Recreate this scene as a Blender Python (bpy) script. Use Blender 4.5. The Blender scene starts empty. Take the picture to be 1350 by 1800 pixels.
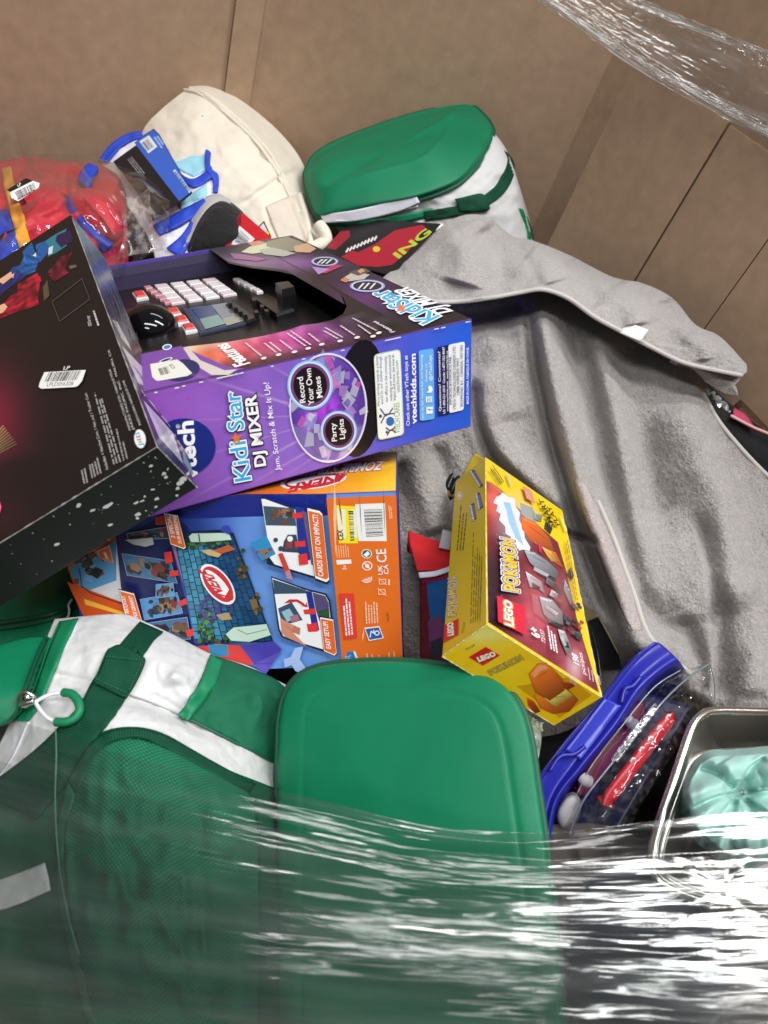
import bpy, bmesh, math, random
import numpy as np
from mathutils import Vector, Matrix
from mathutils.geometry import tessellate_polygon

rnd = random.Random(7)
S = bpy.context.scene
COL = S.collection

# ------------------------------------------------------------------ camera
EYE = np.array([0.0, 0.0, 1.45])
R = np.array([[0.9162, -0.4008, 0.0], [0.286, 0.6537, -0.7006], [0.2808, 0.6419, 0.7135]])   # camera axes as columns
FPX = 1334.0
cam = bpy.data.cameras.new('camera')
cam.sensor_fit = 'VERTICAL'; cam.sensor_height = 24.0; cam.lens = 24.0 * FPX / 1800.0
cam.clip_start = 0.01; cam.clip_end = 60
cam.dof.use_dof = True; cam.dof.focus_distance = 0.86; cam.dof.aperture_fstop = 4.6
co = bpy.data.objects.new('camera', cam); COL.objects.link(co)
m4 = Matrix([[*map(float, R[i]), float(EYE[i])] for i in range(3)] + [[0, 0, 0, 1]])
co.matrix_world = m4
S.camera = co

# ------------------------------------------------------------------ light: a hall with fluorescent strips
w = bpy.data.worlds.new('World'); S.world = w; w.use_nodes = True
bg = w.node_tree.nodes['Background']; bg.inputs[0].default_value = (0.93, 0.97, 1.0, 1); bg.inputs[1].default_value = 0.125
def strip(x, y, z, lx, ly, power, rz=0.0, aim=None):
    l = bpy.data.lights.new('ceiling_lamp', 'AREA'); l.shape = 'RECTANGLE'; l.size = lx; l.size_y = ly
    l.energy = power; l.color = (1.0, 0.985, 0.968)
    o = bpy.data.objects.new('ceiling_lamp', l); COL.objects.link(o); o.location = (x, y, z); o.rotation_euler = (0, 0, rz)
    if aim is not None:
        o.rotation_euler = (Vector(aim) - Vector((x, y, z))).to_track_quat('-Z', 'Y').to_euler()
    return o
strip(0.20, -0.25, 3.9, 2.6, 0.30, 70, 0.35)
strip(-0.6, -1.7, 3.6, 2.2, 0.28, 62, 0.35)
strip(1.45, 1.35, 3.9, 2.4, 0.30, 84, 0.35)
strip(-0.2, 2.6, 3.9, 2.4, 0.28, 26, 0.35)
S.view_settings.view_transform = 'Standard'; S.view_settings.look = 'None'
S.view_settings.exposure = 0.0; S.view_settings.gamma = 1.0
S.cycles.max_bounces = 10; S.cycles.transparent_max_bounces = 24
S.cycles.caustics_reflective = False; S.cycles.caustics_refractive = False

# ------------------------------------------------------------------ geometry helpers
def ray(u, v):
    return R @ np.array([(u - 675.0) / FPX, -(v - 900.0) / FPX, -1.0])
def at(u, v, d):
    """point d metres deep along the view, seen at photograph position (u, v)"""
    return EYE + d * ray(u, v)
def seen(p):
    c = (np.asarray(p) - EYE) @ R
    return np.stack([675 + FPX * c[..., 0] / -c[..., 2], 900 - FPX * c[..., 1] / -c[..., 2], -c[..., 2]], -1)
def sr(r, g, b):
    return tuple((c / 12.92 if c <= 0.04045 else ((c + 0.055) / 1.055) ** 2.4) for c in (r / 255.0, g / 255.0, b / 255.0))

def cr(P, n, closed=False):
    """Catmull-Rom resample of a polyline to n points, even in length"""
    P = np.asarray(P, float)
    if len(P) == 1: return np.repeat(P, n, 0)
    if closed:
        Q = np.concatenate([P[-1:], P, P[:2]])
    else:
        Q = np.concatenate([2 * P[:1] - P[1:2], P, 2 * P[-1:] - P[-2:-1]])
    out = []
    for i in range(1, len(Q) - 2):
        t = np.linspace(0, 1, 14, endpoint=False)[:, None]
        a, b, c, d = Q[i - 1], Q[i], Q[i + 1], Q[i + 2]
        out.append(0.5 * (2 * b + (c - a) * t + (2 * a - 5 * b + 4 * c - d) * t * t + (3 * b - a - 3 * c + d) * t ** 3))
    out.append(P[:1] if closed else P[-1:])
    D = np.concatenate(out)
    L = np.concatenate([[0], np.cumsum(np.linalg.norm(np.diff(D, axis=0), axis=1))])
    s = np.linspace(0, L[-1], n + 1)[:-1] if closed else np.linspace(0, L[-1], n)
    return np.stack([np.interp(s, L, D[:, k]) for k in range(D.shape[1])], 1)
def across(rows, m):
    """Catmull-Rom between rows (k, n, 3) -> (m, n, 3)"""
    rows = np.asarray(rows, float); k = len(rows)
    if k == 1: return np.repeat(rows, m, 0)
    Q = np.concatenate([2 * rows[:1] - rows[1:2], rows, 2 * rows[-1:] - rows[-2:-1]])
    o = []
    for x in np.linspace(0, k - 1, m):
        i = min(int(x), k - 2); t = x - i; a, b, c, d = Q[i], Q[i + 1], Q[i + 2], Q[i + 3]
        o.append(0.5 * (2 * b + (c - a) * t + (2 * a - 5 * b + 4 * c - d) * t * t + (3 * b - a - 3 * c + d) * t ** 3))
    return np.array(o)
def W(P):
    """(u, v, d) rows -> world points"""
    P = np.asarray(P, float); return np.array([at(*p) for p in P])

RNG = np.random.default_rng(5)
_lat = RNG.random((256, 256))
def vn(x, y):
    """smooth value noise, -1..1"""
    x = np.asarray(x, float); y = np.asarray(y, float)
    xi = np.floor(x).astype(int); yi = np.floor(y).astype(int); fx = x - xi; fy = y - yi
    fx = fx * fx * (3 - 2 * fx); fy = fy * fy * (3 - 2 * fy)
    g = lambda a, b: _lat[a % 256, b % 256]
    return 2 * ((g(xi, yi) * (1 - fx) + g(xi + 1, yi) * fx) * (1 - fy) + (g(xi, yi + 1) * (1 - fx) + g(xi + 1, yi + 1) * fx) * fy) - 1
def sm(x, a, b):
    t = np.clip((np.asarray(x, float) - a) / (b - a), 0, 1); return t * t * (3 - 2 * t)

def link(o, parent=None):
    COL.objects.link(o)
    if parent is not None:
        o.parent = parent
        o.matrix_parent_inverse = parent.matrix_basis.inverted()
    return o
def tag(o, label=None, cat=None, group=None, kind=None):
    for k, v in (('label', label), ('category', cat), ('group', group), ('kind', kind)):
        if v: o[k] = v
    return o
def thing(name, p, label, cat, group=None):
    o = bpy.data.objects.new(name, None); o.empty_display_size = 0.02
    o.location = [float(c) for c in p]; COL.objects.link(o)
    return tag(o, label, cat, group)
def mesh(name, V, F, mat, parent=None, smooth=True, uv=None, mats=None, mi=None, col=None):
    me = bpy.data.meshes.new(name)
    me.from_pydata([tuple(map(float, v)) for v in V], [], [tuple(int(i) for i in f) for f in F])
    if smooth: me.polygons.foreach_set('use_smooth', [True] * len(me.polygons))
    if uv is not None:
        l = me.uv_layers.new(name='uv'); idx = np.zeros(len(me.loops), int); me.loops.foreach_get('vertex_index', idx)
        l.data.foreach_set('uv', np.asarray(uv, np.float32)[idx].ravel())
    if col is not None:
        a = me.color_attributes.new('ink', 'FLOAT_COLOR', 'CORNER')
        a.data.foreach_set('color', np.asarray(col, np.float32).ravel())
    for m in (mats or [mat]): me.materials.append(m)
    if mi is not None: me.polygons.foreach_set('material_index', [int(i) for i in mi])
    me.validate(clean_customdata=False); me.update()
    return link(bpy.data.objects.new(name, me), parent)

def normals(G, closed=False):
    if closed:
        du = np.roll(G, -1, 1) - np.roll(G, 1, 1)
    else:
        du = np.gradient(G, axis=1)
    dv = np.gradient(G, axis=0)
    n = np.cross(du, dv); n /= np.linalg.norm(n, axis=-1, keepdims=True) + 1e-12
    f = ((EYE - G) * n).sum() < 0
    return -n if f else n
def grid_faces(m, n, closed=False, off=0):
    i, j = np.meshgrid(np.arange(m - 1), np.arange(n if closed else n - 1), indexing='ij')
    j2 = (j + 1) % n
    return np.stack([i * n + j, i * n + j2, (i + 1) * n + j2, (i + 1) * n + j], -1).reshape(-1, 4) + off
def sheet(name, G, mat, parent=None, thick=0.0, closed=False, smooth=True, back=None):
    """grid of points (m, n, 3) -> a sheet of real thickness (grown away from the viewer's side)"""
    m, n = G.shape[:2]
    du = np.linalg.norm(np.diff(G, axis=1), axis=2).mean(0).cumsum(); du = np.concatenate([[0], du])[:n]
    dv = np.linalg.norm(np.diff(G, axis=0), axis=2).mean(1).cumsum(); dv = np.concatenate([[0], dv])[:m]
    uv = np.stack(np.meshgrid(du, dv), -1).reshape(-1, 2)
    V = G.reshape(-1, 3); F = grid_faces(m, n, closed)
    if thick or back is not None:
        B = G - normals(G, closed) * thick if back is None else back
        N = m * n; F2 = grid_faces(m, n, closed, N)[:, ::-1]
        E = []
        for a in ([0, m - 1]):
            for j in range(n if closed else n - 1):
                q = [a * n + j, a * n + (j + 1) % n]; q = q + [q[1] + N, q[0] + N]
                E.append(q[::-1] if a == 0 else q)
        if not closed:
            for b in (0, n - 1):
                for i in range(m - 1):
                    q = [i * n + b, (i + 1) * n + b]; q = q + [q[1] + N, q[0] + N]
                    E.append(q if b == 0 else q[::-1])
        V = np.concatenate([V, B.reshape(-1, 3)]); F = np.concatenate([F, F2, np.array(E)]); uv = np.concatenate([uv, uv])
    return mesh(name, V, F, mat, parent, smooth, uv)
def grid(curves, n, m):
    """curves of (u, v, d) points -> world grid (m, n, 3)"""
    return across([cr(W(c), n) for c in curves], m)
def rings(name, loops, n, mat, parent=None, sub=3, cap=True, world=False):
    """closed outlines of (u, v, d) one inside the other, lofted; last one capped"""
    G = across([cr(c if world else W(c), n, True) for c in loops], (len(loops) - 1) * sub + 1)
    m = len(G); V = G.reshape(-1, 3); F = [tuple(f) for f in grid_faces(m, n, True)]
    if cap:
        V = np.concatenate([V, G[-1].mean(0)[None]]); k = len(V) - 1
        F += [((m - 1) * n + j, (m - 1) * n + (j + 1) % n, k) for j in range(n)]
    return mesh(name, V, F, mat, parent)
def tube(name, P, r, mat, parent=None, n=8, res=None, closed=False, world=False):
    P = np.asarray(P, float) if world else W(P)
    P = cr(P, res or max(8, len(P) * 6), closed); k = len(P)
    T = np.gradient(P, axis=0)
    if closed: T = np.roll(P, -1, 0) - np.roll(P, 1, 0)
    T /= np.linalg.norm(T, axis=1, keepdims=True) + 1e-12
    up = np.array([0.31, 0.2, 0.93]); A = np.cross(T, up); A /= np.linalg.norm(A, axis=1, keepdims=True) + 1e-9
    B = np.cross(T, A); th = np.linspace(0, 2 * np.pi, n, endpoint=False)
    rr = np.broadcast_to(np.asarray(r, float), (k,))
    V = (P[:, None] + rr[:, None, None] * (np.cos(th)[None, :, None] * A[:, None] + np.sin(th)[None, :, None] * B[:, None])).reshape(-1, 3)
    F = [tuple(f) for f in grid_faces(k, n, True)]
    if closed:
        F += [((k - 1) * n + j, (k - 1) * n + (j + 1) % n, (j + 1) % n, j) for j in range(n)]
    else:
        F += [tuple(range(n))[::-1], tuple((k - 1) * n + j for j in range(n))]
    return mesh(name, V, F, mat, parent)
class Surf:
    """looks up the depth of a built surface so that straps, pockets and labels lie on it"""
    def __init__(s, G):
        q = seen(np.asarray(G).reshape(-1, 3)); s.q = q
    def d(s, u, v):
        w2 = (s.q[:, 0] - u) ** 2 + (s.q[:, 1] - v) ** 2
        i = np.argpartition(w2, 5)[:5]; k = 1 / (w2[i] + 2.0)
        return float((k * s.q[i, 2]).sum() / k.sum())
    def lay(s, uvs, off):
        return [(u, v, s.d(u, v) - off) for u, v in uvs]
    def strip(s, name, curves, n, m, off, mat, parent, thick=0.0012, bulge=0.0, rough=0.0):
        """a strip between outlines of (u, v) lying off metres above the surface"""
        C = across([cr(np.asarray(c, float), n) for c in curves], m)
        B_ = bulge * np.sin(np.linspace(0, np.pi, m))[:, None] ** 0.7 * np.sin(np.linspace(0, np.pi, n))[None, :] ** 0.7
        if rough: B_ = B_ + rough * (1 - 2 * np.abs(vn(C[..., 0] / 34, C[..., 1] / 40))) * np.sin(np.linspace(0, np.pi, m))[:, None]
        G = np.array([[at(u, v, s.d(u, v) - off - B_[i, j]) for j, (u, v) in enumerate(row)] for i, row in enumerate(C)])
        return sheet(name, G, mat, parent, thick)
def ridge(u, v, line, wl, wr, amp):
    """height of a fold along a line, wl / wr wide on either side"""
    P = cr(np.asarray(line, float), 40); best = np.full(u.shape, 1e9); side = np.zeros(u.shape); par = np.zeros(u.shape)
    for i in range(len(P) - 1):
        a, b = P[i], P[i + 1]; e = b - a; l2 = e @ e
        t = np.clip(((u - a[0]) * e[0] + (v - a[1]) * e[1]) / l2, 0, 1)
        dx = u - a[0] - t * e[0]; dy = v - a[1] - t * e[1]; d = np.hypot(dx, dy)
        k = d < best; best = np.where(k, d, best); side = np.where(k, e[0] * dy - e[1] * dx, side); par = np.where(k, (i + t) / (len(P) - 1), par)
    w_ = np.where(side > 0, wl, wr)
    fade = sm(par, -0.02, 0.12) * (1 - sm(par, 0.9, 1.02))
    return amp * np.exp(-(best / w_) ** 2) * fade

# ------------------------------------------------------------------ materials
def mat(name, col, rough=0.6, bump=None, metal=0.0, spec=0.5, sheen=0.0, coat=0.0, mottle=0.0, mscale=30.0, trans=0.0):
    m = bpy.data.materials.new(name); m.use_nodes = True; T = m.node_tree; b = T.nodes['Principled BSDF']
    c = tuple(col) + (1,)
    b.inputs['Base Color'].default_value = c; b.inputs['Roughness'].default_value = rough; b.inputs['Metallic'].default_value = metal
    b.inputs['Specular IOR Level'].default_value = spec
    if sheen: b.inputs['Sheen Weight'].default_value = sheen; b.inputs['Sheen Roughness'].default_value = 0.5
    if coat: b.inputs['Coat Weight'].default_value = coat; b.inputs['Coat Roughness'].default_value = 0.18
    tc = T.nodes.new('ShaderNodeTexCoord')
    if mottle:
        n = T.nodes.new('ShaderNodeTexNoise'); n.inputs['Scale'].default_value = mscale; n.inputs['Detail'].default_value = 6
        T.links.new(tc.outputs['Object'], n.inputs['Vector'])
        r = T.nodes.new('ShaderNodeMapRange'); r.inputs[1].default_value = 0.25; r.inputs[2].default_value = 0.75
        r.inputs[3].default_value = 1 - mottle; r.inputs[4].default_value = 1 + mottle
        T.links.new(n.outputs['Fac'], r.inputs[0])
        x = T.nodes.new('ShaderNodeMix'); x.data_type = 'RGBA'; x.blend_type = 'MULTIPLY'; x.inputs[0].default_value = 1
        x.inputs[6].default_value = c; T.links.new(r.outputs[0], x.inputs[7]); T.links.new(x.outputs[2], b.inputs['Base Color'])
    if bump:
        prev = None
        for sc, st, di in bump:
            n = T.nodes.new('ShaderNodeTexNoise'); n.inputs['Scale'].default_value = sc; n.inputs['Detail'].default_value = 3
            T.links.new(tc.outputs['Object'], n.inputs['Vector'])
            k = T.nodes.new('ShaderNodeBump'); k.inputs['Strength'].default_value = st; k.inputs['Distance'].default_value = di
            T.links.new(n.outputs['Fac'], k.inputs['Height'])
            if prev: T.links.new(prev.outputs[0], k.inputs['Normal'])
            prev = k
        T.links.new(prev.outputs[0], b.inputs['Normal'])
    return m
def weave(name, col, pitch=0.0014, dist=0.0004, rough=0.75, dark=0.55, holes=0.0, rot=0.0):
    """cloth with a woven or netted grain that follows the cloth's own run (its uv, in metres)"""
    m = mat(name, col, rough, spec=0.25); T = m.node_tree; b = T.nodes['Principled BSDF']
    u = T.nodes.new('ShaderNodeUVMap'); u.uv_map = 'uv'
    mp = T.nodes.new('ShaderNodeMapping'); mp.inputs['Rotation'].default_value = (0, 0, rot); T.links.new(u.outputs[0], mp.inputs[0])
    nz = T.nodes.new('ShaderNodeTexNoise'); nz.inputs['Scale'].default_value = 22; nz.inputs['Detail'].default_value = 2; T.links.new(u.outputs[0], nz.inputs['Vector'])
    va = T.nodes.new('ShaderNodeVectorMath'); va.operation = 'SCALE'; va.inputs[3].default_value = 0.010 if holes or rot else 0.001; T.links.new(nz.outputs['Color'], va.inputs[0])
    vb = T.nodes.new('ShaderNodeVectorMath'); T.links.new(mp.outputs[0], vb.inputs[0]); T.links.new(va.outputs[0], vb.inputs[1])
    sx = T.nodes.new('ShaderNodeSeparateXYZ'); T.links.new(vb.outputs[0], sx.inputs[0])
    def fn(op, a, bb=None):
        n = T.nodes.new('ShaderNodeMath'); n.operation = op
        for i, q in enumerate((a, bb)):
            if q is None: continue
            if isinstance(q, (int, float)): n.inputs[i].default_value = q
            else: T.links.new(q, n.inputs[i])
        return n.outputs[0]
    k = 2 * math.pi / pitch
    a = fn('ABSOLUTE', fn('SINE', fn('MULTIPLY', sx.outputs[0], k / 2))); c = fn('ABSOLUTE', fn('SINE', fn('MULTIPLY', sx.outputs[1], k / 2)))
    h = fn('MULTIPLY', a, c)
    bp = T.nodes.new('ShaderNodeBump'); bp.inputs['Distance'].default_value = dist; bp.inputs['Strength'].default_value = 0.8
    T.links.new(h, bp.inputs['Height']); T.links.new(bp.outputs[0], b.inputs['Normal'])
    x = T.nodes.new('ShaderNodeMix'); x.data_type = 'RGBA'
    x.inputs[6].default_value = tuple(q * dark for q in col) + (1,); x.inputs[7].default_value = tuple(col) + (1,)
    n4 = T.nodes.new('ShaderNodeTexNoise'); n4.inputs['Scale'].default_value = 34; n4.inputs['Detail'].default_value = 4; T.links.new(u.outputs[0], n4.inputs['Vector'])
    hm = fn('MULTIPLY', h, fn('MULTIPLY_ADD', n4.outputs['Fac'], 1.5)); hm.node.inputs[2].default_value = 0.25; hm.node.use_clamp = True
    T.links.new(hm, x.inputs[0]); T.links.new(x.outputs[2], b.inputs['Base Color'])
    if holes:
        t = T.nodes.new('ShaderNodeBsdfTransparent'); mx = T.nodes.new('ShaderNodeMixShader')
        T.links.new(fn('GREATER_THAN', h, holes), mx.inputs[0]); T.links.new(b.outputs[0], mx.inputs[1]); T.links.new(t.outputs[0], mx.inputs[2])
        T.links.new(mx.outputs[0], T.nodes['Material Output'].inputs[0])
    return m
def film(name, haze=0.06, scale=(1, 1, 1), rough=0.06, tint=(0.97, 0.98, 0.98), gain=1.0, hs=120.0, bump=0.0):
    """thin clear plastic: lets light through, mirrors at a slant, milky where it is stretched or doubled"""
    m = bpy.data.materials.new(name); m.use_nodes = True; T = m.node_tree; T.nodes.clear()
    out = T.nodes.new('ShaderNodeOutputMaterial'); tr = T.nodes.new('ShaderNodeBsdfTransparent'); tr.inputs[0].default_value = tint + (1,)
    gl = T.nodes.new('ShaderNodeBsdfGlossy'); gl.inputs['Roughness'].default_value = rough
    df = T.nodes.new('ShaderNodeBsdfDiffuse'); df.inputs[0].default_value = (0.8, 0.82, 0.83, 1)
    tl = T.nodes.new('ShaderNodeBsdfTranslucent'); tl.inputs[0].default_value = (0.8, 0.82, 0.83, 1)
    ad = T.nodes.new('ShaderNodeMixShader'); ad.inputs[0].default_value = 0.5
    T.links.new(df.outputs[0], ad.inputs[1]); T.links.new(tl.outputs[0], ad.inputs[2])
    u = T.nodes.new('ShaderNodeUVMap'); u.uv_map = 'uv'; mp = T.nodes.new('ShaderNodeMapping'); mp.inputs['Scale'].default_value = scale
    T.links.new(u.outputs[0], mp.inputs[0])
    n = T.nodes.new('ShaderNodeTexNoise'); n.inputs['Scale'].default_value = hs; n.inputs['Detail'].default_value = 4
    T.links.new(mp.outputs[0], n.inputs['Vector'])
    r = T.nodes.new('ShaderNodeMapRange'); r.inputs[1].default_value = 0.46; r.inputs[2].default_value = 0.8; r.inputs[3].default_value = haze * 0.2; r.inputs[4].default_value = haze * 4.5
    T.links.new(n.outputs['Fac'], r.inputs[0])
    m1 = T.nodes.new('ShaderNodeMixShader'); T.links.new(r.outputs[0], m1.inputs[0]); T.links.new(tr.outputs[0], m1.inputs[1]); T.links.new(ad.outputs[0], m1.inputs[2])
    fr = T.nodes.new('ShaderNodeLayerWeight'); fr.inputs[0].default_value = 0.5
    p5 = T.nodes.new('ShaderNodeMath'); p5.operation = 'POWER'; p5.inputs[1].default_value = 4.0; T.links.new(fr.outputs['Facing'], p5.inputs[0])
    mu = T.nodes.new('ShaderNodeMath'); mu.operation = 'MULTIPLY_ADD'; mu.use_clamp = True; mu.inputs[1].default_value = 0.8 * gain; mu.inputs[2].default_value = 0.05 * gain; T.links.new(p5.outputs[0], mu.inputs[0])
    if bump:
        bp = T.nodes.new('ShaderNodeBump'); bp.inputs['Strength'].default_value = 1; bp.inputs['Distance'].default_value = bump
        n2 = T.nodes.new('ShaderNodeTexNoise'); n2.inputs['Scale'].default_value = hs * 2; n2.inputs['Detail'].default_value = 3
        T.links.new(mp.outputs[0], n2.inputs['Vector']); T.links.new(n2.outputs['Fac'], bp.inputs['Height'])
        T.links.new(bp.outputs[0], gl.inputs['Normal']); T.links.new(bp.outputs[0], fr.inputs['Normal'])
    m2 = T.nodes.new('ShaderNodeMixShader'); T.links.new(mu.outputs[0], m2.inputs[0]); T.links.new(m1.outputs[0], m2.inputs[1]); T.links.new(gl.outputs[0], m2.inputs[2])
    T.links.new(m2.outputs[0], out.inputs[0])
    return m
def ink(name, rough=0.32, alpha=False, spec=0.5, coat=0.0):
    m = mat(name, (0.5, 0.5, 0.5), rough, spec=spec, coat=coat, bump=[(14, 0.25, 0.004), (900, 0.05, 0.0003)]); T = m.node_tree; b = T.nodes['Principled BSDF']
    a = T.nodes.new('ShaderNodeVertexColor'); a.layer_name = 'ink'; T.links.new(a.outputs[0], b.inputs['Base Color'])
    if alpha: T.links.new(a.outputs[1], b.inputs['Alpha'])
    return m
GREEN = sr(10, 118, 82); DGREEN = sr(8, 84, 58); WHITE = sr(209, 210, 211); BLACK = sr(16, 15, 16)
M = dict(
    kraft=mat('kraft_board', sr(166, 140, 117), 0.85, [(60, 0.15, 0.002), (900, 0.12, 0.0004)], mottle=0.10, mscale=45, spec=0.2),
    kraft_edge=mat('kraft_cut_edge', sr(120, 92, 68), 0.9, [(700, 0.5, 0.001)], mottle=0.3, mscale=300),
    concrete=mat('concrete', sr(120, 118, 114), 0.8, [(30, 0.2, 0.003)], mottle=0.15, mscale=6),
    lid=mat('green_coated_lid', GREEN, 0.5, [(1100, 0.25, 0.0005), (9, 0.22, 0.012)], mottle=0.06, mscale=22, spec=0.3),
    lid_dark=mat('dark_green_piping', DGREEN, 0.55, [(1500, 0.2, 0.0003)]),
    canvas=mat('white_canvas', WHITE, 0.75, [(28, 0.35, 0.012), (1600, 0.2, 0.0004)], mottle=0.03),
    webbing=weave('green_webbing', sr(9, 82, 58), 0.0022, 0.0006, 0.6, 0.5),
    net=weave('green_net', sr(36, 128, 94), 0.0026, 0.0005, 0.7, 0.45, rot=0.6),
    net_fine=weave('fine_green_net', sr(28, 116, 84), 0.0020, 0.0004, 0.7, 0.5, rot=0.5),
    tape=weave('zip_tape', sr(10, 92, 64), 0.0016, 0.0004),
    trim=mat('green_trim', sr(12, 126, 84), 0.55, [(900, 0.2, 0.0004)]),
    cream=mat('cream_fabric', sr(222, 215, 199), 0.85, [(22, 0.4, 0.012), (900, 0.3, 0.0006)], mottle=0.03, sheen=0.2),
    cream2=mat('cream_lining', sr(206, 196, 182), 0.9, [(40, 0.6, 0.01), (900, 0.3, 0.0006)], mottle=0.06),
    black=mat('black_plastic', sr(18, 18, 20), 0.28),
    blackcloth=mat('black_cloth', sr(13, 13, 16), 0.9, [(60, 0.6, 0.01), (900, 0.4, 0.0006)], sheen=0.1),
    navy=mat('navy_cloth', sr(18, 20, 40), 0.85, [(900, 0.4, 0.0006)], sheen=0.2),
    purple=mat('purple_board', sr(84, 66, 150), 0.4), tray=mat('dark_purple_board', sr(30, 22, 58), 0.75, spec=0.15, bump=None) if False else mat('dark_purple_board', sr(30, 22, 58), 0.75, [(20, 0.3, 0.006)]),
    white=mat('white_plastic', sr(225, 222, 224), 0.35), pinkish=mat('pink_plastic', sr(196, 140, 150), 0.35), red=mat('red_button', sr(214, 66, 60), 0.35),
    paper=mat('white_paper', sr(228, 227, 222), 0.6, [(60, 0.2, 0.002)]), cutboard=mat('greyboard_edge', sr(128, 112, 92), 0.9),
    steel=mat('brushed_steel', sr(190, 188, 182), 0.36, [(500, 0.05, 0.0004)], metal=1.0),
    chrome=mat('chrome', sr(222, 220, 216), 0.25, metal=1.0),
    aqua=mat('aqua_sheet_plastic', sr(158, 202, 193), 0.4, [(260, 0.12, 0.001)], spec=0.4, sheen=0.1),
    blueplastic=mat('blue_plastic', sr(30, 34, 148), 0.33, [(9, 0.15, 0.006)]),
    redbag=mat('red_nylon', sr(212, 30, 62), 0.5, [(26, 0.5, 0.012), (1200, 0.15, 0.0003)]),
    bluebag=mat('blue_nylon', sr(20, 66, 190), 0.5, [(26, 0.4, 0.010)]), yellow=mat('amber_webbing', sr(244, 170, 50), 0.6),
    royal=mat('royal_blue_fabric', sr(32, 66, 190), 0.6, [(50, 0.4, 0.006)]), sky=mat('pale_blue_fabric', sr(150, 208, 226), 0.65, [(40, 0.3, 0.005)]),
    whitefab=mat('white_fabric', sr(226, 228, 236), 0.7, [(40, 0.3, 0.005)]), greyfab=mat('grey_padding', sr(170, 168, 172), 0.8, [(60, 0.4, 0.004)]),
    redfab=mat('red_felt', sr(196, 20, 30), 0.8, [(300, 0.2, 0.001)]), crimson=mat('crimson_plastic', sr(186, 22, 44), 0.32),
    maroon=mat('maroon_card', sr(110, 22, 44), 0.5), tan=mat('tan_card', sr(112, 100, 70), 0.8), pink=mat('pink_trim', sr(196, 70, 110), 0.5),
    clear=film('clear_pvc', 0.03, gain=1.3, rough=0.05), poly=film('polythene_bag', 0.03, gain=1.8, rough=0.07, hs=30),
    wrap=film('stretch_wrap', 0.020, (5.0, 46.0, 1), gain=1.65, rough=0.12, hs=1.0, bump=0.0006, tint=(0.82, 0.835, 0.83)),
    print=ink('printed_card', 0.34), printm=ink('matt_print', 0.55), gloss=ink('glossy_print', 0.2, coat=0.3), soft=ink('soft_print', 0.34, True),
)
def flutes(m):
    T = m.node_tree; b = T.nodes['Principled BSDF']; u = T.nodes.new('ShaderNodeUVMap'); u.uv_map = 'uv'
    mp = T.nodes.new('ShaderNodeMapping'); mp.inputs['Scale'].default_value = (1, 0.02, 1); T.links.new(u.outputs[0], mp.inputs[0])
    n = T.nodes.new('ShaderNodeTexNoise'); n.inputs['Scale'].default_value = 170; n.inputs['Detail'].default_value = 2; T.links.new(mp.outputs[0], n.inputs['Vector'])
    k = T.nodes.new('ShaderNodeBump'); k.inputs['Strength'].default_value = 0.35; k.inputs['Distance'].default_value = 0.0012; T.links.new(n.outputs['Fac'], k.inputs['Height'])
    old = b.inputs['Normal'].links[0].from_socket; T.links.new(old, k.inputs['Normal']); T.links.new(k.outputs[0], b.inputs['Normal'])
    c = b.inputs['Base Color'].links[0].from_socket; n2 = T.nodes.new('ShaderNodeTexNoise'); n2.inputs['Scale'].default_value = 5; n2.inputs['Detail'].default_value = 7; n2.inputs['Roughness'].default_value = 0.7; T.links.new(u.outputs[0], n2.inputs['Vector'])
    r = T.nodes.new('ShaderNodeMapRange'); r.inputs[1].default_value = 0.3; r.inputs[2].default_value = 0.72; r.inputs[3].default_value = 0.92; r.inputs[4].default_value = 1.05; T.links.new(n2.outputs['Fac'], r.inputs[0])
    x = T.nodes.new('ShaderNodeMix'); x.data_type = 'RGBA'; x.blend_type = 'MULTIPLY'; x.inputs[0].default_value = 1; T.links.new(c, x.inputs[6]); T.links.new(r.outputs[0], x.inputs[7]); T.links.new(x.outputs[2], b.inputs['Base Color'])
flutes(M['kraft'])
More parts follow.
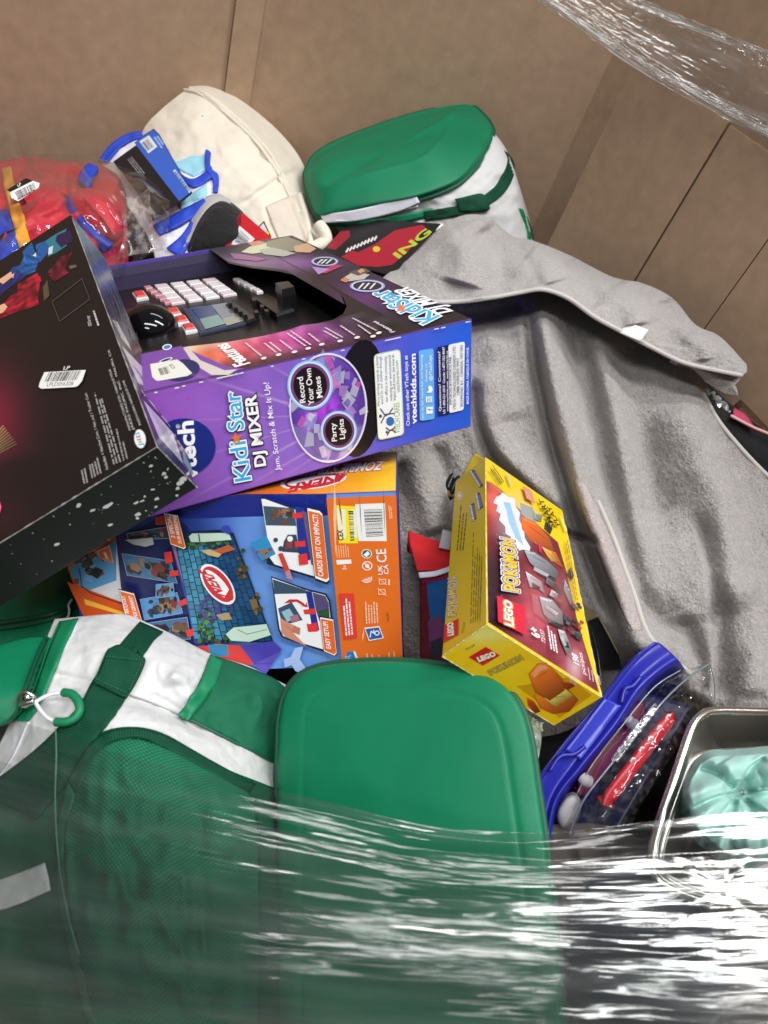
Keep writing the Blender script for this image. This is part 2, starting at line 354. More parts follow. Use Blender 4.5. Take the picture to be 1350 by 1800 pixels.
# plush: short pile with a brushed grain
def plush(name, base, tintc):
    m = mat(name, base, 0.95, sheen=0.6, spec=0.1); T = m.node_tree; b = T.nodes['Principled BSDF']
    tc = T.nodes['Texture Coordinate']
    a = T.nodes.new('ShaderNodeTexNoise'); a.inputs['Scale'].default_value = 16; a.inputs['Detail'].default_value = 4; T.links.new(tc.outputs['Object'], a.inputs['Vector'])
    mp = T.nodes.new('ShaderNodeMapping'); mp.inputs['Scale'].default_value = (1, 1, 1); T.links.new(tc.outputs['Object'], mp.inputs[0])
    n = T.nodes.new('ShaderNodeTexNoise'); n.inputs['Scale'].default_value = 215; n.inputs['Detail'].default_value = 4; n.inputs['Distortion'].default_value = 2.2; n.inputs['Roughness'].default_value = 0.7
    T.links.new(mp.outputs[0], n.inputs['Vector'])
    n3 = T.nodes.new('ShaderNodeTexNoise'); n3.inputs['Scale'].default_value = 110; n3.inputs['Detail'].default_value = 3; n3.inputs['Distortion'].default_value = 1.2; T.links.new(mp.outputs[0], n3.inputs['Vector'])
    k1 = T.nodes.new('ShaderNodeBump'); k1.inputs['Distance'].default_value = 0.004; k1.inputs['Strength'].default_value = 0.55; T.links.new(n3.outputs['Fac'], k1.inputs['Height'])
    k = T.nodes.new('ShaderNodeBump'); k.inputs['Distance'].default_value = 0.005; k.inputs['Strength'].default_value = 0.9
    T.links.new(n.outputs['Fac'], k.inputs['Height']); T.links.new(k1.outputs[0], k.inputs['Normal']); T.links.new(k.outputs[0], b.inputs['Normal'])
    r = T.nodes.new('ShaderNodeMapRange'); r.inputs[1].default_value = 0.36; r.inputs[2].default_value = 0.62; T.links.new(n.outputs['Fac'], r.inputs[0])
    x = T.nodes.new('ShaderNodeMix'); x.data_type = 'RGBA'; x.inputs[6].default_value = tuple(q * 0.56 for q in base) + (1,); x.inputs[7].default_value = tuple(min(q * 1.22, 1) for q in base) + (1,)
    T.links.new(r.outputs[0], x.inputs[0]); T.links.new(x.outputs[2], b.inputs['Base Color'])
    return m
M['plush'] = plush('grey_plush', sr(178, 171, 168), None)
M['plush_highlight'] = plush('highlight_plush', sr(200, 184, 182), None)
M['piping'] = mat('grey_piping', sr(186, 182, 177), 0.8, [(700, 0.3, 0.0006)])

# ------------------------------------------------------------------ print: flat ink in many thin layers on the faces of boxes and cards
_glyph = {}
def glyphs(s, bold):
    k = (s, bold)
    if k not in _glyph:
        c = bpy.data.curves.new('t', 'FONT'); c.body = s; c.offset = bold; c.resolution_u = 3; c.fill_mode = 'FRONT'; c.dimensions = '2D'
        o = bpy.data.objects.new('t', c); me = o.to_mesh()
        V = np.array([v.co[:2] for v in me.vertices]) if len(me.vertices) else np.zeros((0, 2))
        F = [tuple(p.vertices) for p in me.polygons]
        o.to_mesh_clear(); bpy.data.objects.remove(o); bpy.data.curves.remove(c); _glyph[k] = (V, F)
    return _glyph[k]
class Print:
    def __init__(s, o, a, b, mat_=None, step=2.2e-5, z0=1.5e-4):
        """face with corner o and edges a, b (world); text and shapes are given where the photograph shows them"""
        s.o = np.asarray(o, float); s.a = np.asarray(a, float); s.b = np.asarray(b, float)
        n = np.cross(s.a, s.b); n /= np.linalg.norm(n)
        s.n = n if n @ (EYE - s.o) > 0 else -n
        s.z = z0; s.step = step; s.B = {}; s.cur = 'artwork'; s.mat = mat_ or M['print']
        s.pin = np.linalg.pinv(np.stack([s.a, s.b], 1))
    def use(s, name):
        s.n_ = getattr(s, 'n_', 0) + 1; s.cur = name if name == 'artwork' else '%s#%d' % (name, s.n_); return s
    def P(s, u, v):
        r = ray(u, v); t = ((s.o - EYE) @ s.n) / (r @ s.n); return s.pin @ (EYE + t * r - s.o)
    def pts(s, q): return np.array([s.P(*p) for p in q])
    def put(s, L, F, C, name=None):
        """L (k,2) face coords 0..1, faces, per-vertex colours (k,4)"""
        V, Fs, Cs = s.B.setdefault(name or s.cur, ([], [], []))
        off = len(V); L = np.asarray(L, float)
        V.extend(s.o + L[:, :1] * s.a + L[:, 1:2] * s.b + s.n * s.z)
        e1, e2 = s.a, s.b
        flip = np.cross(e1, e2) @ s.n < 0
        for f in F:
            q = L[list(f)]; ar = sum(q[i][0] * q[(i + 1) % len(q)][1] - q[(i + 1) % len(q)][0] * q[i][1] for i in range(len(q)))
            f = list(f)
            if (ar < 0) != flip: f = f[::-1]
            Fs.append([i + off for i in f]); Cs.extend(C[i] for i in f)
        s.z += s.step
    def c4(s, c, a=1.0): return tuple(sr(*c)) + (a,)
    def poly(s, q, c, loc=False, a=None, c2=None, ang=0.6):
        L = np.asarray(q, float) if loc else s.pts(q)
        T = tessellate_polygon([[Vector((x, y, 0)) for x, y in L]])
        C = [s.c4(c, 1 if a is None else a)] * len(L)
        if c2 is not None:      # ink that runs from c to c2 across the shape
            k = np.asarray(q, float) @ np.array([math.cos(ang), math.sin(ang)]); k = (k - k.min()) / (k.max() - k.min() + 1e-9)
            C = [s.c4(tuple(np.array(c) * (1 - t) + np.array(c2) * t), 1 if a is None else a) for t in k]
        s.put(L, T, C, 'soft_print' if a is not None else None)
    def block(s, q, c, ang=0.9, studs=0, line=True):
        """a photographed solid: shaded ink, a pale edge above, a dark edge below"""
        c = np.array(c, float); q = [np.asarray(x, float) for x in q]; m = np.mean(q, 0)
        s.poly([m + (x - m) * 1.03 for x in q], tuple(c * 0.5)); s.poly(q, tuple(np.minimum(c * 1.22, 255)), c2=tuple(c * 0.62), ang=ang)
        if line:
            s.poly([q[0] + (m - q[0]) * 0.08, q[1] + (m - q[1]) * 0.08, q[1] + (m - q[1]) * 0.2, q[0] + (m - q[0]) * 0.2], tuple(np.minimum(c * 1.5 + 20, 255)), a=0.6)
            s.rim([m + (q[0] - m) * 0.5, m + (q[2 % len(q)] - m) * 0.55], tuple(c * 0.5), 0.8, False)
        for k in range(studs):
            t = (k + 0.7) / (studs + 0.4); x = q[0] * (1 - t) + q[1] * t; x = x + (m - x) * 0.25
            s.ell(x, 2.4, 2.0, tuple(c * 0.6)); s.ell(x - 0.4, 2.0, 1.6, tuple(np.minimum(c * 1.3, 255)))
    def rim(s, q, c, wpx=1.2, closed=True):
        q = [np.asarray(p, float) for p in q]; n = len(q)
        for i in range(n if closed else n - 1):
            a, b = q[i], q[(i + 1) % n]; e = b - a; l = np.linalg.norm(e)
            if l < 1e-6: continue
            e /= l; k = np.array([-e[1], e[0]]) * wpx / 2; e = e * wpx * 0.4
            s.poly([a - e + k, b + e + k, b + e - k, a - e - k], c)
    def grad(s, q, n, m, fn, loc=False, a=False):
        """quad of 4 corners filled with a colour field fn(u, v) -> r, g, b (sRGB) [, alpha]"""
        q = np.asarray(q, float); t, r = np.meshgrid(np.linspace(0, 1, n + 1), np.linspace(0, 1, m + 1))
        t = t[..., None]; r = r[..., None]
        if loc:
            L = ((1 - t) * (1 - r) * q[0] + t * (1 - r) * q[1] + t * r * q[2] + (1 - t) * r * q[3]).reshape(-1, 2)
            wp = s.o + L[:, :1] * s.a + L[:, 1:2] * s.b; px = seen(wp)[:, :2]
        else:
            px = ((1 - t) * (1 - r) * q[0] + t * (1 - r) * q[1] + t * r * q[2] + (1 - t) * r * q[3]).reshape(-1, 2)
            L = s.pts(px)
        C = [(lambda k: tuple(sr(*np.clip(k[:3], 0, 255))) + ((k[3] if len(k) > 3 else 1.0),))(fn(u, v)) for u, v in px]
        s.put(L, grid_faces(m + 1, n + 1), C, 'soft_print' if a else None)
    def ell(s, c, rx, ry, col, rot=0.0, a=None, edge=None, n=28, hole=0.0, a2=None):
        """ellipse; edge = colour at its rim; hole = inner share left open"""
        th = np.linspace(0, 2 * np.pi, n, endpoint=False); ca, sa = math.cos(rot), math.sin(rot)
        pt = lambda k: [(c[0] + k * (rx * math.cos(x) * ca - ry * math.sin(x) * sa), c[1] + k * (rx * math.cos(x) * sa + ry * math.sin(x) * ca)) for x in th]
        A0 = 1 if a is None else a; A1 = A0 if a2 is None else a2; nm = 'soft_print' if a is not None else None
        o = s.pts(pt(1.0)); C1 = s.c4(edge or col, A1); C0 = s.c4(col, A0)
        if hole:
            L = np.concatenate([o, s.pts(pt(hole))]); F = [(j, (j + 1) % n, n + (j + 1) % n, n + j) for j in range(n)]
            s.put(L, F, [C1] * n + [C0] * n, nm)
        else:
            L = np.concatenate([o, s.pts([c])]); s.put(L, [(j, (j + 1) % n, n) for j in range(n)], [C1] * n + [C0], nm)
    def text(s, t, p0, p1, top, c, bold=0.0, out=(), cap=0.7):
        """t from p0 to p1 along its baseline; top = where the top of its first capital is"""
        A, Bv, Tv = s.P(*p0), s.P(*p1), s.P(*top)
        V, F = glyphs(t, bold)
        if not len(V): return
        keep = s.cur; s.use('inscription')
        x0, x1 = V[:, 0].min(), V[:, 0].max()
        for o, oc in list(out) + [(bold, c)]:
            V, F = glyphs(t, o)
            L = A + ((V[:, :1] - x0) / (x1 - x0)) * (Bv - A) + (V[:, 1:2] / cap) * (Tv - A)
            s.put(L, F, [s.c4(oc)] * len(L))
        s.cur = keep
    def lines(s, q, rows, c, fill=0.62, short=0.25, a=None):
        """tiny type too small to read: rows of word-length dashes; q = start, end of the first row, start of the last row"""
        A, Bv, D = (np.asarray(p, float) for p in q); V = []; F = []
        e = Bv - A; dn = (D - A) / max(rows - 1, 1); h = dn * fill if rows > 1 else (D - A)
        if rows == 1: dn = h * 0
        for r in range(rows):
            x = 0.0; end = 1 - rnd.random() * short
            while x < end:
                w_ = min(0.03 + rnd.random() * 0.12, end - x)
                k = len(V); b0 = A + dn * r
                V += [b0 + e * x, b0 + e * (x + w_), b0 + e * (x + w_) + h, b0 + e * x + h]; F.append((k, k + 1, k + 2, k + 3)); x += w_ + 0.022
        s.n_ = getattr(s, 'n_', 0) + 1; s.put(s.pts(V), F, [s.c4(c)] * len(V), 'fine_print#%d' % s.n_)
    def bars(s, q, n, c=(20, 20, 22)):
        """barcode: q = four corners; bars run from edge q0q1 to q3q2"""
        q = [np.asarray(p, float) for p in q]; V = []; F = []; x = 0.0; tot = 0; ws = [rnd.choice((1, 1, 2, 3)) for _ in range(2 * n)]; tot = sum(ws)
        for i, w_ in enumerate(ws):
            if i % 2 == 0:
                a, b = x / tot, (x + w_) / tot; k = len(V)
                V += [q[0] + (q[1] - q[0]) * a, q[0] + (q[1] - q[0]) * b, q[3] + (q[2] - q[3]) * b, q[3] + (q[2] - q[3]) * a]; F.append((k, k + 1, k + 2, k + 3))
            x += w_
        s.put(s.pts(V), F, [s.c4(c)] * len(V))
    def done(s, parent):
        for name, (V, F, C) in s.B.items():
            name = name.split('#')[0]
            ob = mesh(name, V, F, M['soft'] if name == 'soft_print' else s.mat, parent, False, col=C)
            if name in ('scuffs', 'edge_wear', 'light_scratches', 'fine_print'): ob['kind'] = 'stuff'
def carton(name, o, A, cols, parent, bev=0.0014, rough=0.35, open_top=False):
    """box from corner o and three edge vectors (rows of A); cols = six edge colours -x +x -y +y -z +z"""
    o = np.asarray(o); A = np.asarray(A); bm = bmesh.new()
    vs = [bm.verts.new(o + np.array([i & 1, i >> 1 & 1, i >> 2 & 1]) @ A) for i in range(8)]
    fs = [(0, 4, 6, 2), (1, 3, 7, 5), (0, 1, 5, 4), (2, 6, 7, 3), (0, 2, 3, 1), (4, 5, 7, 6)]
    for k, f in enumerate(fs): bm.faces.new([vs[i] for i in f]).material_index = k
    bmesh.ops.recalc_face_normals(bm, faces=bm.faces)
    bmesh.ops.bevel(bm, geom=bm.edges[:], offset=bev, segments=2, affect='EDGES', profile=0.6)
    me = bpy.data.meshes.new(name); bm.to_mesh(me); bm.free()
    for k, c in enumerate(cols): me.materials.append(mat('card_' + name, sr(*c), rough, [(700, 0.1, 0.0004)], mottle=0.06, mscale=200))
    return link(bpy.data.objects.new(name, me), parent)
# ------------------------------------------------------------------ setting: floor, and the big cardboard bin
mesh('floor', [(-6, -6, 0), (6, -6, 0), (6, 6, 0), (-6, 6, 0)], [(0, 1, 2, 3)], M['concrete'])['kind'] = 'structure'
bin_ = thing('cardboard_bin', (-0.1, 0.7, 0.005), 'tall brown cardboard bin that holds the whole pile, its folded walls creased', 'cardboard bin')
CTR = np.array([-0.1, 0.75])
def board(p0, p1, z0, za, zb, t=0.008, inset=0.0, name='panel', gap=0.0012, label=None, ):
    p0 = np.array(p0, float); p1 = np.array(p1, float); e = p1 - p0; l = np.linalg.norm(e); e /= l
    n = np.array([-e[1], e[0]]); n = n if n @ (CTR - p0) > 0 else -n
    p0 = p0 + e * gap + n * inset; p1 = p1 - e * gap + n * inset; q0 = p0 - n * t; q1 = p1 - n * t
    k = 14; V = []; F = []; mi = []; uv = []
    for side, (a, b) in enumerate(((p0, p1), (q0, q1))):
        for j in range(k + 1):
            f = j / k; x = a + (b - a) * f; bow = n * 0.0025 * math.sin(3.1 * f * l / 0.4 + 17 * p0[0])
            V += [(*(x + bow), z0), (*(x + bow), za + (zb - za) * f)]; uv += [(f * l + 3 * p0[0], z0), (f * l + 3 * p0[0], za)]
    o = 2 * (k + 1)
    for j in range(k):
        F.append((2 * j, 2 * j + 2, 2 * j + 3, 2 * j + 1)); mi.append(0)
        F.append((o + 2 * j, o + 2 * j + 1, o + 2 * j + 3, o + 2 * j + 2)); mi.append(0)
        F.append((2 * j + 1, 2 * j + 3, o + 2 * j + 3, o + 2 * j + 1)); mi.append(1)
    F += [(0, 1, o + 1, o), (2 * k, o + 2 * k, o + 2 * k + 1, 2 * k + 1)]; mi += [1, 1]
    ob = mesh(name, V, F, None, bin_, True, mats=[M['kraft'], M['kraft_edge']], mi=mi, uv=uv)
    md = ob.modifiers.new('edge', 'EDGE_SPLIT'); md.split_angle = 0.6
    if label: ob['label'] = label
    return ob
FP = [(-0.38, -0.07), (0.47, 0.16), (0.66, 0.32), (0.62, 0.95), (0.04, 1.52), (-0.543, 1.452), (-1.0, 1.0), (-0.88, 0.30)]
ZT = [0.900, 0.83, 1.05, 1.33, 1.38, 1.40, 1.38, 1.12]
for i in range(8):
    board(FP[i], FP[(i + 1) % 8], 0.008, ZT[i], ZT[(i + 1) % 8], gap=-0.004)
mesh('bottom', [(x, y, 0.012) for x, y in FP], [tuple(range(8))], M['kraft'], bin_, False)
e = np.array([0.713, -0.701]); s0 = np.array([0.04, 1.52])
nin = np.array([-0.701, -0.713])
lp = [(0.128, 0.075), (0.3226, 0.062), (0.4728, 0.053), (0.79, 0.04)]
for (a, ia), (b, ib), zt in ((lp[0], lp[1], 1.175), (lp[1], lp[2], 1.172), (lp[2], lp[3], 1.168)):
    board(s0 + e * a + nin * ia, s0 + e * b + nin * ib, 0.03, zt, zt, 0.007, 0.0, 'liner_panel')
l = np.array([-0.457, -0.452]); l /= np.linalg.norm(l)
board(np.array(FP[5]) + l * 0.006, np.array(FP[5]) + l * 0.060, 0.03, 1.40, 1.39, 0.005, 0.0065, 'lap_strip')

# added dark sheet under the pile, filling the gaps in place of shade
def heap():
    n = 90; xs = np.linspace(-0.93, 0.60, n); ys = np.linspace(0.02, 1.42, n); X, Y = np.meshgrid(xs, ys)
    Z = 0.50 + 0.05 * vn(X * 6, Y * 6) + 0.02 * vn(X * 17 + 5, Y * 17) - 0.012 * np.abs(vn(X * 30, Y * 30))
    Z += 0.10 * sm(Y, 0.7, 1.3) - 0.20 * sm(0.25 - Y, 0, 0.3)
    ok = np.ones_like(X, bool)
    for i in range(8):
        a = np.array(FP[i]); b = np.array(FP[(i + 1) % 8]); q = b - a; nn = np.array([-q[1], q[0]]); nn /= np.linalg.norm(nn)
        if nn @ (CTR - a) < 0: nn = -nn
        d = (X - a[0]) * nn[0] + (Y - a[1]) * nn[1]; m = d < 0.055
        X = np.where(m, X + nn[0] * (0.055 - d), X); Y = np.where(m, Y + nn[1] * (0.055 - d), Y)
    o = sheet('dark_filler', np.stack([X, Y, Z], -1), M['blackcloth'], None, 0.01)
    tag(o, 'black crumpled filler sheet added under the pile, giving the dark gaps', 'filler')
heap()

# ------------------------------------------------------------------ grey plush blanket
def pile(u, v):
    """tufts of the plush: short swirling rows of clumped pile"""
    a = 1.6 * vn(u / 46 + 11, v / 46) + 0.5; x = u * np.cos(a) + v * np.sin(a); y = -u * np.sin(a) + v * np.cos(a)
    return 0.62 * (0.0013 * (1 - 2 * np.abs(vn(x / 3.4, y / 8.0))) + 0.0011 * vn(u / 2.6 + 40, v / 2.6) + 0.0014 * vn(u / 7, v / 8))
def blanket():
    rows = [
        [(640, 500, 1.10), (760, 470, 1.13), (900, 480, 1.15), (1040, 520, 1.16), (1170, 590, 1.15), (1235, 655, 1.13), (1238, 688, 1.12)],
        [(640, 600, 1.02), (760, 570, 1.05), (900, 570, 1.07), (1040, 600, 1.09), (1150, 650, 1.09), (1225, 700, 1.09), (1262, 740, 1.085)],
        [(640, 740, 0.97), (760, 720, 0.99), (900, 720, 1.02), (1040, 730, 1.04), (1150, 750, 1.05), (1240, 780, 1.06), (1330, 818, 1.06)],
        [(645, 870, 0.94), (760, 870, 0.965), (900, 870, 1.00), (1040, 870, 1.02), (1150, 880, 1.025), (1250, 890, 1.03), (1420, 905, 1.04)],
        [(655, 1000, 0.95), (770, 1010, 0.975), (900, 1000, 0.99), (1040, 990, 0.99), (1150, 1000, 0.985), (1260, 1010, 0.98), (1450, 1020, 0.99)],
        [(670, 1120, 0.985), (780, 1130, 0.99), (930, 1110, 0.99), (1070, 1100, 0.95), (1160, 1110, 0.935), (1270, 1120, 0.925), (1470, 1130, 0.93)],
        [(690, 1200, 1.03), (800, 1210, 1.03), (960, 1200, 1.02), (1120, 1150, 0.935), (1200, 1185, 0.91), (1290, 1240, 0.89), (1480, 1260, 0.88)],
        [(720, 1260, 1.08), (830, 1290, 1.08), (980, 1290, 1.06), (1150, 1200, 0.975), (1240, 1250, 0.94), (1310, 1330, 0.90), (1490, 1370, 0.88)],
    ]
    G = grid(rows, 620, 560); q = seen(G); u, v, d = q[..., 0], q[..., 1], q[..., 2]
    h = np.zeros_like(u)
    A = lambda line, wl, wr, a: ridge(u, v, line, wl, wr, a)
    # the broad roll down the middle and the dark creases on either side
    h += A([(935, 505), (965, 640), (1000, 780), (1030, 890), (1070, 990), (1115, 1110), (1150, 1180)], 38, 34, 0.036)
    h -= A([(925, 520), (940, 640), (965, 760), (990, 850), (1015, 930), (1045, 1010), (1080, 1100)], 11, 15, 0.026)
    h -= A([(1010, 560), (1035, 690), (1060, 800), (1085, 900), (1115, 1010), (1150, 1130)], 20, 28, 0.012)
    h += A([(1040, 560), (1075, 700), (1100, 830), (1125, 960), (1160, 1080)], 26, 30, 0.020)
    h -= A([(1080, 600), (1115, 730), (1140, 850), (1160, 960)], 28, 34, 0.010)
    # left: long slack folds running under the boxes
    h += A([(835, 640), (850, 740), (885, 800), (940, 850), (985, 905)], 24, 40, 0.020)
    h -= A([(832, 650), (836, 730), (862, 800), (905, 850), (960, 900), (1000, 950)], 10, 13, 0.018)
    h += A([(720, 790), (745, 860), (770, 940)], 26, 30, 0.012)
    h -= A([(760, 780), (790, 860), (800, 930)], 14, 18, 0.010)
    h -= A([(735, 535), (790, 560), (860, 560), (925, 535)], 18, 16, 0.02)
    h += A([(850, 560), (880, 640), (905, 740)], 26, 26, 0.010)
    h -= A([(985, 935), (1020, 945), (1050, 955)], 6, 7, 0.018)
    # right: soft swells
    h += A([(1190, 690), (1240, 830), (1275, 960), (1290, 1080)], 46, 40, 0.020)
    h -= A([(1270, 790), (1300, 900), (1310, 1020), (1320, 1150)], 20, 44, 0.005)
    h += A([(1150, 900), (1190, 1000), (1210, 1100)], 40, 40, 0.012)
    h -= A([(1225, 900), (1250, 1010), (1262, 1130), (1262, 1230)], 9, 22, 0.010)
    h += A([(1310, 1000), (1320, 1120), (1325, 1230)], 30, 26, 0.012)
    h -= A([(1190, 1080), (1225, 1150), (1235, 1220)], 18, 18, 0.012)
    h *= 2.15
    h += 0.009 * vn(u / 62, v / 78) + 0.0030 * vn(u / 26 + 9, v / 32)
    h += pile(u, v)
    nd = np.clip(d - h * 1.0, 0.84, None)
    G = EYE + (G - EYE) * (nd / d)[..., None]
    th = 0.010
    b = sheet('grey_blanket', G, M['plush'], None, back=G + (G - EYE) * 0.012)
    tag(b, 'grey plush blanket bunched in soft folds over the right half of the pile', 'blanket')
    s = Surf(G)
    # a pale strip on the roll, reflected light put into its colour, and piped edges
    s.strip('roll_highlight', [[(1008, 845), (1022, 900), (1045, 960), (1072, 1030), (1098, 1085), (1112, 1108)], [(1030, 850), (1062, 915), (1088, 975), (1110, 1030), (1124, 1078), (1130, 1108)]], 40, 8, 0.0015, M['plush_highlight'], b, 0.003)
    pipe = lambda pts, r, off: tube('piping', s.lay(pts, off), r, M['piping'], b, 8, 60)
    pipe([(1050, 880), (1078, 945), (1098, 1000), (1116, 1050), (1132, 1100), (1150, 1130), (1185, 1162), (1215, 1185)], 0.0035, 0.004)
    pipe([(1236, 690), (1262, 738), (1300, 785), (1345, 832), (1400, 880)], 0.003, 0.002)
    # the hooded end folded over, hanging free of the layer below
    f = [
        [(668, 492, 1.09), (705, 462, 1.15), (745, 425, 1.19), (785, 392, 1.21), (822, 377, 1.22), (862, 384, 1.235), (900, 414, 1.25), (940, 424, 1.26), (1000, 448, 1.245), (1075, 486, 1.20), (1130, 498, 1.17), (1182, 524, 1.15), (1222, 570, 1.12), (1266, 592, 1.10), (1312, 640, 1.07)],
        [(672, 494, 1.06), (710, 480, 1.09), (755, 450, 1.11), (800, 430, 1.11), (850, 432, 1.13), (900, 446, 1.15), (950, 458, 1.14), (1010, 480, 1.12), (1075, 515, 1.095), (1130, 540, 1.08), (1175, 565, 1.065), (1215, 595, 1.055), (1262, 615, 1.05), (1313, 647, 1.055)],
        [(676, 494, 1.04), (716, 500, 1.035), (765, 492, 1.03), (815, 480, 1.03), (865, 478, 1.04), (915, 480, 1.045), (960, 486, 1.045), (1015, 510, 1.04), (1070, 540, 1.035), (1120, 565, 1.03), (1165, 592, 1.03), (1205, 615, 1.03), (1255, 632, 1.03), (1312, 654, 1.045)],
        [(680, 492, 1.035), (715, 516, 1.01), (760, 529, 0.995), (810, 529, 0.985), (865, 522, 0.98), (915, 513, 0.98), (955, 508, 0.985), (1000, 524, 0.99), (1045, 556, 1.0), (1095, 583, 1.005), (1150, 612, 1.01), (1195, 634, 1.015), (1235, 645, 1.02), (1304, 660, 1.035)],
    ]
    F = grid(f, 420, 130); q = seen(F); u, v, d = q[..., 0], q[..., 1], q[..., 2]; h = np.zeros_like(u)
    A = lambda line, wl, wr, a: ridge(u, v, line, wl, wr, a)
    h += A([(800, 395), (815, 440), (800, 500)], 30, 40, 0.012) - A([(845, 400), (875, 450), (880, 500)], 20, 26, 0.016)
    h += A([(930, 440), (960, 470), (970, 500)], 24, 30, 0.012) - A([(1000, 455), (1030, 500), (1050, 540)], 22, 22, 0.012)
    h += A([(1090, 495), (1110, 540), (1120, 575)], 26, 26, 0.012) - A([(1170, 525), (1180, 575), (1175, 610)], 18, 26, 0.010)
    h *= 2.6
    h += A([(700, 470), (760, 440), (800, 400)], 16, 22, 0.012) - A([(905, 425), (935, 470), (950, 505)], 10, 14, 0.014) - A([(1130, 510), (1150, 550), (1160, 590)], 12, 14, 0.012) + A([(1220, 580), (1235, 610), (1240, 635)], 18, 18, 0.012)
    h += 0.009 * vn(u / 50, v / 50) + 0.004 * vn(u / 22, v / 22) + pile(u, v) * np.sin(np.pi * np.linspace(0, 1, 130))[:, None] ** 0.5 * np.minimum(1, 6 * np.sin(np.pi * np.linspace(0, 1, 420)))[None, :]
    F = EYE + (F - EYE) * ((d - h) / d)[..., None]
    fl = sheet('folded_end', F, M['plush'], b, back=F + (F - EYE) * 0.010)
    s2 = Surf(F)
    edge = [(684, 494), (715, 516), (760, 529), (810, 529), (865, 522), (915, 513), (955, 508), (1000, 524), (1045, 556), (1095, 583), (1150, 612), (1195, 634), (1235, 645), (1304, 659)]
    tube('hem', s2.lay([(x, y + 1) for x, y in edge], 0.001), 0.0030, M['piping'], fl, 8, 120)
    # the corner that doubles back at the wall
    tail = [[(1180, 628, 1.06), (1240, 640, 1.06), (1303, 655, 1.055)], [(1205, 640, 1.055), (1250, 655, 1.05), (1300, 668, 1.06)], [(1230, 660, 1.065), (1262, 672, 1.055), (1290, 680, 1.05)],
            [(1240, 672, 1.07), (1270, 690, 1.06), (1298, 697, 1.06)]]
    sheet('doubled_corner', grid(tail, 40, 24), M['plush'], b, 0.008)
    # care label caught in the hem
    Lb = [(1088, 584, 1.002), (1104, 566, 1.006), (1140, 580, 1.004), (1126, 600, 0.998)]
    G2 = grid([[Lb[0], Lb[3]], [Lb[1], Lb[2]]], 8, 6); q = G2 + (EYE - G2) * (0.006 + 0.003 * np.sin(np.linspace(0, 3, 8)))[None, :, None]
    sheet('care_label', q, M['paper'], b, 0.0006)
blanket()

# ------------------------------------------------------------------ boxes
def at_frame(o, A, s=1.0):
    o = EYE + s * (np.asarray(o) - EYE); return o, np.asarray(A) * s
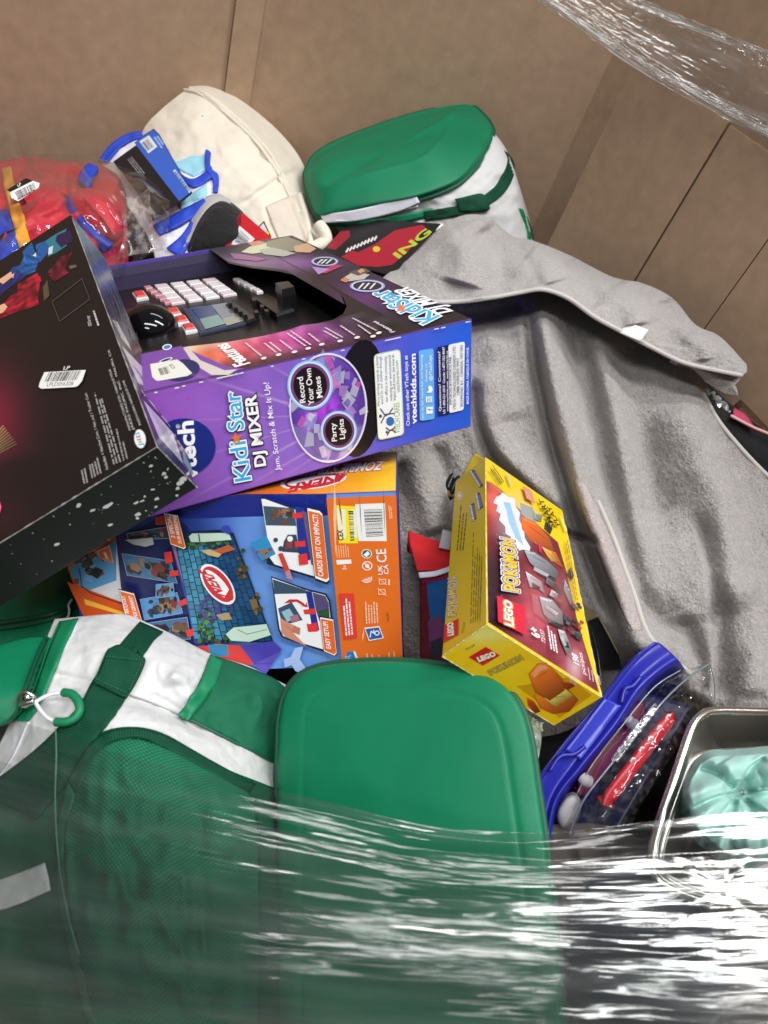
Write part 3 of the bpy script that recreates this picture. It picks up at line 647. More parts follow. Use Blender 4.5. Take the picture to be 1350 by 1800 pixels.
# --- toy mixer box, violet and blue, with a cut-out window
o, A = at_frame([-0.1986, 0.4242, 0.8856], [[0.2474, 0.2383, 0.0645], [-0.3001, 0.3614, -0.2001], [-0.0459, 0.0202, 0.107]])
def mixer_box():
    ax, ay, az = A; root = thing('mixer_toy_box', o, 'violet and blue windowed toy box lettered DJ MIXER, lying across the middle of the pile', 'toy box')
    Z = lambda x, y, z: o + x * ax + y * ay + z * az
    top = Print(Z(0, 0, 1), ax, ay)
    hole_px = [(372, 437), (386, 449), (402, 461), (440, 469), (490, 475), (540, 487), (578, 503), (603, 521), (610, 538), (603, 552), (585, 562), (558, 568), (530, 571), (500, 581), (460, 590), (400, 600), (330, 608), (262, 617)]
    L = [tuple(top.P(*p)) for p in hole_px]
    yb = 0.985
    L = [(L[0][0], yb)] + L[1:] + [(0.03, L[-1][1]), (0.03, yb)]
    # top panel in two shells with an edge, everything but the window
    outer = [(0, 0), (1, 0), (1, 1), (L[0][0] + 0.004, 1), ] + [(x, y) for x, y in L[:-1]] + [(0.03, yb), (0.03, 1), (0, 1)]
    T = tessellate_polygon([[Vector((x, y, 0)) for x, y in outer]]); n = len(outer)
    th = 0.012
    V = [Z(x, y, 1) for x, y in outer] + [Z(x, y, 1 - th) for x, y in outer]
    F = []
    for t in T:
        q = [outer[i] for i in t]; ar = (q[1][0] - q[0][0]) * (q[2][1] - q[0][1]) - (q[2][0] - q[0][0]) * (q[1][1] - q[0][1])
        t = list(t) if ar > 0 else list(t)[::-1]
        F.append(tuple(t)); F.append(tuple(i + n for i in t[::-1]))
    nt = len(F)
    F += [(i, i + n, (i + 1) % n + n, (i + 1) % n) for i in range(n)]
    cb = M['cutboard']
    mesh('window_panel', V, F, None, root, False, mats=[mat('black_gloss_card', sr(26, 20, 28), 0.3, coat=0.2), cb], mi=[0] * nt + [1] * n)
    # side, end, back and bottom boards
    def slab(name, p, q, r, t, m, par=root):
        p, q, r = map(np.asarray, (p, q, r)); nn = np.cross(q - p, r - p); nn /= np.linalg.norm(nn); nn *= t; s_ = q + r - p
        V = [p, q, s_, r, p + nn, q + nn, s_ + nn, r + nn]
        return mesh(name, V, [(0, 1, 2, 3), (7, 6, 5, 4), (0, 4, 5, 1), (1, 5, 6, 2), (2, 6, 7, 3), (3, 7, 4, 0)], m, par, False)
    side_m = mat('violet_card', sr(112, 70, 168), 0.36); blue_m = mat('blue_card', sr(36, 72, 190), 0.36)
    e_ = 0.999
    slab('side_board', Z(0, 0, 0), Z(1, 0, 0), Z(0, 0, 1), -0.0016, side_m)
    slab('end_board', Z(1, 0.006, 0), Z(1, 1, 0), Z(1, 0.006, e_), -0.0016, blue_m)
    slab('end_board', Z(0, 0.006, 0), Z(0, 1, 0), Z(0, 0.006, e_), 0.0016, side_m)
    slab('rim_board', Z(0.006, 1, 0), Z(0.994, 1, 0), Z(0.006, 1, 0.998), 0.0032, M['purple'])
    slab('bottom_board', Z(0.006, 0.006, 0), Z(0.994, 0.006, 0), Z(0.006, 0.994, 0), 0.0016, blue_m)
    # moulded tray wall just inside the rim
    for k, (ya, za, yb2, zb) in enumerate(((0.985, 0.965, 0.972, 0.88), (0.972, 0.88, 0.960, 0.875), (0.960, 0.875, 0.948, 0.62))):
        slab('tray_wall', Z(0.02, ya, za), Z(0.74, ya, za), Z(0.02, yb2, zb), 0.001, M['tray'])
    slab('tray_wall', Z(0.02, 0.02, 0.40), Z(0.98, 0.02, 0.40), Z(0.02, 0.975, 0.40), 0.001, mat('tray_floor', sr(16, 15, 20), 0.5))
    # ---- print on the top panel
    p = top
    def topfield(u, v):
        x, y = p.P(u, v); c = np.array([34., 26., 36.])
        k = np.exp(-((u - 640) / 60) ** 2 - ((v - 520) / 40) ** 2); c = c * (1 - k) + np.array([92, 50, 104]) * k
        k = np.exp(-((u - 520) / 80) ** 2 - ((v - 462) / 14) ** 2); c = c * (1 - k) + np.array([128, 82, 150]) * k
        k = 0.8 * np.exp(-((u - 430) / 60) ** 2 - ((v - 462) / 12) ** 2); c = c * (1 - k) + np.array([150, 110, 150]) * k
        return c
    hp = [L[7], L[8], L[9], L[10]]
    yh = min(y for x, y in L[5:16]); xr = max(x for x, y in L)
    # right of the window, then the far strip, then the near strip
    p.grad([(xr + 0.006, 0.003), (0.998, 0.003), (0.998, 0.998), (xr + 0.006, 0.998)], 20, 24, topfield, True)
    far = [(x, y) for x, y in L[:9] if y > L[8][1] - 0.02]
    for i in range(len(far) - 1):
        (x0, y0), (x1, y1) = far[i], far[i + 1]
        p.grad([(x0, y0 + 0.012), (x1 + 1e-4, y1 + 0.012), (x1 + 1e-4, 0.996), (x0, 0.996)], 4, 8, topfield, True)
    near = [(x, y) for x, y in L[9:18]][::-1]
    near[-1] = (xr + 0.006, near[-1][1])
    pal = [(0.0, (206, 110, 60)), (0.14, (222, 116, 66)), (0.28, (206, 84, 84)), (0.42, (196, 78, 120)), (0.55, (190, 70, 150)), (0.72, (140, 74, 140)), (0.86, (60, 40, 66)), (1.0, (34, 26, 36))]
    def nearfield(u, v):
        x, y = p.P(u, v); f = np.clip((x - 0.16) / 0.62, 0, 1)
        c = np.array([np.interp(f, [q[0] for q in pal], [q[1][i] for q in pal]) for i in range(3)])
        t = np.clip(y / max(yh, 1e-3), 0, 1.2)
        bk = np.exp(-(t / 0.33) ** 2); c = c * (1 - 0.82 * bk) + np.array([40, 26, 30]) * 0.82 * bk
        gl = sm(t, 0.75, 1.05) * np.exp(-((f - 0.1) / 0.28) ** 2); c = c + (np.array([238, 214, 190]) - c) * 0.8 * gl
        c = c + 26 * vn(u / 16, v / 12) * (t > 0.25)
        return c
    xs0 = top.P(327, 611)[0]
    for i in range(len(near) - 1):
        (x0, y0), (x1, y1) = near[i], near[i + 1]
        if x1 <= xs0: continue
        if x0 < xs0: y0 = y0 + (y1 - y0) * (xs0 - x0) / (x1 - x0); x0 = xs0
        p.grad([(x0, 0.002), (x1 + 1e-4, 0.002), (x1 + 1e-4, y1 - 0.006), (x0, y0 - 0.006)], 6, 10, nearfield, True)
    p.poly([(0.003, 0.003), (xs0 + 0.09, 0.003), (xs0 + 0.05, 0.04), (xs0 - 0.01, near[0][1] - 0.012), (0.003, near[0][1] - 0.012)], (118, 72, 160), True)
    p.poly([(322, 612), (330, 610), (352, 634), (395, 652), (418, 650), (402, 660), (372, 660), (340, 640)], (206, 196, 190))
    p.ell((319, 652), 33, 19, (28, 34, 92), -0.2); p.ell((294, 611), 8.5, 5, (236, 238, 244), -0.2); p.ell((294, 611), 6.5, 3.4, (58, 120, 200), -0.2)
    p.use('price_sticker'); p.poly([(264, 641), (312, 633), (322, 640), (338, 657), (330, 662), (276, 671), (268, 664)], (222, 222, 214))
    p.bars([(283, 661), (300, 657), (295, 645), (278, 649)], 12, (60, 60, 60)); p.text('C3', (304, 650), (297, 643), (309, 648), (60, 60, 60), 0.02)
    p.use('artwork')
    p.ell((292, 634), 12, 3, (236, 236, 240), -0.3); p.ell((292, 634), 9.5, 2, (28, 34, 92), -0.3)
    # photographs, badges and lettering
    p.poly([(424, 444), (440, 434), (470, 428), (490, 432), (478, 442), (444, 447)], (206, 210, 180)); p.poly([(470, 425), (505, 417), (525, 424), (556, 438), (540, 443), (500, 442), (468, 434)], (132, 132, 112))
    p.poly([(516, 434), (540, 428), (556, 438), (545, 445), (520, 444)], (204, 164, 132)); p.poly([(436, 428), (455, 424), (470, 428), (444, 434)], (196, 140, 110))
    p.poly([(455, 440), (480, 436), (520, 446), (500, 452), (464, 448)], (172, 176, 160)); p.poly([(404, 446), (428, 448), (470, 456), (452, 460), (412, 456)], (146, 90, 138))
    for a_, c_ in (([(600, 492), (622, 478), (650, 484), (640, 492), (612, 496)], (196, 184, 176)), ([(612, 480), (640, 472), (652, 478), (630, 486)], (92, 84, 80)), ([(598, 494), (606, 488), (616, 493), (608, 498)], (190, 130, 104)), ([(628, 478), (636, 473), (642, 477), (634, 482)], (206, 150, 120)), ([(556, 478), (590, 466), (604, 468), (572, 482)], (176, 60, 96)), ([(548, 470), (580, 474), (560, 484)], (176, 140, 196))): p.poly(a_, c_)
    for c_, rx, ry in (((646, 504), 31, 11), ((571, 461), 24, 8.5)):
        p.use('badge')
        p.ell(c_, rx, ry, (150, 160, 214), 0.0); p.ell(c_, rx * 0.9, ry * 0.86, (206, 214, 240), 0.0); p.ell(c_, rx * 0.82, ry * 0.76, (44, 36, 52))
        for k in (-0.4, -0.1, 0.25): p.poly([(c_[0] + rx * k - 5, c_[1] + ry * 0.5), (c_[0] + rx * k - 2, c_[1] + ry * 0.5), (c_[0] + rx * k + 8, c_[1] - ry * 0.45), (c_[0] + rx * k + 4, c_[1] - ry * 0.45)], (226, 226, 232))
    p.use('inscription')
    p.text('KidiStar', (774, 558), (674, 510), (744, 573), (70, 170, 224), 0.02, [(0.075, (240, 244, 250))])
    p.poly([(704, 536), (708, 541), (714, 541), (710, 546), (712, 551), (705, 548), (699, 550), (700, 545), (696, 541), (702, 541)], (226, 122, 60))
    p.text('DJ MIXER', (796, 549), (714, 506), (767, 555), (246, 246, 250), 0.035)
    p.text('Features', (440, 641), (398, 605), (414, 648), (250, 248, 246), 0.03)
    for i, (a_, b_, n_) in enumerate((((458, 628), (430, 605), 1), ((484, 622), (460, 603), 2), ((512, 617), (490, 600), 1), ((536, 611), (500, 586), 2), ((560, 604), (540, 588), 1), ((592, 598), (560, 580), 2), ((622, 592), (592, 572), 1), ((650, 590), (622, 570), 1), ((660, 584), (618, 562), 1))):
        p.lines([a_, b_, (a_[0] + (3.2 if n_ == 1 else 9), a_[1] - (0.7 if n_ == 1 else 2))], max(n_, 1) if n_ > 1 else 1, (226, 206, 212), 0.34)
        p.ell((a_[0] + 6, a_[1] + 4), 5, 2.2, (230, 220, 222), -0.2)
    p.text('Features', (695, 586), (660, 567), (688, 588), (220, 214, 226), 0.02)
    p.done(root)
    # ---- print on the long side
    p = Print(Z(0, 0, 0), ax, az)
    def sidefield(u, v):
        f = np.clip((u - 300) / 520, 0, 1); c = np.array([np.interp(f, [0, 0.3, 0.55, 0.75, 1], q) for q in ([142, 140, 128, 84, 36], [82, 96, 100, 88, 92], [182, 194, 204, 208, 212])])
        return c + 6 * vn(u / 30, v / 30)
    p.grad([(0.002, 0.008), (0.998, 0.008), (0.998, 0.992), (0.002, 0.992)], 60, 16, sidefield, True)
    for (a_, b_, w_, al) in (((540, 720), (330, 655), 9, 0.55), ((540, 730), (300, 740), 5, 0.35), ((550, 760), (330, 880), 8, 0.5), ((565, 780), (430, 856), 7, 0.5), ((600, 770), (500, 838), 5, 0.5), ((545, 745), (320, 812), 5, 0.35), ((560, 690), (470, 640), 7, 0.55), ((600, 640), (560, 622), 8, 0.5)):
        a_ = np.array(a_, float); b_ = np.array(b_, float); e_ = (b_ - a_) / np.linalg.norm(b_ - a_); k_ = np.array([-e_[1], e_[0]]); nb = 8
        q = [a_ + k_ * w_ * 0.35, b_ + k_ * w_ * 0.5, b_ - k_ * w_ * 0.5, a_ - k_ * w_ * 0.35]
        def beam(u, v, a_=a_, b_=b_, e_=e_, k_=k_, w_=w_, al=al):
            r_ = (np.array([u, v]) - a_); t_ = r_ @ e_ / np.linalg.norm(b_ - a_); x_ = abs(r_ @ k_) / w_
            return (236, 196, 250, al * (1 - 0.9 * t_) * max(0, 1 - (x_ / 0.45)) )
        p.grad(q, 10, 4, beam, a=True)
    for c_ in ((330, 700), (312, 728), (372, 842)): p.ell(c_, 5, 3, (220, 70, 190), a=0.8, a2=0.0)
    p.ell((632, 700), 44, 104, (20, 16, 26), 0.10)
    # mirror ball
    bc = np.array([576., 716.])
    def ball(u, v):
        x, y = (u - bc[0]) / 68, (v - bc[1]) / 96; k = np.floor(4.2 * x + 2 * y), np.floor(3.1 * y - 1.7 * x); r_ = abs(math.sin(k[0] * 12.9 + k[1] * 78.2) * 43.7) % 1
        base = np.array([96, 62, 168]) * (0.7 + 0.5 * r_) + (np.array([214, 80, 190]) - 60) * max(0, 0.75 - abs(x + 0.1) - abs(y - 0.05)) * (0.6 + r_)
        if r_ > 0.78: base = base * 0.3 + np.array([226, 206, 240]) * 0.7
        if y > 0.35: base = base * 0.65 + np.array([190, 186, 214]) * 0.35
        return base
    th_ = np.linspace(0, 2 * np.pi, 44, endpoint=False); p.ell(bc, 68, 96, (204, 206, 232)); p.use('artwork')
    N = 26
    for i in range(N):      # facets, one strip of the ball at a time
        y0, y1 = -0.97 + 1.94 * i / N, -0.97 + 1.94 * (i + 1) / N
        x0, x1 = math.sqrt(1 - y0 * y0) * 0.975, math.sqrt(1 - y1 * y1) * 0.975
        p.z -= p.step * 0.97
        p.grad([(bc[0] - 67 * x0, bc[1] + 95 * y0), (bc[0] + 67 * x0, bc[1] + 95 * y0), (bc[0] + 67 * x1, bc[1] + 95 * y1), (bc[0] - 67 * x1, bc[1] + 95 * y1)], 22, 1, ball)
    p.z += p.step * 4
    for k in range(46):
        a_ = rnd.random() * 6.28; r_ = 0.45 + 0.5 * rnd.random(); c_ = bc + np.array([66 * r_ * math.cos(a_), 94 * r_ * math.sin(a_)]); s_ = 5 + 8 * rnd.random()
        t_ = [c_ + s_ * np.array([math.cos(q + a_), 1.3 * math.sin(q + a_)]) for q in (0, 1.5 + rnd.random(), 3.2, 4.4 + rnd.random())]
        p.poly(t_, rnd.choice([(236, 230, 246), (190, 150, 226), (120, 90, 190), (224, 110, 206), (150, 160, 230), (210, 214, 236)]), a=0.55)
    p.ell(bc, 68.5, 96.5, (226, 226, 246), hole=0.965, n=44)
    for c_, rx, ry in (((544, 676), 40, 44), ((594, 756), 32, 35)):
        p.ell(c_, rx * 1.12, ry * 1.12, (150, 205, 244), a=0.9, a2=0.0, n=36); p.ell(c_, rx, ry, (150, 200, 244), n=36); p.ell(c_, rx * 0.93, ry * 0.93, (212, 232, 250), n=36); p.ell(c_, rx * 0.87, ry * 0.87, (30, 16, 26), edge=(120, 70, 132), n=36); p.ell(c_, rx * 0.74, ry * 0.74, (26, 14, 22), n=36)
    wh = (248, 247, 250)
    for t_, a_, b_, c_ in (('Record', (536, 706), (531, 661), (526, 708)), ('Your Own', (551, 710), (545, 646), (541, 712)), ('Mixes', (566, 697), (561, 660), (556, 699)), ('Party', (591, 774), (588, 742), (582, 775)), ('Lights', (605, 770), (602, 735), (596, 771))): p.text(t_, a_, b_, c_, wh, 0.012)
    p.use('logo'); p.ell((322, 784), 56, 50, (26, 40, 124), n=40)
    p.text('vtech', (346, 842), (338, 738), (319, 845), wh, 0.03); p.text('®', (316, 751), (315, 744), (309, 752), wh, 0.0)
    p.text('Kidi', (440, 841), (430, 773), (412, 846), (52, 172, 224), 0.01, [(0.085, (28, 40, 110)), (0.06, (246, 248, 252))]); p.text('Star', (428, 753), (420, 686), (400, 757), (52, 172, 224), 0.01, [(0.085, (28, 40, 110)), (0.06, (246, 248, 252))])
    p.poly([(404, 768), (410, 766), (412, 758), (416, 765), (424, 763), (419, 770), (422, 778), (415, 774), (409, 779), (410, 771)], (226, 116, 40))
    p.text('DJ MIXER', (466, 817), (448, 691), (447, 820), wh, 0.03, [(0.09, (22, 20, 40))])
    p.text('Jam, Scratch & Mix It Up!', (492, 825), (471, 671), (483, 826), wh, 0.004)
    p.use('printed_panel')
    def rr(q, c, r_=0.16):
        p.use('printed_panel')
        q = [np.asarray(x, float) for x in q]; o_ = []
        for i in range(4):
            a_, b_, c_ = q[i - 1], q[i], q[(i + 1) % 4]; d_ = min(np.linalg.norm(a_ - b_), np.linalg.norm(c_ - b_)) * r_
            e1 = (a_ - b_) / np.linalg.norm(a_ - b_) * d_; e2 = (c_ - b_) / np.linalg.norm(c_ - b_) * d_
            for t_ in (0, 0.33, 0.67, 1): o_.append(b_ + e1 * (1 - t_) ** 2 + e2 * t_ ** 2)
        p.poly(o_, c)
    rr([(655, 622), (702, 612), (709, 763), (663, 773)], (190, 214, 160)); rr([(656, 624), (701, 614), (707, 762), (664, 771)], (240, 243, 246))
    rr([(734, 615), (760, 611), (762, 735), (736, 739)], (104, 176, 240)); p.use('printed_panel'); p.poly([(767, 609), (786, 605), (788, 726), (769, 729)], (30, 36, 92)); rr([(786, 605), (815, 599), (813, 719), (788, 725)], (238, 240, 244))
    p.use('inscription'); dk = (70, 76, 96)
    for t_, a_, b_ in (("We're working towards a better", (666, 713), (663, 624)), ('world for our children through', (672, 709), (669, 625)), ('our efforts in the community,', (680, 705), (678, 624)), ('reducing our environmental', (688, 703), (685, 623)), ('impact and more. See how at', (694, 702), (691, 622))):
        p.text(t_, a_, b_, (a_[0] - 5, a_[1] + 0.4), dk, -0.002)
    p.text('vtechcares.com', (701, 688), (698, 632), (695, 689), (112, 150, 60), 0.0); p.text('VTECH CARES', (702, 759), (700, 706), (692, 760), (150, 180, 90), 0.0)
    p.use('logo'); p.ell((684, 739), 7, 8, (52, 110, 190)); p.ell((667, 730), 2.6, 3, dk); p.ell((678, 758), 2, 2.4, dk)
    for q in ([(668, 742), (674, 730), (682, 726), (691, 725)], [(667, 717), (674, 727), (682, 726), (688, 716)], [(679, 763), (683, 755), (688, 754), (693, 758)], [(677, 750), (683, 755), (689, 752), (692, 749)]): p.rim(q, dk, 2, False)
    p.text('Check out other VTech toys at', (718, 746), (714, 623), (712, 747), wh, 0.006); p.text('vtechkids.com', (730, 743), (728, 620), (721, 744), wh, 0.03)
    p.text('Join us for more fun and learning', (742, 736), (740, 622), (738, 737), wh, 0.0); p.text('Follow us', (749, 668), (748, 638), (745, 669), wh, 0.0); p.text('@VTechToys', (757, 667), (756, 623), (752, 668), wh, 0.012)
    p.use('logo'); p.poly([(747, 726), (758, 725), (759, 713), (747, 714)], wh); p.text('f', (759, 720), (759, 716), (749, 720.5), (84, 156, 228), 0.03)
    p.use('logo'); p.poly([(746, 706), (757, 705), (757, 695), (746, 696)], wh); p.poly([(748, 704.5), (755.5, 703.7), (755.5, 696.5), (748, 697.3)], (104, 176, 240)); p.ell((751.7, 700.5), 2.6, 2.6, wh); p.ell((751.7, 700.5), 1.5, 1.5, (104, 176, 240))
    p.use('logo'); p.poly([(747, 688), (751, 685), (750, 678), (754, 676), (757, 679), (758, 684), (756, 688), (752, 689)], wh)
    for t_, a_, b_, h_ in (('Questions? Comments?', (773, 721), (771, 616), 4), ('US: 1-800-521-2010  Canada: 1-877-352-8697', (780, 725), (779, 608), 4), ('www.vtechkids.com  www.vtechkids.ca', (785.5, 721), (784.5, 615), 3)): p.text(t_, a_, b_, (a_[0] - h_, a_[1] + 0.3), wh, 0.01)
    for t_, a_, b_ in (('IMPORTED BY/IMPORTÉ PAR :', (792, 709), (791, 622)), ('VTECH TECHNOLOGIES CANADA LTD.', (799, 718), (798, 606)), ('13888 WIRELESS WAY', (805, 692), (804, 627)), ('RICHMOND, B.C., CANADA, V6V 0A3', (811.5, 712), (811, 605))): p.text(t_, a_, b_, (a_[0] - 4.6, a_[1] + 0.4), (60, 62, 70), 0.0)
    p.text('MADE IN CHINA. FABRIQUÉ EN CHINE.', (821, 708), (821, 608), (817, 708.5), wh, 0.005)
    p.done(root)
    # worn white along the long edge
    p = Print(Z(0, 0, 0), ax, az, M['paper']); p.z = 0.0035; p.use('edge_wear')
    for k in range(26):
        x = rnd.random(); w_ = 0.004 + 0.03 * rnd.random() ** 2; p.z += 1e-5; p.poly([(x, 0.992), (x + w_, 0.99), (x + w_ * 0.8, 1.0), (x + w_ * 0.1, 1.0)], (226, 214, 236), True)
    p.z = 0.0005; p.done(root)
    # ---- the toy inside: pads, buttons, screen, dome and slider on a sloping deck
    dk_ = Print(Z(0, 0, 0.76), ax, ay)
    toy = thing('toy_mixer', Z(0.4, 0.5, 0.42), 'black toy mixing desk with white pads, seen inside the violet window box', 'toy')
    def slabpx(name, q, hgt, m, zb=0.76, inset=0.9):
        """a raised key: q = four corners on the deck in the photograph"""
        L_ = [dk_.P(*x) for x in q]; c_ = sum(L_) / 4; nz = az / np.linalg.norm(az)
        lo = [Z(x, y, zb) for x, y in L_]; hi = [Z(*(c_ + (np.array([x, y]) - c_) * inset), zb) + nz * hgt for x, y in L_]; md = [a_ * 0.45 + (b_ + nz * 0) * 0.55 + nz * 0 for a_, b_ in zip([Z(*(c_ + (np.array([x, y]) - c_)), zb) + nz * hgt * 0.6 for x, y in L_], hi)]
        V = lo + [Z(x, y, zb) + nz * hgt * 0.7 for x, y in L_] + hi
        F = [(i, (i + 1) % 4, 4 + (i + 1) % 4, 4 + i) for i in range(4)] + [(4 + i, 4 + (i + 1) % 4, 8 + (i + 1) % 4, 8 + i) for i in range(4)] + [(8, 9, 10, 11)]
        return mesh(name, V, F, m, toy, False)
    deckm = mat('black_deck', sr(20, 19, 22), 0.35)
    slab('deck', Z(0.06, 0.06, 0.42), Z(0.80, 0.06, 0.42), Z(0.06, 0.87, 0.42), 0.0, deckm, toy)
    V = [Z(x, y, z) for z in (0.41, 0.76) for x, y in ((0.06, 0.06), (0.78, 0.06), (0.78, 0.935), (0.06, 0.935))]
    mesh('deck_shell', V, [(4, 5, 6, 7), (0, 4, 7, 3), (1, 2, 6, 5), (3, 7, 6, 2), (0, 1, 5, 4)], deckm, toy, False)
    c0, c1, c2, c3 = map(np.array, ((268., 504.), (380., 491.), (421., 520.), (300., 539.)))
    bl = lambda s_, t_: (1 - s_) * (1 - t_) * c0 + s_ * (1 - t_) * c1 + s_ * t_ * c2 + (1 - s_) * t_ * c3
    padm = [mat('pad_' + str(k), c, 0.35) for k, c in enumerate((sr(226, 222, 226), sr(222, 206, 212)))]
    for i in range(4):
        for j in range(4):
            g = 0.026; s_, t_ = i / 4, j / 4
            slabpx('pad', [bl(s_ + g, t_ + g), bl(s_ + .25 - g, t_ + g), bl(s_ + .25 - g, t_ + .25 - g), bl(s_ + g, t_ + .25 - g)], 0.0035, padm[(i + j) % 3 == 0], inset=0.93)
    for j in range(5):
        a_ = np.array([253., 508.]) + np.array([36., 28.]) * j / 4.4; slabpx('key', [a_, a_ + (12, -2), a_ + (17, 2), a_ + (5, 4)], 0.004, M['pinkish'])
    for j in range(4):
        a_ = np.array([410., 494.]) + np.array([44., 24.]) * j / 4; slabpx('key', [a_, a_ + (11, -1.5), a_ + (20, 4.5), a_ + (9, 6)], 0.004, padm[0])
    for a_ in ((233, 519), (292, 549), (306, 563), (319, 577)):
        a_ = np.array(a_, float); slabpx('button_surround', [a_, a_ + (20, -4), a_ + (29, 8), a_ + (8, 12)], 0.004, M['white']); 
        b_ = slabpx('button', [a_ + (3, 1), a_ + (19, -2), a_ + (25.5, 7), a_ + (9, 9.5)], 0.0062, M['red'])
    scr = slabpx('screen', [(322, 546), (404, 535), (444, 569), (352, 590)], 0.003, mat('dark_screen', sr(52, 64, 84), 0.12)); sp = Print(Z(0, 0, 0.76), ax, ay, M['gloss']); sp.z = 0.0036; sp.use('screen_picture')
    sp.poly([(338, 548), (372, 541), (384, 558), (352, 566)], (40, 60, 104)); sp.poly([(352, 566), (384, 558), (398, 574), (362, 584)], (118, 154, 148)); sp.poly([(372, 541), (400, 537), (424, 556), (392, 566)], (120, 124, 132)); sp.poly([(392, 566), (424, 556), (436, 567), (400, 578)], (150, 150, 132)); sp.done(scr)
    for k, (x, y) in enumerate(((405, 545), (415, 553), (424, 560), (432, 566), (452, 562), (462, 552), (470, 560), (448, 540))): slabpx('knob', [(x - 4, y - 2), (x + 3, y - 3), (x + 5, y + 2), (x - 2, y + 3)], 0.010, M['black'])
    rail = slabpx('slider_rail', [(397, 541), (412, 538), (452, 568), (438, 574)], 0.006, M['black']); slabpx('slider_rail', [(440, 532), (470, 526), (520, 556), (488, 566)], 0.009, M['black'])
    slabpx('slider_grip', [(488, 540), (512, 536), (524, 548), (500, 554)], 0.030, M['black'])
    # dome
    cx_, cy_ = dk_.P(262, 580); nz = az / np.linalg.norm(az); ex = ax / np.linalg.norm(ax); ey = np.cross(nz, ex); cen = Z(cx_, cy_, 0.76); V = []; nn_ = 28
    for i in range(9):
        t_ = i / 8 * 1.5; r_ = 0.034 * math.cos(t_) if i < 8 else 0.0001; z_ = 0.030 * math.sin(t_)
        V += [cen + ex * r_ * math.cos(a_) + ey * r_ * math.sin(a_) + nz * z_ for a_ in np.linspace(0, 6.2832, nn_, endpoint=False)]
    mesh('dome', V, grid_faces(9, nn_, True), mat('smoked_dome', sr(14, 13, 16), 0.08), toy)
    return root
mixer_box()
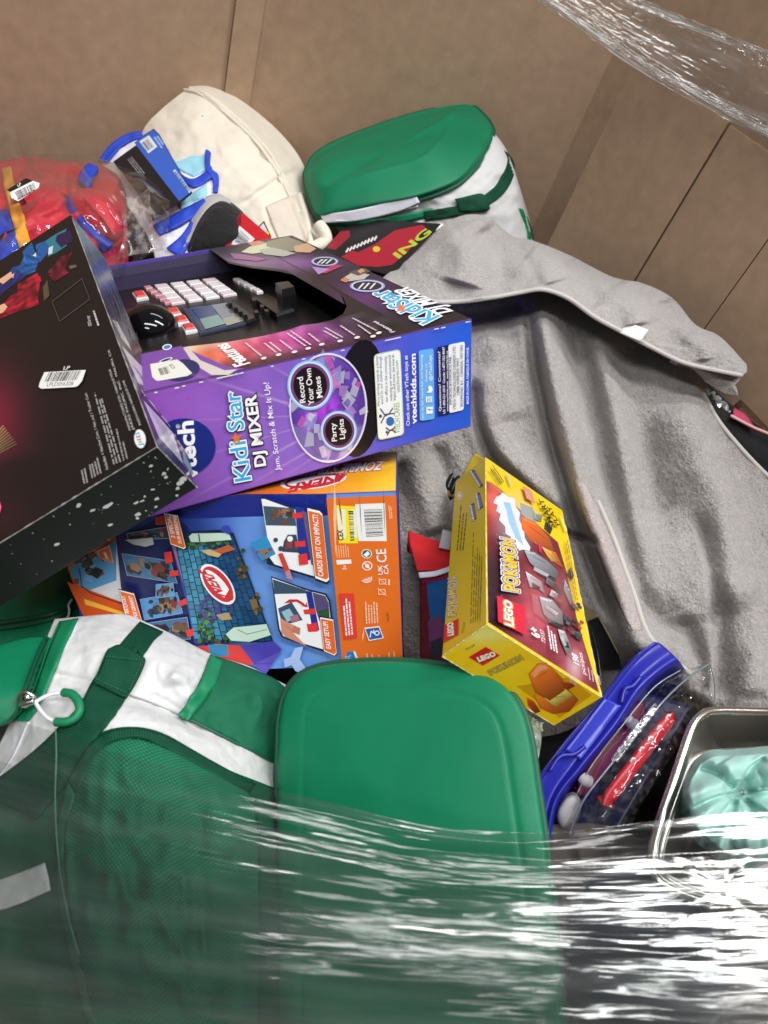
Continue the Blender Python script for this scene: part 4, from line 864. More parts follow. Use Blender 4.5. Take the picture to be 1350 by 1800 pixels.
# --- black doll box, nearest on the left
def doll_box():
    o, A = at_frame([-0.3106, 0.2678, 0.799], [[0.1604, 0.1426, 0.1705], [-0.2519, 0.285, -0.0333], [-0.0294, -0.0193, 0.048]])
    ax, ay, az = A; root = thing('doll_box', o, 'glossy black doll box with white scuffs and a barcode sticker, leaning in from the left', 'toy box')
    K = (26, 24, 26); b = carton('carton', o, A, [(14, 13, 14)] * 6, root, 0.0012, 0.55)
    Z = lambda x, y, z: o + x * ax + y * ay + z * az
    p = Print(Z(0, 0, 1), ax, ay)
    def face(u, v):
        c = np.array([24., 19., 20.])
        g = np.exp(-((u + 15) / 62) ** 2 - ((v - 735) / 92) ** 2); c = c + np.array([92., 8., 30.]) * g
        g = np.exp(-((u + 10) / 60) ** 2 - ((v - 905) / 42) ** 2); c = c + np.array([84., 6., 30.]) * g
        arch = 1 - sm(np.hypot(u - 60, (v - 930)) , 118, 142)
        c = c * (1 - 0.75 * arch * sm(v, 760, 800)) + np.array([24, 18, 20]) * 0.75 * arch * sm(v, 760, 800)
        return c
    p.grad([(0.002, 0.002), (0.998, 0.002), (0.998, 0.998), (0.002, 0.998)], 60, 60, face, True)
    # print: scaly blue sleeve, red cloth, strands of fair hair
    def scales(u, v):
        k = math.sin(u * 1.25 + v * 0.75) * math.sin(u * 0.75 - v * 1.35); d = 0.72 + 0.38 * k
        c = np.array([40, 118, 205]) * d; t = sm(v, 455, 500) * (1 - sm(u, 30, 60)); return c * (1 - t) + np.array([44, 50, 130]) * d * t
    for q in ([(40, 442), (56, 426), (64, 450), (44, 466)], [(62, 430), (80, 424), (88, 440), (70, 462)], [(44, 448), (72, 446), (62, 478), (24, 490)], [(24, 470), (46, 462), (26, 492), (-20, 520)], [(60, 462), (72, 452), (40, 490), (10, 510)], [(30, 484), (44, 482), (-20, 538), (-30, 524)]):
        p.grad(q, 14, 14, scales)
    p.poly([(80, 424), (98, 412), (118, 402), (112, 418), (118, 432), (100, 444), (84, 452), (88, 438)], (44, 120, 140)); p.poly([(86, 436), (94, 432), (92, 446), (85, 448)], (206, 212, 214)); p.poly([(100, 414), (124, 404), (128, 424), (108, 436), (98, 424)], (44, 28, 70))
    p.poly([(58, 450), (64, 444), (64, 452)], (226, 220, 214))
    def redc(u, v): return np.array([176, 30, 52]) * (0.75 + 0.45 * vn(u / 7 + v / 11, v / 6))
    for q in ([(32, 500), (66, 480), (74, 494), (30, 532)], [(40, 496), (72, 486), (66, 540), (30, 530)], [(0, 540), (40, 512), (70, 536), (10, 556)], [(20, 520), (60, 500), (70, 536), (-20, 566)], [(-20, 548), (20, 530), (30, 548), (-20, 570)]): p.grad(q, 10, 10, redc)
    def red2(u, v): return np.array([120, 26, 52]) * (0.75 + 0.4 * vn(u / 8, v / 8))
    for q in ([(84, 480), (108, 452), (128, 444), (110, 486)], [(86, 484), (112, 470), (122, 480), (96, 496)]): p.grad(q, 8, 8, red2)
    for q in ([(-4, 494), (20, 478), (24, 486), (6, 500)], [(-6, 540), (8, 534), (14, 540), (6, 550), (-6, 554)], [(20, 486), (26, 480), (24, 490)]): p.poly(q, (226, 176, 140))
    p.poly([(76, 506), (84, 492), (88, 520), (78, 530)], (86, 70, 56)); p.poly([(122, 468), (134, 466), (136, 470), (124, 474)], (110, 84, 86))
    for a_ in range(9): p.poly([(-12, 770 + 4 * a_), (6 + 3 * a_, 748 + 4 * a_), (8 + 3 * a_, 749 + 4 * a_), (-12, 774 + 4 * a_)], (190 - 9 * a_, 150 - 6 * a_, 104 - 4 * a_), a=0.7)
    p.poly([(-8, 880), (0, 880), (4, 892), (0, 906), (-8, 908)], (226, 100, 130))
    p.use('logo'); p.rim([(93, 531), (145, 491), (159, 527), (106, 566)], (72, 70, 72), 1.4)
    p.use('inscription'); g = (196, 192, 192)
    p.text('©Disney', (163, 574), (158, 556), (157, 575), g, 0.005); p.lines([(176, 573), (165, 540), (173, 574)], 1, g)
    for q, n in (([(175, 790), (152, 692), (170, 791)], 1), ([(164, 771), (152, 738), (168, 770)], 1)): pass
    p.text('Includes: 1 Hatchet Coin, 1 Hat, and 1 Tracker Coin', (192, 825), (154, 692), (187, 827), g, 0.0)
    for a_, b_ in (((201, 818), (166, 690)), ((206, 816), (172, 692)), ((212, 814), (178, 700)), ((218, 811), (204, 752)), ((224, 808), (216, 776))): p.lines([a_, b_, (a_[0] + 2.4, a_[1] - 1)], 1, (150, 146, 146), short=0.1)
    for a_, b_ in (((149, 852), (144, 828)), ((154, 850), (149, 824)), ((163, 842), (158, 818)), ((168, 840), (162, 816)), ((173, 836), (167, 812)), ((178, 834), (171, 806))): p.lines([a_, b_, (a_[0] + 2.4, a_[1] - 1)], 1, (160, 156, 156), short=0.05)
    for t_, a_, b_ in (('JAKKS PACIFIC, INC.  MALIBU, CA', (238, 757), (194, 616)), ('MANUFACTURED FOR / FABRIQUÉ POUR', (232, 757), (196, 650)), ('MADE IN CHINA / FABRIQUÉ EN CHINE', (250, 748), (220, 670))): p.text(t_, a_, b_, (a_[0] - 4, a_[1] + 1.2), g, 0.0)
    p.use('maker_logo'); p.ell((248, 773), 10, 16.5, (228, 226, 226), -0.15)
    for i, (t_, c_) in enumerate((('J', (40, 150, 190)), ('A', (60, 160, 90)), ('K', (200, 50, 70)), ('K', (90, 80, 150)), ('S', (40, 150, 190)))):
        a_ = np.array([253.5, 785.0]) + i * np.array([-1.5, -5.0]); p.text(t_, a_, a_ + (-1.2, -4.2), a_ + (-7.5, 1.6), c_, 0.03)
    p.use('barcode_sticker'); p.poly([(80, 656), (153, 652), (146, 672), (139, 680), (134, 682), (75, 685), (70, 682), (72, 674)], (232, 231, 228)); p.bars([(88, 656.5), (147, 653.5), (138, 670), (80, 673)], 26); p.text('LPLD056208', (84, 681), (130, 679), (86, 674), (70, 70, 72), 0.0); p.text('LP', (113, 652), (124, 651), (115, 646), (226, 226, 226), 0.02)
    p.done(root)
    # right side: glossy, with printed panels
    q = Print(Z(1, 0, 0), ay, az, M['gloss'])
    def sf(u, v):
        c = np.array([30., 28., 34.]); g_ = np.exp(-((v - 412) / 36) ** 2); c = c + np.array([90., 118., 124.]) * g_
        return c + np.array([26, 30, 40]) * max(0, vn(u / 3 - v / 9, v / 60)) 
    q.grad([(0.003, 0.02), (0.997, 0.02), (0.997, 0.98), (0.003, 0.98)], 60, 8, sf, True)
    q.use('printed_panel'); q.poly([(196, 560), (230, 616), (224, 606), (214, 596)], (176, 174, 178)); q.poly([(214, 608), (264, 660), (300, 752), (250, 690)], (196, 192, 200)); q.poly([(252, 704), (303, 760), (322, 815), (280, 770)], (196, 190, 206))
    q.poly([(240, 672), (256, 680), (276, 716), (258, 700)], (70, 66, 74)); q.poly([(262, 700), (284, 722), (292, 734), (282, 730)], (60, 58, 66))
    q.poly([(197, 562), (206, 566), (226, 604), (231, 617), (222, 606)], (190, 188, 192))
    q.poly([(306, 764), (330, 800), (340, 836), (326, 818)], (96, 66, 90)); q.poly([(320, 790), (336, 822), (338, 836), (322, 812)], (120, 150, 160))
    q.use('inscription'); q.lines([(232, 640), (250, 662), (262, 690)], 6, (110, 108, 114)); q.lines([(262, 718), (294, 756), (300, 790)], 8, (150, 146, 156), 0.35)
    q.use('light_scratches')
    for k in range(44):
        y = rnd.random(); x = 0.35 + 0.62 * rnd.random(); l_ = 0.03 + 0.10 * rnd.random(); q.z += 1e-6
        q.poly([(x, y), (x + l_, y - 0.01), (x + l_, y), (x, y + 0.014)], (120, 124, 130), True)
    q.done(root)
    # bottom: scuffed to the white board
    r = Print(Z(0, 0, 0), ax, az, M['printm']); r.use('scuffs')
    def chip(c_, s_, ang, st):
        n_ = 7; P_ = []
        for i in range(n_):
            t_ = 6.283 * i / n_; k_ = s_ * (0.55 + 0.7 * rnd.random()); x, y = k_ * st * math.cos(t_), k_ * math.sin(t_); P_.append((c_[0] + x * math.cos(ang) - y * math.sin(ang), c_[1] + x * math.sin(ang) + y * math.cos(ang)))
        r.poly(P_, (228, 226, 222))
    for c_, s_, st in (((138, 888), 4, 1.6), ((190, 888), 4, 3.4), ((163, 897), 3, 1.8), ((241, 904), 4, 2.2), ((241, 911), 3, 1.6), ((193, 922), 3, 2.2), ((240, 883), 2.5, 2.4), ((250, 880), 2, 3), ((100, 956), 3, 2), ((288, 832), 4.5, 1.2), ((322, 842), 5.5, 1.2), ((318, 848), 5, 1.8), ((330, 832), 4, 1.3), ((292, 838), 3, 1.4), ((266, 818), 3, 1.8), ((312, 858), 3, 1.8), ((268, 860), 2.4, 2), ((276, 876), 3, 1.8), ((254, 872), 2, 1.6), ((311, 870), 2.4, 1.6), ((274, 890), 2.6, 1.6)): chip(c_, s_ * 0.9, -0.4, st)
    for k in range(44):
        t_ = 1 - rnd.random() ** 2.2 * 0.8; a_ = r.o + (t_ * 0.98) * r.a + rnd.random() * r.b * 0.95; c_ = seen(a_)[:2]; chip(c_, 0.5 + 0.9 * rnd.random() ** 2, rnd.random() * 3, 1.4)
    r.done(root)
    # rubbed pale edges
    for nm, P_, Q_ in (('worn_edge', Z(0.25, 0, 1), Z(1, 0, 1)), ('worn_edge', Z(1, 0, 1), Z(1, 0.98, 1)), ('worn_edge', Z(1, 0, 0), Z(1, 0, 1))):
        n_ = 60; L_ = P_ + (Q_ - P_) * np.linspace(0, 1, n_)[:, None]; rr_ = np.clip(0.0003 + 0.0007 * RNG.random(n_) ** 3, 0.0002, 0.0011)
        tube(nm, L_, rr_, mat('rubbed_card', sr(150, 146, 144), 0.7), root, 6, n_, world=True)
doll_box()

# --- blaster target game box, blue and orange
def target_box():
    o, A = at_frame([-0.2453, 0.5129, 0.5641], [[0.3167, 0.1168, 0.1007], [-0.0865, 0.0711, 0.1775], [0.0184, -0.1272, 0.0596]])
    o, A = at_frame(o, A, 0.926)
    ax, ay, az = A; root = thing('target_game_box', o, 'orange and blue target game box with a brick wall picture, wedged under the violet box', 'toy box')
    carton('carton', o, A, [(40, 60, 160), (40, 44, 110), (60, 90, 180), (236, 140, 40), (60, 60, 100), (220, 110, 40)], root, 0.001, 0.36)
    Z = lambda x, y, z: o + x * ax + y * ay + z * az
    p = Print(Z(0, 0, 1), ax, ay, M['print'])
    def sky(u, v):
        t = np.clip((v - 900) / 280, 0, 1); c = np.array([104, 150, 226.]) * (1 - t) + np.array([112, 162, 236.]) * t
        k = 1 - sm(u, 330, 450); c = c * (1 - k) + np.array([40, 66, 150.]) * k
        return c
    p.grad([(0.003, 0.004), (0.997, 0.004), (0.997, 0.996), (0.003, 0.996)], 40, 30, sky, True)
    p.poly([(300, 905), (330, 880), (431, 868), (574, 868), (577, 906), (440, 908), (330, 912)], (22, 38, 132))
    # the wall stand and its cards, left
    p.poly([(118, 995), (150, 1085), (260, 1100), (250, 1010), (215, 940), (160, 960)], (222, 96, 30))
    p.poly([(140, 1000), (205, 955), (216, 1060), (160, 1038), (139, 1026)], (226, 228, 232)); p.poly([(122, 998), (204, 950), (205, 1020), (150, 1040), (130, 1020)], (92, 160, 214))
    for k in range(16):
        c_ = (134 + 64 * rnd.random(), 976 + 52 * rnd.random()); s_ = 6 + 8 * rnd.random(); a_ = rnd.random() * 3
        p.poly([(c_[0] + s_ * math.cos(a_ + t_), c_[1] + 0.8 * s_ * math.sin(a_ + t_)) for t_ in (0, 1.4, 3.0, 4.4)], rnd.choice([(70, 56, 48), (40, 60, 90), (120, 176, 222), (92, 74, 56), (30, 34, 44), (130, 70, 50)]))
    p.poly([(118, 1022), (215, 1058), (222, 1084), (148, 1084)], (214, 86, 26)); p.poly([(148, 1052), (218, 1076), (220, 1082), (150, 1062)], (246, 190, 60))
    p.poly([(204, 942), (235, 935), (300, 900), (330, 925), (352, 1010), (362, 1150), (250, 1130), (214, 1040)], (28, 36, 92))
    for q in ([(140, 1000), (144, 1030), (160, 1042), (218, 1062)],): p.rim(q, (20, 24, 40), 1.6, False)
    # three target cards held in red clips
    def card(q, seed, base):
        p.poly(q, base); q = [np.array(x, float) for x in q]; bl_ = lambda s_, t_: (1 - s_) * (1 - t_) * q[0] + s_ * (1 - t_) * q[1] + s_ * t_ * q[2] + (1 - s_) * t_ * q[3]
        rg = random.Random(seed)
        for k in range(26):
            s_, t_ = 0.06 + 0.86 * rg.random(), 0.2 + 0.6 * rg.random(); w_, h_ = 0.04 + 0.1 * rg.random(), 0.08 + 0.2 * rg.random()
            p.poly([bl_(min(s_ + w_ * math.cos(a_), 0.98), min(max(t_ + h_ * math.sin(a_), 0.02), 0.98)) for a_ in (0, 1.3, 2.6, 3.9, 5.2)], rg.choice([(70, 58, 48), (104, 84, 62), (46, 56, 74), (88, 126, 160), (36, 34, 40), (128, 60, 56), (150, 120, 90)]))
        p.rim(q, (150, 180, 206), 0.9)
    card([(215, 972), (300, 985), (312, 1024), (224, 1010)], 1, (78, 120, 160)); card([(247, 1052), (312, 1040), (322, 1076), (255, 1088)], 2, (88, 150, 206)); card([(224, 936), (296, 924), (302, 944), (228, 948)], 3, (60, 76, 96)); card([(250, 1094), (330, 1082), (336, 1120), (262, 1128)], 4, (70, 110, 150)); card([(276, 1024), (306, 1022), (308, 1044), (276, 1048)], 5, (100, 160, 210))
    p.poly([(222, 946), (270, 942), (272, 954), (258, 958), (236, 954)], (200, 202, 206))
    p.poly([(296, 900), (306, 902), (332, 985), (352, 1080), (368, 1160), (350, 1160), (330, 1060), (304, 960)], (52, 66, 170)); p.poly([(302, 950), (309, 948), (352, 1090), (346, 1096)], (150, 116, 150))
    for q in ([(290, 968), (303, 966), (306, 984), (293, 988)], [(299, 1001), (314, 999), (316, 1008), (300, 1010)], [(315, 1054), (328, 1048), (331, 1058), (317, 1063)], [(328, 1104), (348, 1100), (350, 1112), (331, 1116)], [(274, 906), (294, 902), (296, 918), (276, 920)]): p.poly(q, (222, 60, 56))
    # brick wall picture, each course and joint drawn
    w0, w1, w2, w3 = map(np.array, ((313., 958.), (407., 929.), (480., 1124.), (344., 1120.)))
    bl = lambda s_, t_: (1 - s_) * (1 - t_) * w0 + s_ * (1 - t_) * w1 + s_ * t_ * w2 + (1 - s_) * t_ * w3
    p.poly([(326, 932), (400, 927), (412, 934), (482, 1126), (346, 1124), (310, 955)], (20, 40, 64))
    rg = random.Random(3)
    for i in range(11):
        for j in range(13):
            off = 0.5 if i % 2 else 0; s0_, s1_ = i / 11, (i + 1) / 11 - 0.014; t0_, t1_ = max((j + off - 0.5) / 12.5, 0), min((j + off + 0.5) / 12.5 - 0.008, 1)
            if t1_ <= t0_: continue
            k_ = (0.8 + 0.25 * rg.random()); f_ = np.array([70, 150, 186]) * (1 - sm(i / 11, 0.15, 0.75)) + np.array([26, 78, 128]) * sm(i / 11, 0.15, 0.75)
            p.z -= p.step * 0.99; p.poly([bl(s0_, t0_), bl(s1_, t0_), bl(s1_, t1_), bl(s0_, t1_)], tuple(f_ * k_))
    p.z += p.step * 4
    for c_, rx, ry, n_, pal in (((332, 952), 30, 8, 26, [(70, 110, 60), (40, 76, 44), (96, 140, 70), (30, 54, 36)]), ((372, 948), 36, 7, 22, [(70, 110, 60), (40, 76, 44), (96, 140, 70)]), ((362, 1098), 15, 30, 40, [(60, 116, 60), (36, 74, 44), (90, 150, 80), (28, 50, 34)]), ((426, 990), 8, 30, 14, [(120, 90, 50), (80, 60, 36), (50, 70, 40)]), ((452, 1058), 8, 20, 12, [(110, 92, 60), (60, 60, 40)]), ((390, 1118), 30, 6, 16, [(50, 90, 60), (30, 50, 40)])):
        for k in range(n_):
            a_, r_ = rnd.random() * 6.28, math.sqrt(rnd.random()); x = c_[0] + rx * r_ * math.cos(a_); y = c_[1] + ry * r_ * math.sin(a_); s_ = 2 + 3.5 * rnd.random()
            p.poly([(x + s_ * math.cos(t_), y + s_ * math.sin(t_)) for t_ in (0.2, 1.5, 2.6, 4, 5.2)], rnd.choice(pal))
    stone = lambda q: (p.poly(q, (196, 220, 206)), p.rim(q, (60, 84, 80), 1.2))
    stone([(334, 938), (340, 932), (404, 931), (410, 944), (360, 948), (338, 948)]); stone([(398, 1108), (412, 1096), (470, 1090), (478, 1110), (440, 1122), (408, 1120)])
    p.rim([(352, 934), (354, 948)], (60, 84, 80), 2, False); p.rim([(420, 1100), (436, 1108), (470, 1100)], (90, 120, 110), 1, False)
    for q in ([(355, 962), (372, 960), (392, 968), (386, 974), (368, 970)], [(376, 962), (404, 952), (416, 960), (390, 968)]): p.poly(q, (186, 92, 52) if q[0][0] > 360 else (206, 176, 120))
    for c_, r_ in (((372, 1063), 18), ((398, 1062), 13)): p.ell(c_, r_, r_ * 1.1, (92, 52, 140), hole=0.82)
    p.rim([(360, 1056), (384, 1072)], (92, 52, 140), 2, False); p.rim([(362, 1074), (382, 1054)], (92, 52, 140), 2, False)
    p.poly([(382, 1074), (404, 1070), (410, 1082), (392, 1084)], (170, 150, 110))
    p.poly([(440, 1048), (452, 1046), (456, 1060), (446, 1066)], (120, 98, 66))
    p.poly([(340, 1134), (352, 1128), (372, 1128), (380, 1124), (424, 1128), (450, 1132), (452, 1160), (360, 1170), (344, 1160)], (206, 60, 56)); p.poly([(368, 1126), (402, 1126), (404, 1146), (372, 1148)], (44, 128, 170))
    p.poly([(424, 1128), (482, 1120), (496, 1134), (466, 1182), (448, 1160)], (72, 62, 168)); p.poly([(448, 1160), (494, 1138), (466, 1182)], (92, 80, 186)); p.rim([(448, 1160), (480, 1158)], (60, 50, 140), 1, False)
    p.poly([(388, 926), (396, 918), (404, 918), (410, 930), (404, 934)], (52, 66, 170))
    # call-outs
    wh = (240, 241, 244)
    p.poly([(458, 870), (466, 870), (500, 882), (541, 894), (577, 1018), (470, 985), (474, 960), (466, 900)], (20, 28, 60)); p.poly([(461, 872), (467, 872), (500, 884), (540, 897), (574, 1013), (484, 986), (476, 975), (470, 930)], wh)
    p.poly([(464, 884), (518, 888), (522, 919), (469, 918)], (62, 84, 104)); p.poly([(507, 934), (522, 934), (527, 966), (497, 964), (500, 946)], (52, 70, 92)); p.poly([(441, 948), (470, 936), (486, 968), (462, 980)], (50, 140, 196))
    for k in range(24):
        c_ = rnd.choice([(488, 902), (492, 904), (500, 898), (466, 960), (474, 966), (512, 952), (508, 956)]); s_ = 3 + 5 * rnd.random(); x = c_[0] + rnd.uniform(-12, 12); y = c_[1] + rnd.uniform(-9, 9)
        p.poly([(x + s_ * math.cos(t_), y + s_ * 0.8 * math.sin(t_)) for t_ in (0, 1.3, 2.7, 4, 5.3)], rnd.choice([(110, 74, 50), (66, 50, 46), (150, 110, 80), (46, 60, 84), (150, 60, 60), (92, 130, 150)]))
    p.ell((511, 941), 5, 5, wh); p.ell((495, 958), 4.5, 4.5, (50, 70, 92)); p.ell((486, 943), 4, 4, (50, 70, 92))
    p.poly([(520, 884), (536, 888), (548, 976), (536, 982), (526, 966)], (34, 50, 140)); p.poly([(532, 892), (543, 896), (556, 988), (548, 986)], (104, 84, 116)); p.poly([(548, 930), (558, 990), (553, 990)], (40, 70, 60))
    for q in ([(515, 896), (532, 895), (533, 904), (516, 906)], [(519, 946), (537, 944), (538, 954), (520, 955)], [(525, 969), (540, 966), (543, 985), (527, 987)]): p.poly(q, (222, 56, 54))
    p.poly([(490, 967), (498, 965), (510, 994), (502, 999)], (208, 64, 58)); p.poly([(502, 999), (510, 994), (516, 1012), (506, 1010)], (190, 130, 150))
    p.poly([(478, 1006), (541, 1028), (574, 1036), (581, 1048), (592, 1140), (588, 1144), (516, 1120), (496, 1112), (490, 1098)], (20, 28, 60)); p.poly([(480, 1009), (541, 1031), (572, 1039), (578, 1050), (588, 1139), (520, 1119), (499, 1110), (493, 1098)], wh)
    p.poly([(481, 1011), (538, 1030), (540, 1036), (484, 1037)], (58, 80, 100)); p.poly([(538, 1031), (549, 1033), (562, 1100), (550, 1102), (545, 1070)], (34, 50, 140)); p.poly([(550, 1034), (572, 1040), (578, 1052), (580, 1076), (562, 1084), (556, 1066)], (84, 76, 116)); p.poly([(560, 1066), (578, 1062), (580, 1078), (562, 1082)], (46, 84, 56)); p.rim([(566, 1050), (576, 1060)], (92, 52, 140), 2, False)
    p.poly([(490, 1062), (514, 1051), (533, 1082), (512, 1088), (496, 1084)], (56, 80, 108)); p.poly([(496, 1068), (510, 1062), (520, 1078), (506, 1086)], (150, 186, 206)); p.poly([(510, 1076), (524, 1072), (528, 1082), (514, 1086)], (170, 110, 130))
    p.poly([(494, 1078), (506, 1086), (520, 1092), (529, 1098), (528, 1108), (516, 1104), (536, 1124), (540, 1128), (504, 1112), (496, 1104)], (206, 140, 116)); p.poly([(518, 1092), (529, 1096), (526, 1108), (514, 1100)], (190, 120, 98)); p.rim([(502, 1090), (518, 1104)], (170, 100, 84), 1, False)
    p.poly([(500, 1053), (510, 1046), (524, 1046), (534, 1052), (538, 1056), (540, 1050), (542, 1060), (528, 1057), (534, 1057), (522, 1050), (510, 1052)], (200, 40, 48))
    for q in ([(534, 1064), (554, 1062), (555, 1072), (536, 1072)], [(541, 1090), (557, 1086), (560, 1102), (544, 1103)]): p.poly(q, (222, 56, 54))
    p.poly([(540, 1088), (543, 1088), (546, 1102), (542, 1102)], (222, 56, 54))
    for q in ([(541, 887), (562, 892), (567, 897), (579, 1012), (574, 1016), (555, 1009)], [(563, 1077), (586, 1081), (592, 1140), (588, 1144), (570, 1136)], [(292, 896), (316, 900), (330, 956), (326, 958), (304, 950)], [(214, 1029), (240, 1036), (254, 1084), (250, 1086), (226, 1078)], [(176, 962), (198, 952), (205, 983), (190, 978), (180, 974)]):
        c_ = np.mean(q, 0); p.poly([c_ + (np.array(x) - c_) * 1.06 for x in q], (20, 26, 54)); p.poly(q, (244, 240, 236)); p.poly([c_ + (np.array(x) - c_) * 0.93 for x in q], (226, 106, 36))
    p.use('inscription')
    p.text('CARDS SPLIT ON IMPACT!', (569, 1006), (559, 899), (560, 1005), wh, 0.02); p.text('EASY SETUP!', (582, 1132), (576, 1085), (574, 1131), wh, 0.02)
    p.text('WATCH OUT', (232, 1071), (224, 1040), (225, 1070), wh, 0.02); p.text('FOR GRANNY!', (247, 1078), (237, 1042), (240, 1076), wh, 0.02); p.text('3 SPECIAL', (312, 939), (303, 900), (305, 938), wh, 0.02); p.text('SUB-MISSIONS', (323, 949), (313, 902), (317, 948), wh, 0.02); p.lines([(196, 976), (190, 960), (191, 975)], 1, wh)
    # white wheel at the foot, orange panel at the right
    p.use('artwork'); p.poly([(500, 1150), (512, 1146), (520, 1130), (534, 1128), (528, 1150), (540, 1168), (566, 1178), (546, 1182), (520, 1170), (514, 1160), (502, 1164)], (170, 196, 240))
    a0, b0 = p.P(574, 867), p.P(603, 1172)
    p.poly([(a0[0], 0.997), (0.997, 0.997), (0.997, 0.003), (b0[0], 0.003)], (226, 112, 34), True)
    p.poly([(609, 1137), (621, 1136), (630, 1164), (612, 1166)], (46, 120, 190)); p.poly([(621, 1136), (624, 1136), (636, 1164), (630, 1164)], (244, 240, 236))
    p.use('price_sticker'); p.poly([(591, 882), (629, 884), (629, 948), (596, 948)], (244, 224, 40)); p.poly([(592, 888), (627, 890), (627, 938), (596, 940)], (238, 236, 200)); p.poly([(607, 886), (616, 887), (617, 943), (609, 944)], (244, 224, 40))
    p.bars([(616, 944), (612, 890), (621, 890), (623, 943)], 20, (40, 38, 30)); p.text('CEX', (604, 943), (602, 924), (595, 943), (24, 24, 22), 0.03); p.lines([(602, 918), (600, 890), (597, 890)], 1, (80, 76, 50))
    p.use('barcode'); p.poly([(624, 880), (676, 878), (679, 944), (630, 944)], (238, 238, 238)); p.bars([(643, 937), (639, 889), (671, 888), (673, 935)], 26); p.lines([(636, 942), (632, 892), (634, 892)], 1, (110, 110, 110)); p.lines([(676, 938), (673, 886), (675, 886)], 1, (90, 90, 90))
    p.use('inscription'); pk = (250, 206, 170)
    p.lines([(590, 973), (586, 902), (592, 902)], 1, pk); p.lines([(592, 973), (590, 950), (612, 972)], 6, (248, 190, 140), 0.5); p.poly([(591, 977), (617, 976), (618, 983), (593, 985)], wh); p.text('3x', (609, 994), (608, 986), (602, 994), wh, 0.0)
    p.ell((644, 966), 9, 8, wh); p.ell((644, 966), 7.6, 6.8, (36, 100, 70)); p.poly([(638, 968), (646, 961), (650, 966), (644, 972)], wh)
    p.ell((645, 987), 9, 8, wh); p.ell((645, 987), 7.4, 6.5, (226, 112, 34)); p.rim([(640, 982), (650, 992)], wh, 1.6, False); p.ell((645, 987), 3.4, 3.4, wh)
    for r_ in (3, 6, 9): p.rim([(644 + r_ * math.cos(t_), 1008 + r_ * 0.85 * math.sin(t_)) for t_ in np.linspace(-0.3, 2.6, 8)], wh, 1.3, False)
    p.text('CE', (679, 980), (677, 957), (662, 981), wh, 0.012); p.text('UK', (672, 1002), (671, 985), (664, 1002), wh, 0.012); p.text('CA', (682, 1001), (681, 984), (674, 1001), wh, 0.012)
    for c_ in ((671, 1032), (672, 1014)): p.rim([(c_[0] - 6, c_[1] - 4), (c_[0] + 5, c_[1] - 4), (c_[0] + 5, c_[1] + 4), (c_[0] - 6, c_[1] + 4)], (250, 214, 186), 1.2); p.rim([(c_[0] - 7, c_[1] - 6), (c_[0] + 7, c_[1] + 6)], (250, 214, 186), 1.1, False)
    p.poly([(682, 1010), (684, 1010), (684, 1020), (682, 1020)], wh)
    p.poly([(596, 1034), (622, 1034), (628, 1112), (605, 1114)], (222, 62, 50)); p.lines([(608, 1108), (602, 1042), (618, 1106)], 3, wh, 0.5)
    p.lines([(643, 1087), (641, 1046), (662, 1086)], 5, (250, 206, 170), 0.5); p.text('3002227', (683, 1083), (682, 1067), (680, 1083), (60, 40, 30), 0.0); p.lines([(637, 1117), (636, 1105), (640, 1105)], 1, pk)
    p.poly([(640, 1094), (666, 1091), (674, 1112), (648, 1117)], wh); p.poly([(642, 1096), (665, 1093), (672, 1111), (649, 1115)], (44, 96, 170)); p.rim([(650, 1110), (652, 1100), (658, 1104), (656, 1098)], wh, 1.8, False); p.ell((662, 1103), 4.5, 4.5, wh, hole=0.6)
    p.text('NER', (624, 1165), (616, 1140), (613, 1166), (120, 190, 236), 0.03)
    for x in (643, 652, 664, 671, 681, 690): p.lines([(x + 3, 1160), (x, 1132 + 6 * (x % 3)), (x + 5, 1159)], 1, pk)
    p.lines([(684, 905), (681, 878), (687, 904)], 2, (248, 190, 150))
    def oval(P_, c_, a_, b_, txt0, txt1, tt):
        c_ = np.array(c_, float); a_ = np.array(a_, float); b_ = np.array(b_, float)
        for k_, col in ((1.14, wh), (1.0, (206, 44, 54))): P_.poly([c_ + k_ * (a_ * math.cos(t_) + b_ * math.sin(t_)) for t_ in np.linspace(0, 6.283, 32, endpoint=False)], col)
        P_.poly([c_ + 0.9 * (a_ * math.cos(t_) * 1.0 + b_ * math.sin(t_) * 0.62) for t_ in np.linspace(0, 6.283, 32, endpoint=False)], wh)
        P_.text('NERF', txt0, txt1, tt, (206, 44, 54), 0.04)
    p.use('logo'); oval(p, (386, 1018), (25, 26), (10, -17), (400, 1040), (374, 997), (378, 1034))
    p.poly([(396, 1044), (406, 1026), (414, 1040), (412, 1046)], (206, 44, 54))
    p.ell((178, 1086), 13, 9, wh); p.ell((178, 1087), 10, 6, (206, 44, 54))
    p.done(root)
    t = Print(Z(0, 1, 0), ax, az)
    def tf(u, v):
        f = np.clip((u - 480) / 220, 0, 1); c = np.array([232, 116, 40.]) * (1 - f) + np.array([248, 196, 36.]) * f; return c + 8 * vn(u / 12, v / 8)
    t.grad([(0.003, 0.01), (0.997, 0.01), (0.997, 0.99), (0.003, 0.99)], 40, 10, tf, True)
    t.use('logo'); oval(t, (551, 845), (51, -7), (4, 12), (596, 834), (512, 852), (592, 848))
    t.poly([(586, 846), (600, 833), (610, 834), (596, 848)], (206, 44, 54))
    t.use('inscription'); t.poly([(572, 820), (620, 812), (690, 808), (680, 811), (600, 826)], (200, 50, 40)); t.text('ZOMBIE STRIKE', (677, 811), (535, 822), (670, 826), wh, 0.03, [(0.09, (200, 60, 40))])
    t.done(root)
    tube('card_edge', [Z(1, 0.0, 0.97), Z(1, 0.5, 0.97), Z(1, 1.0, 0.97)], 0.0009, mat('dark_edge', sr(40, 40, 96), 0.5), root, 6, 8, world=True)
target_box()

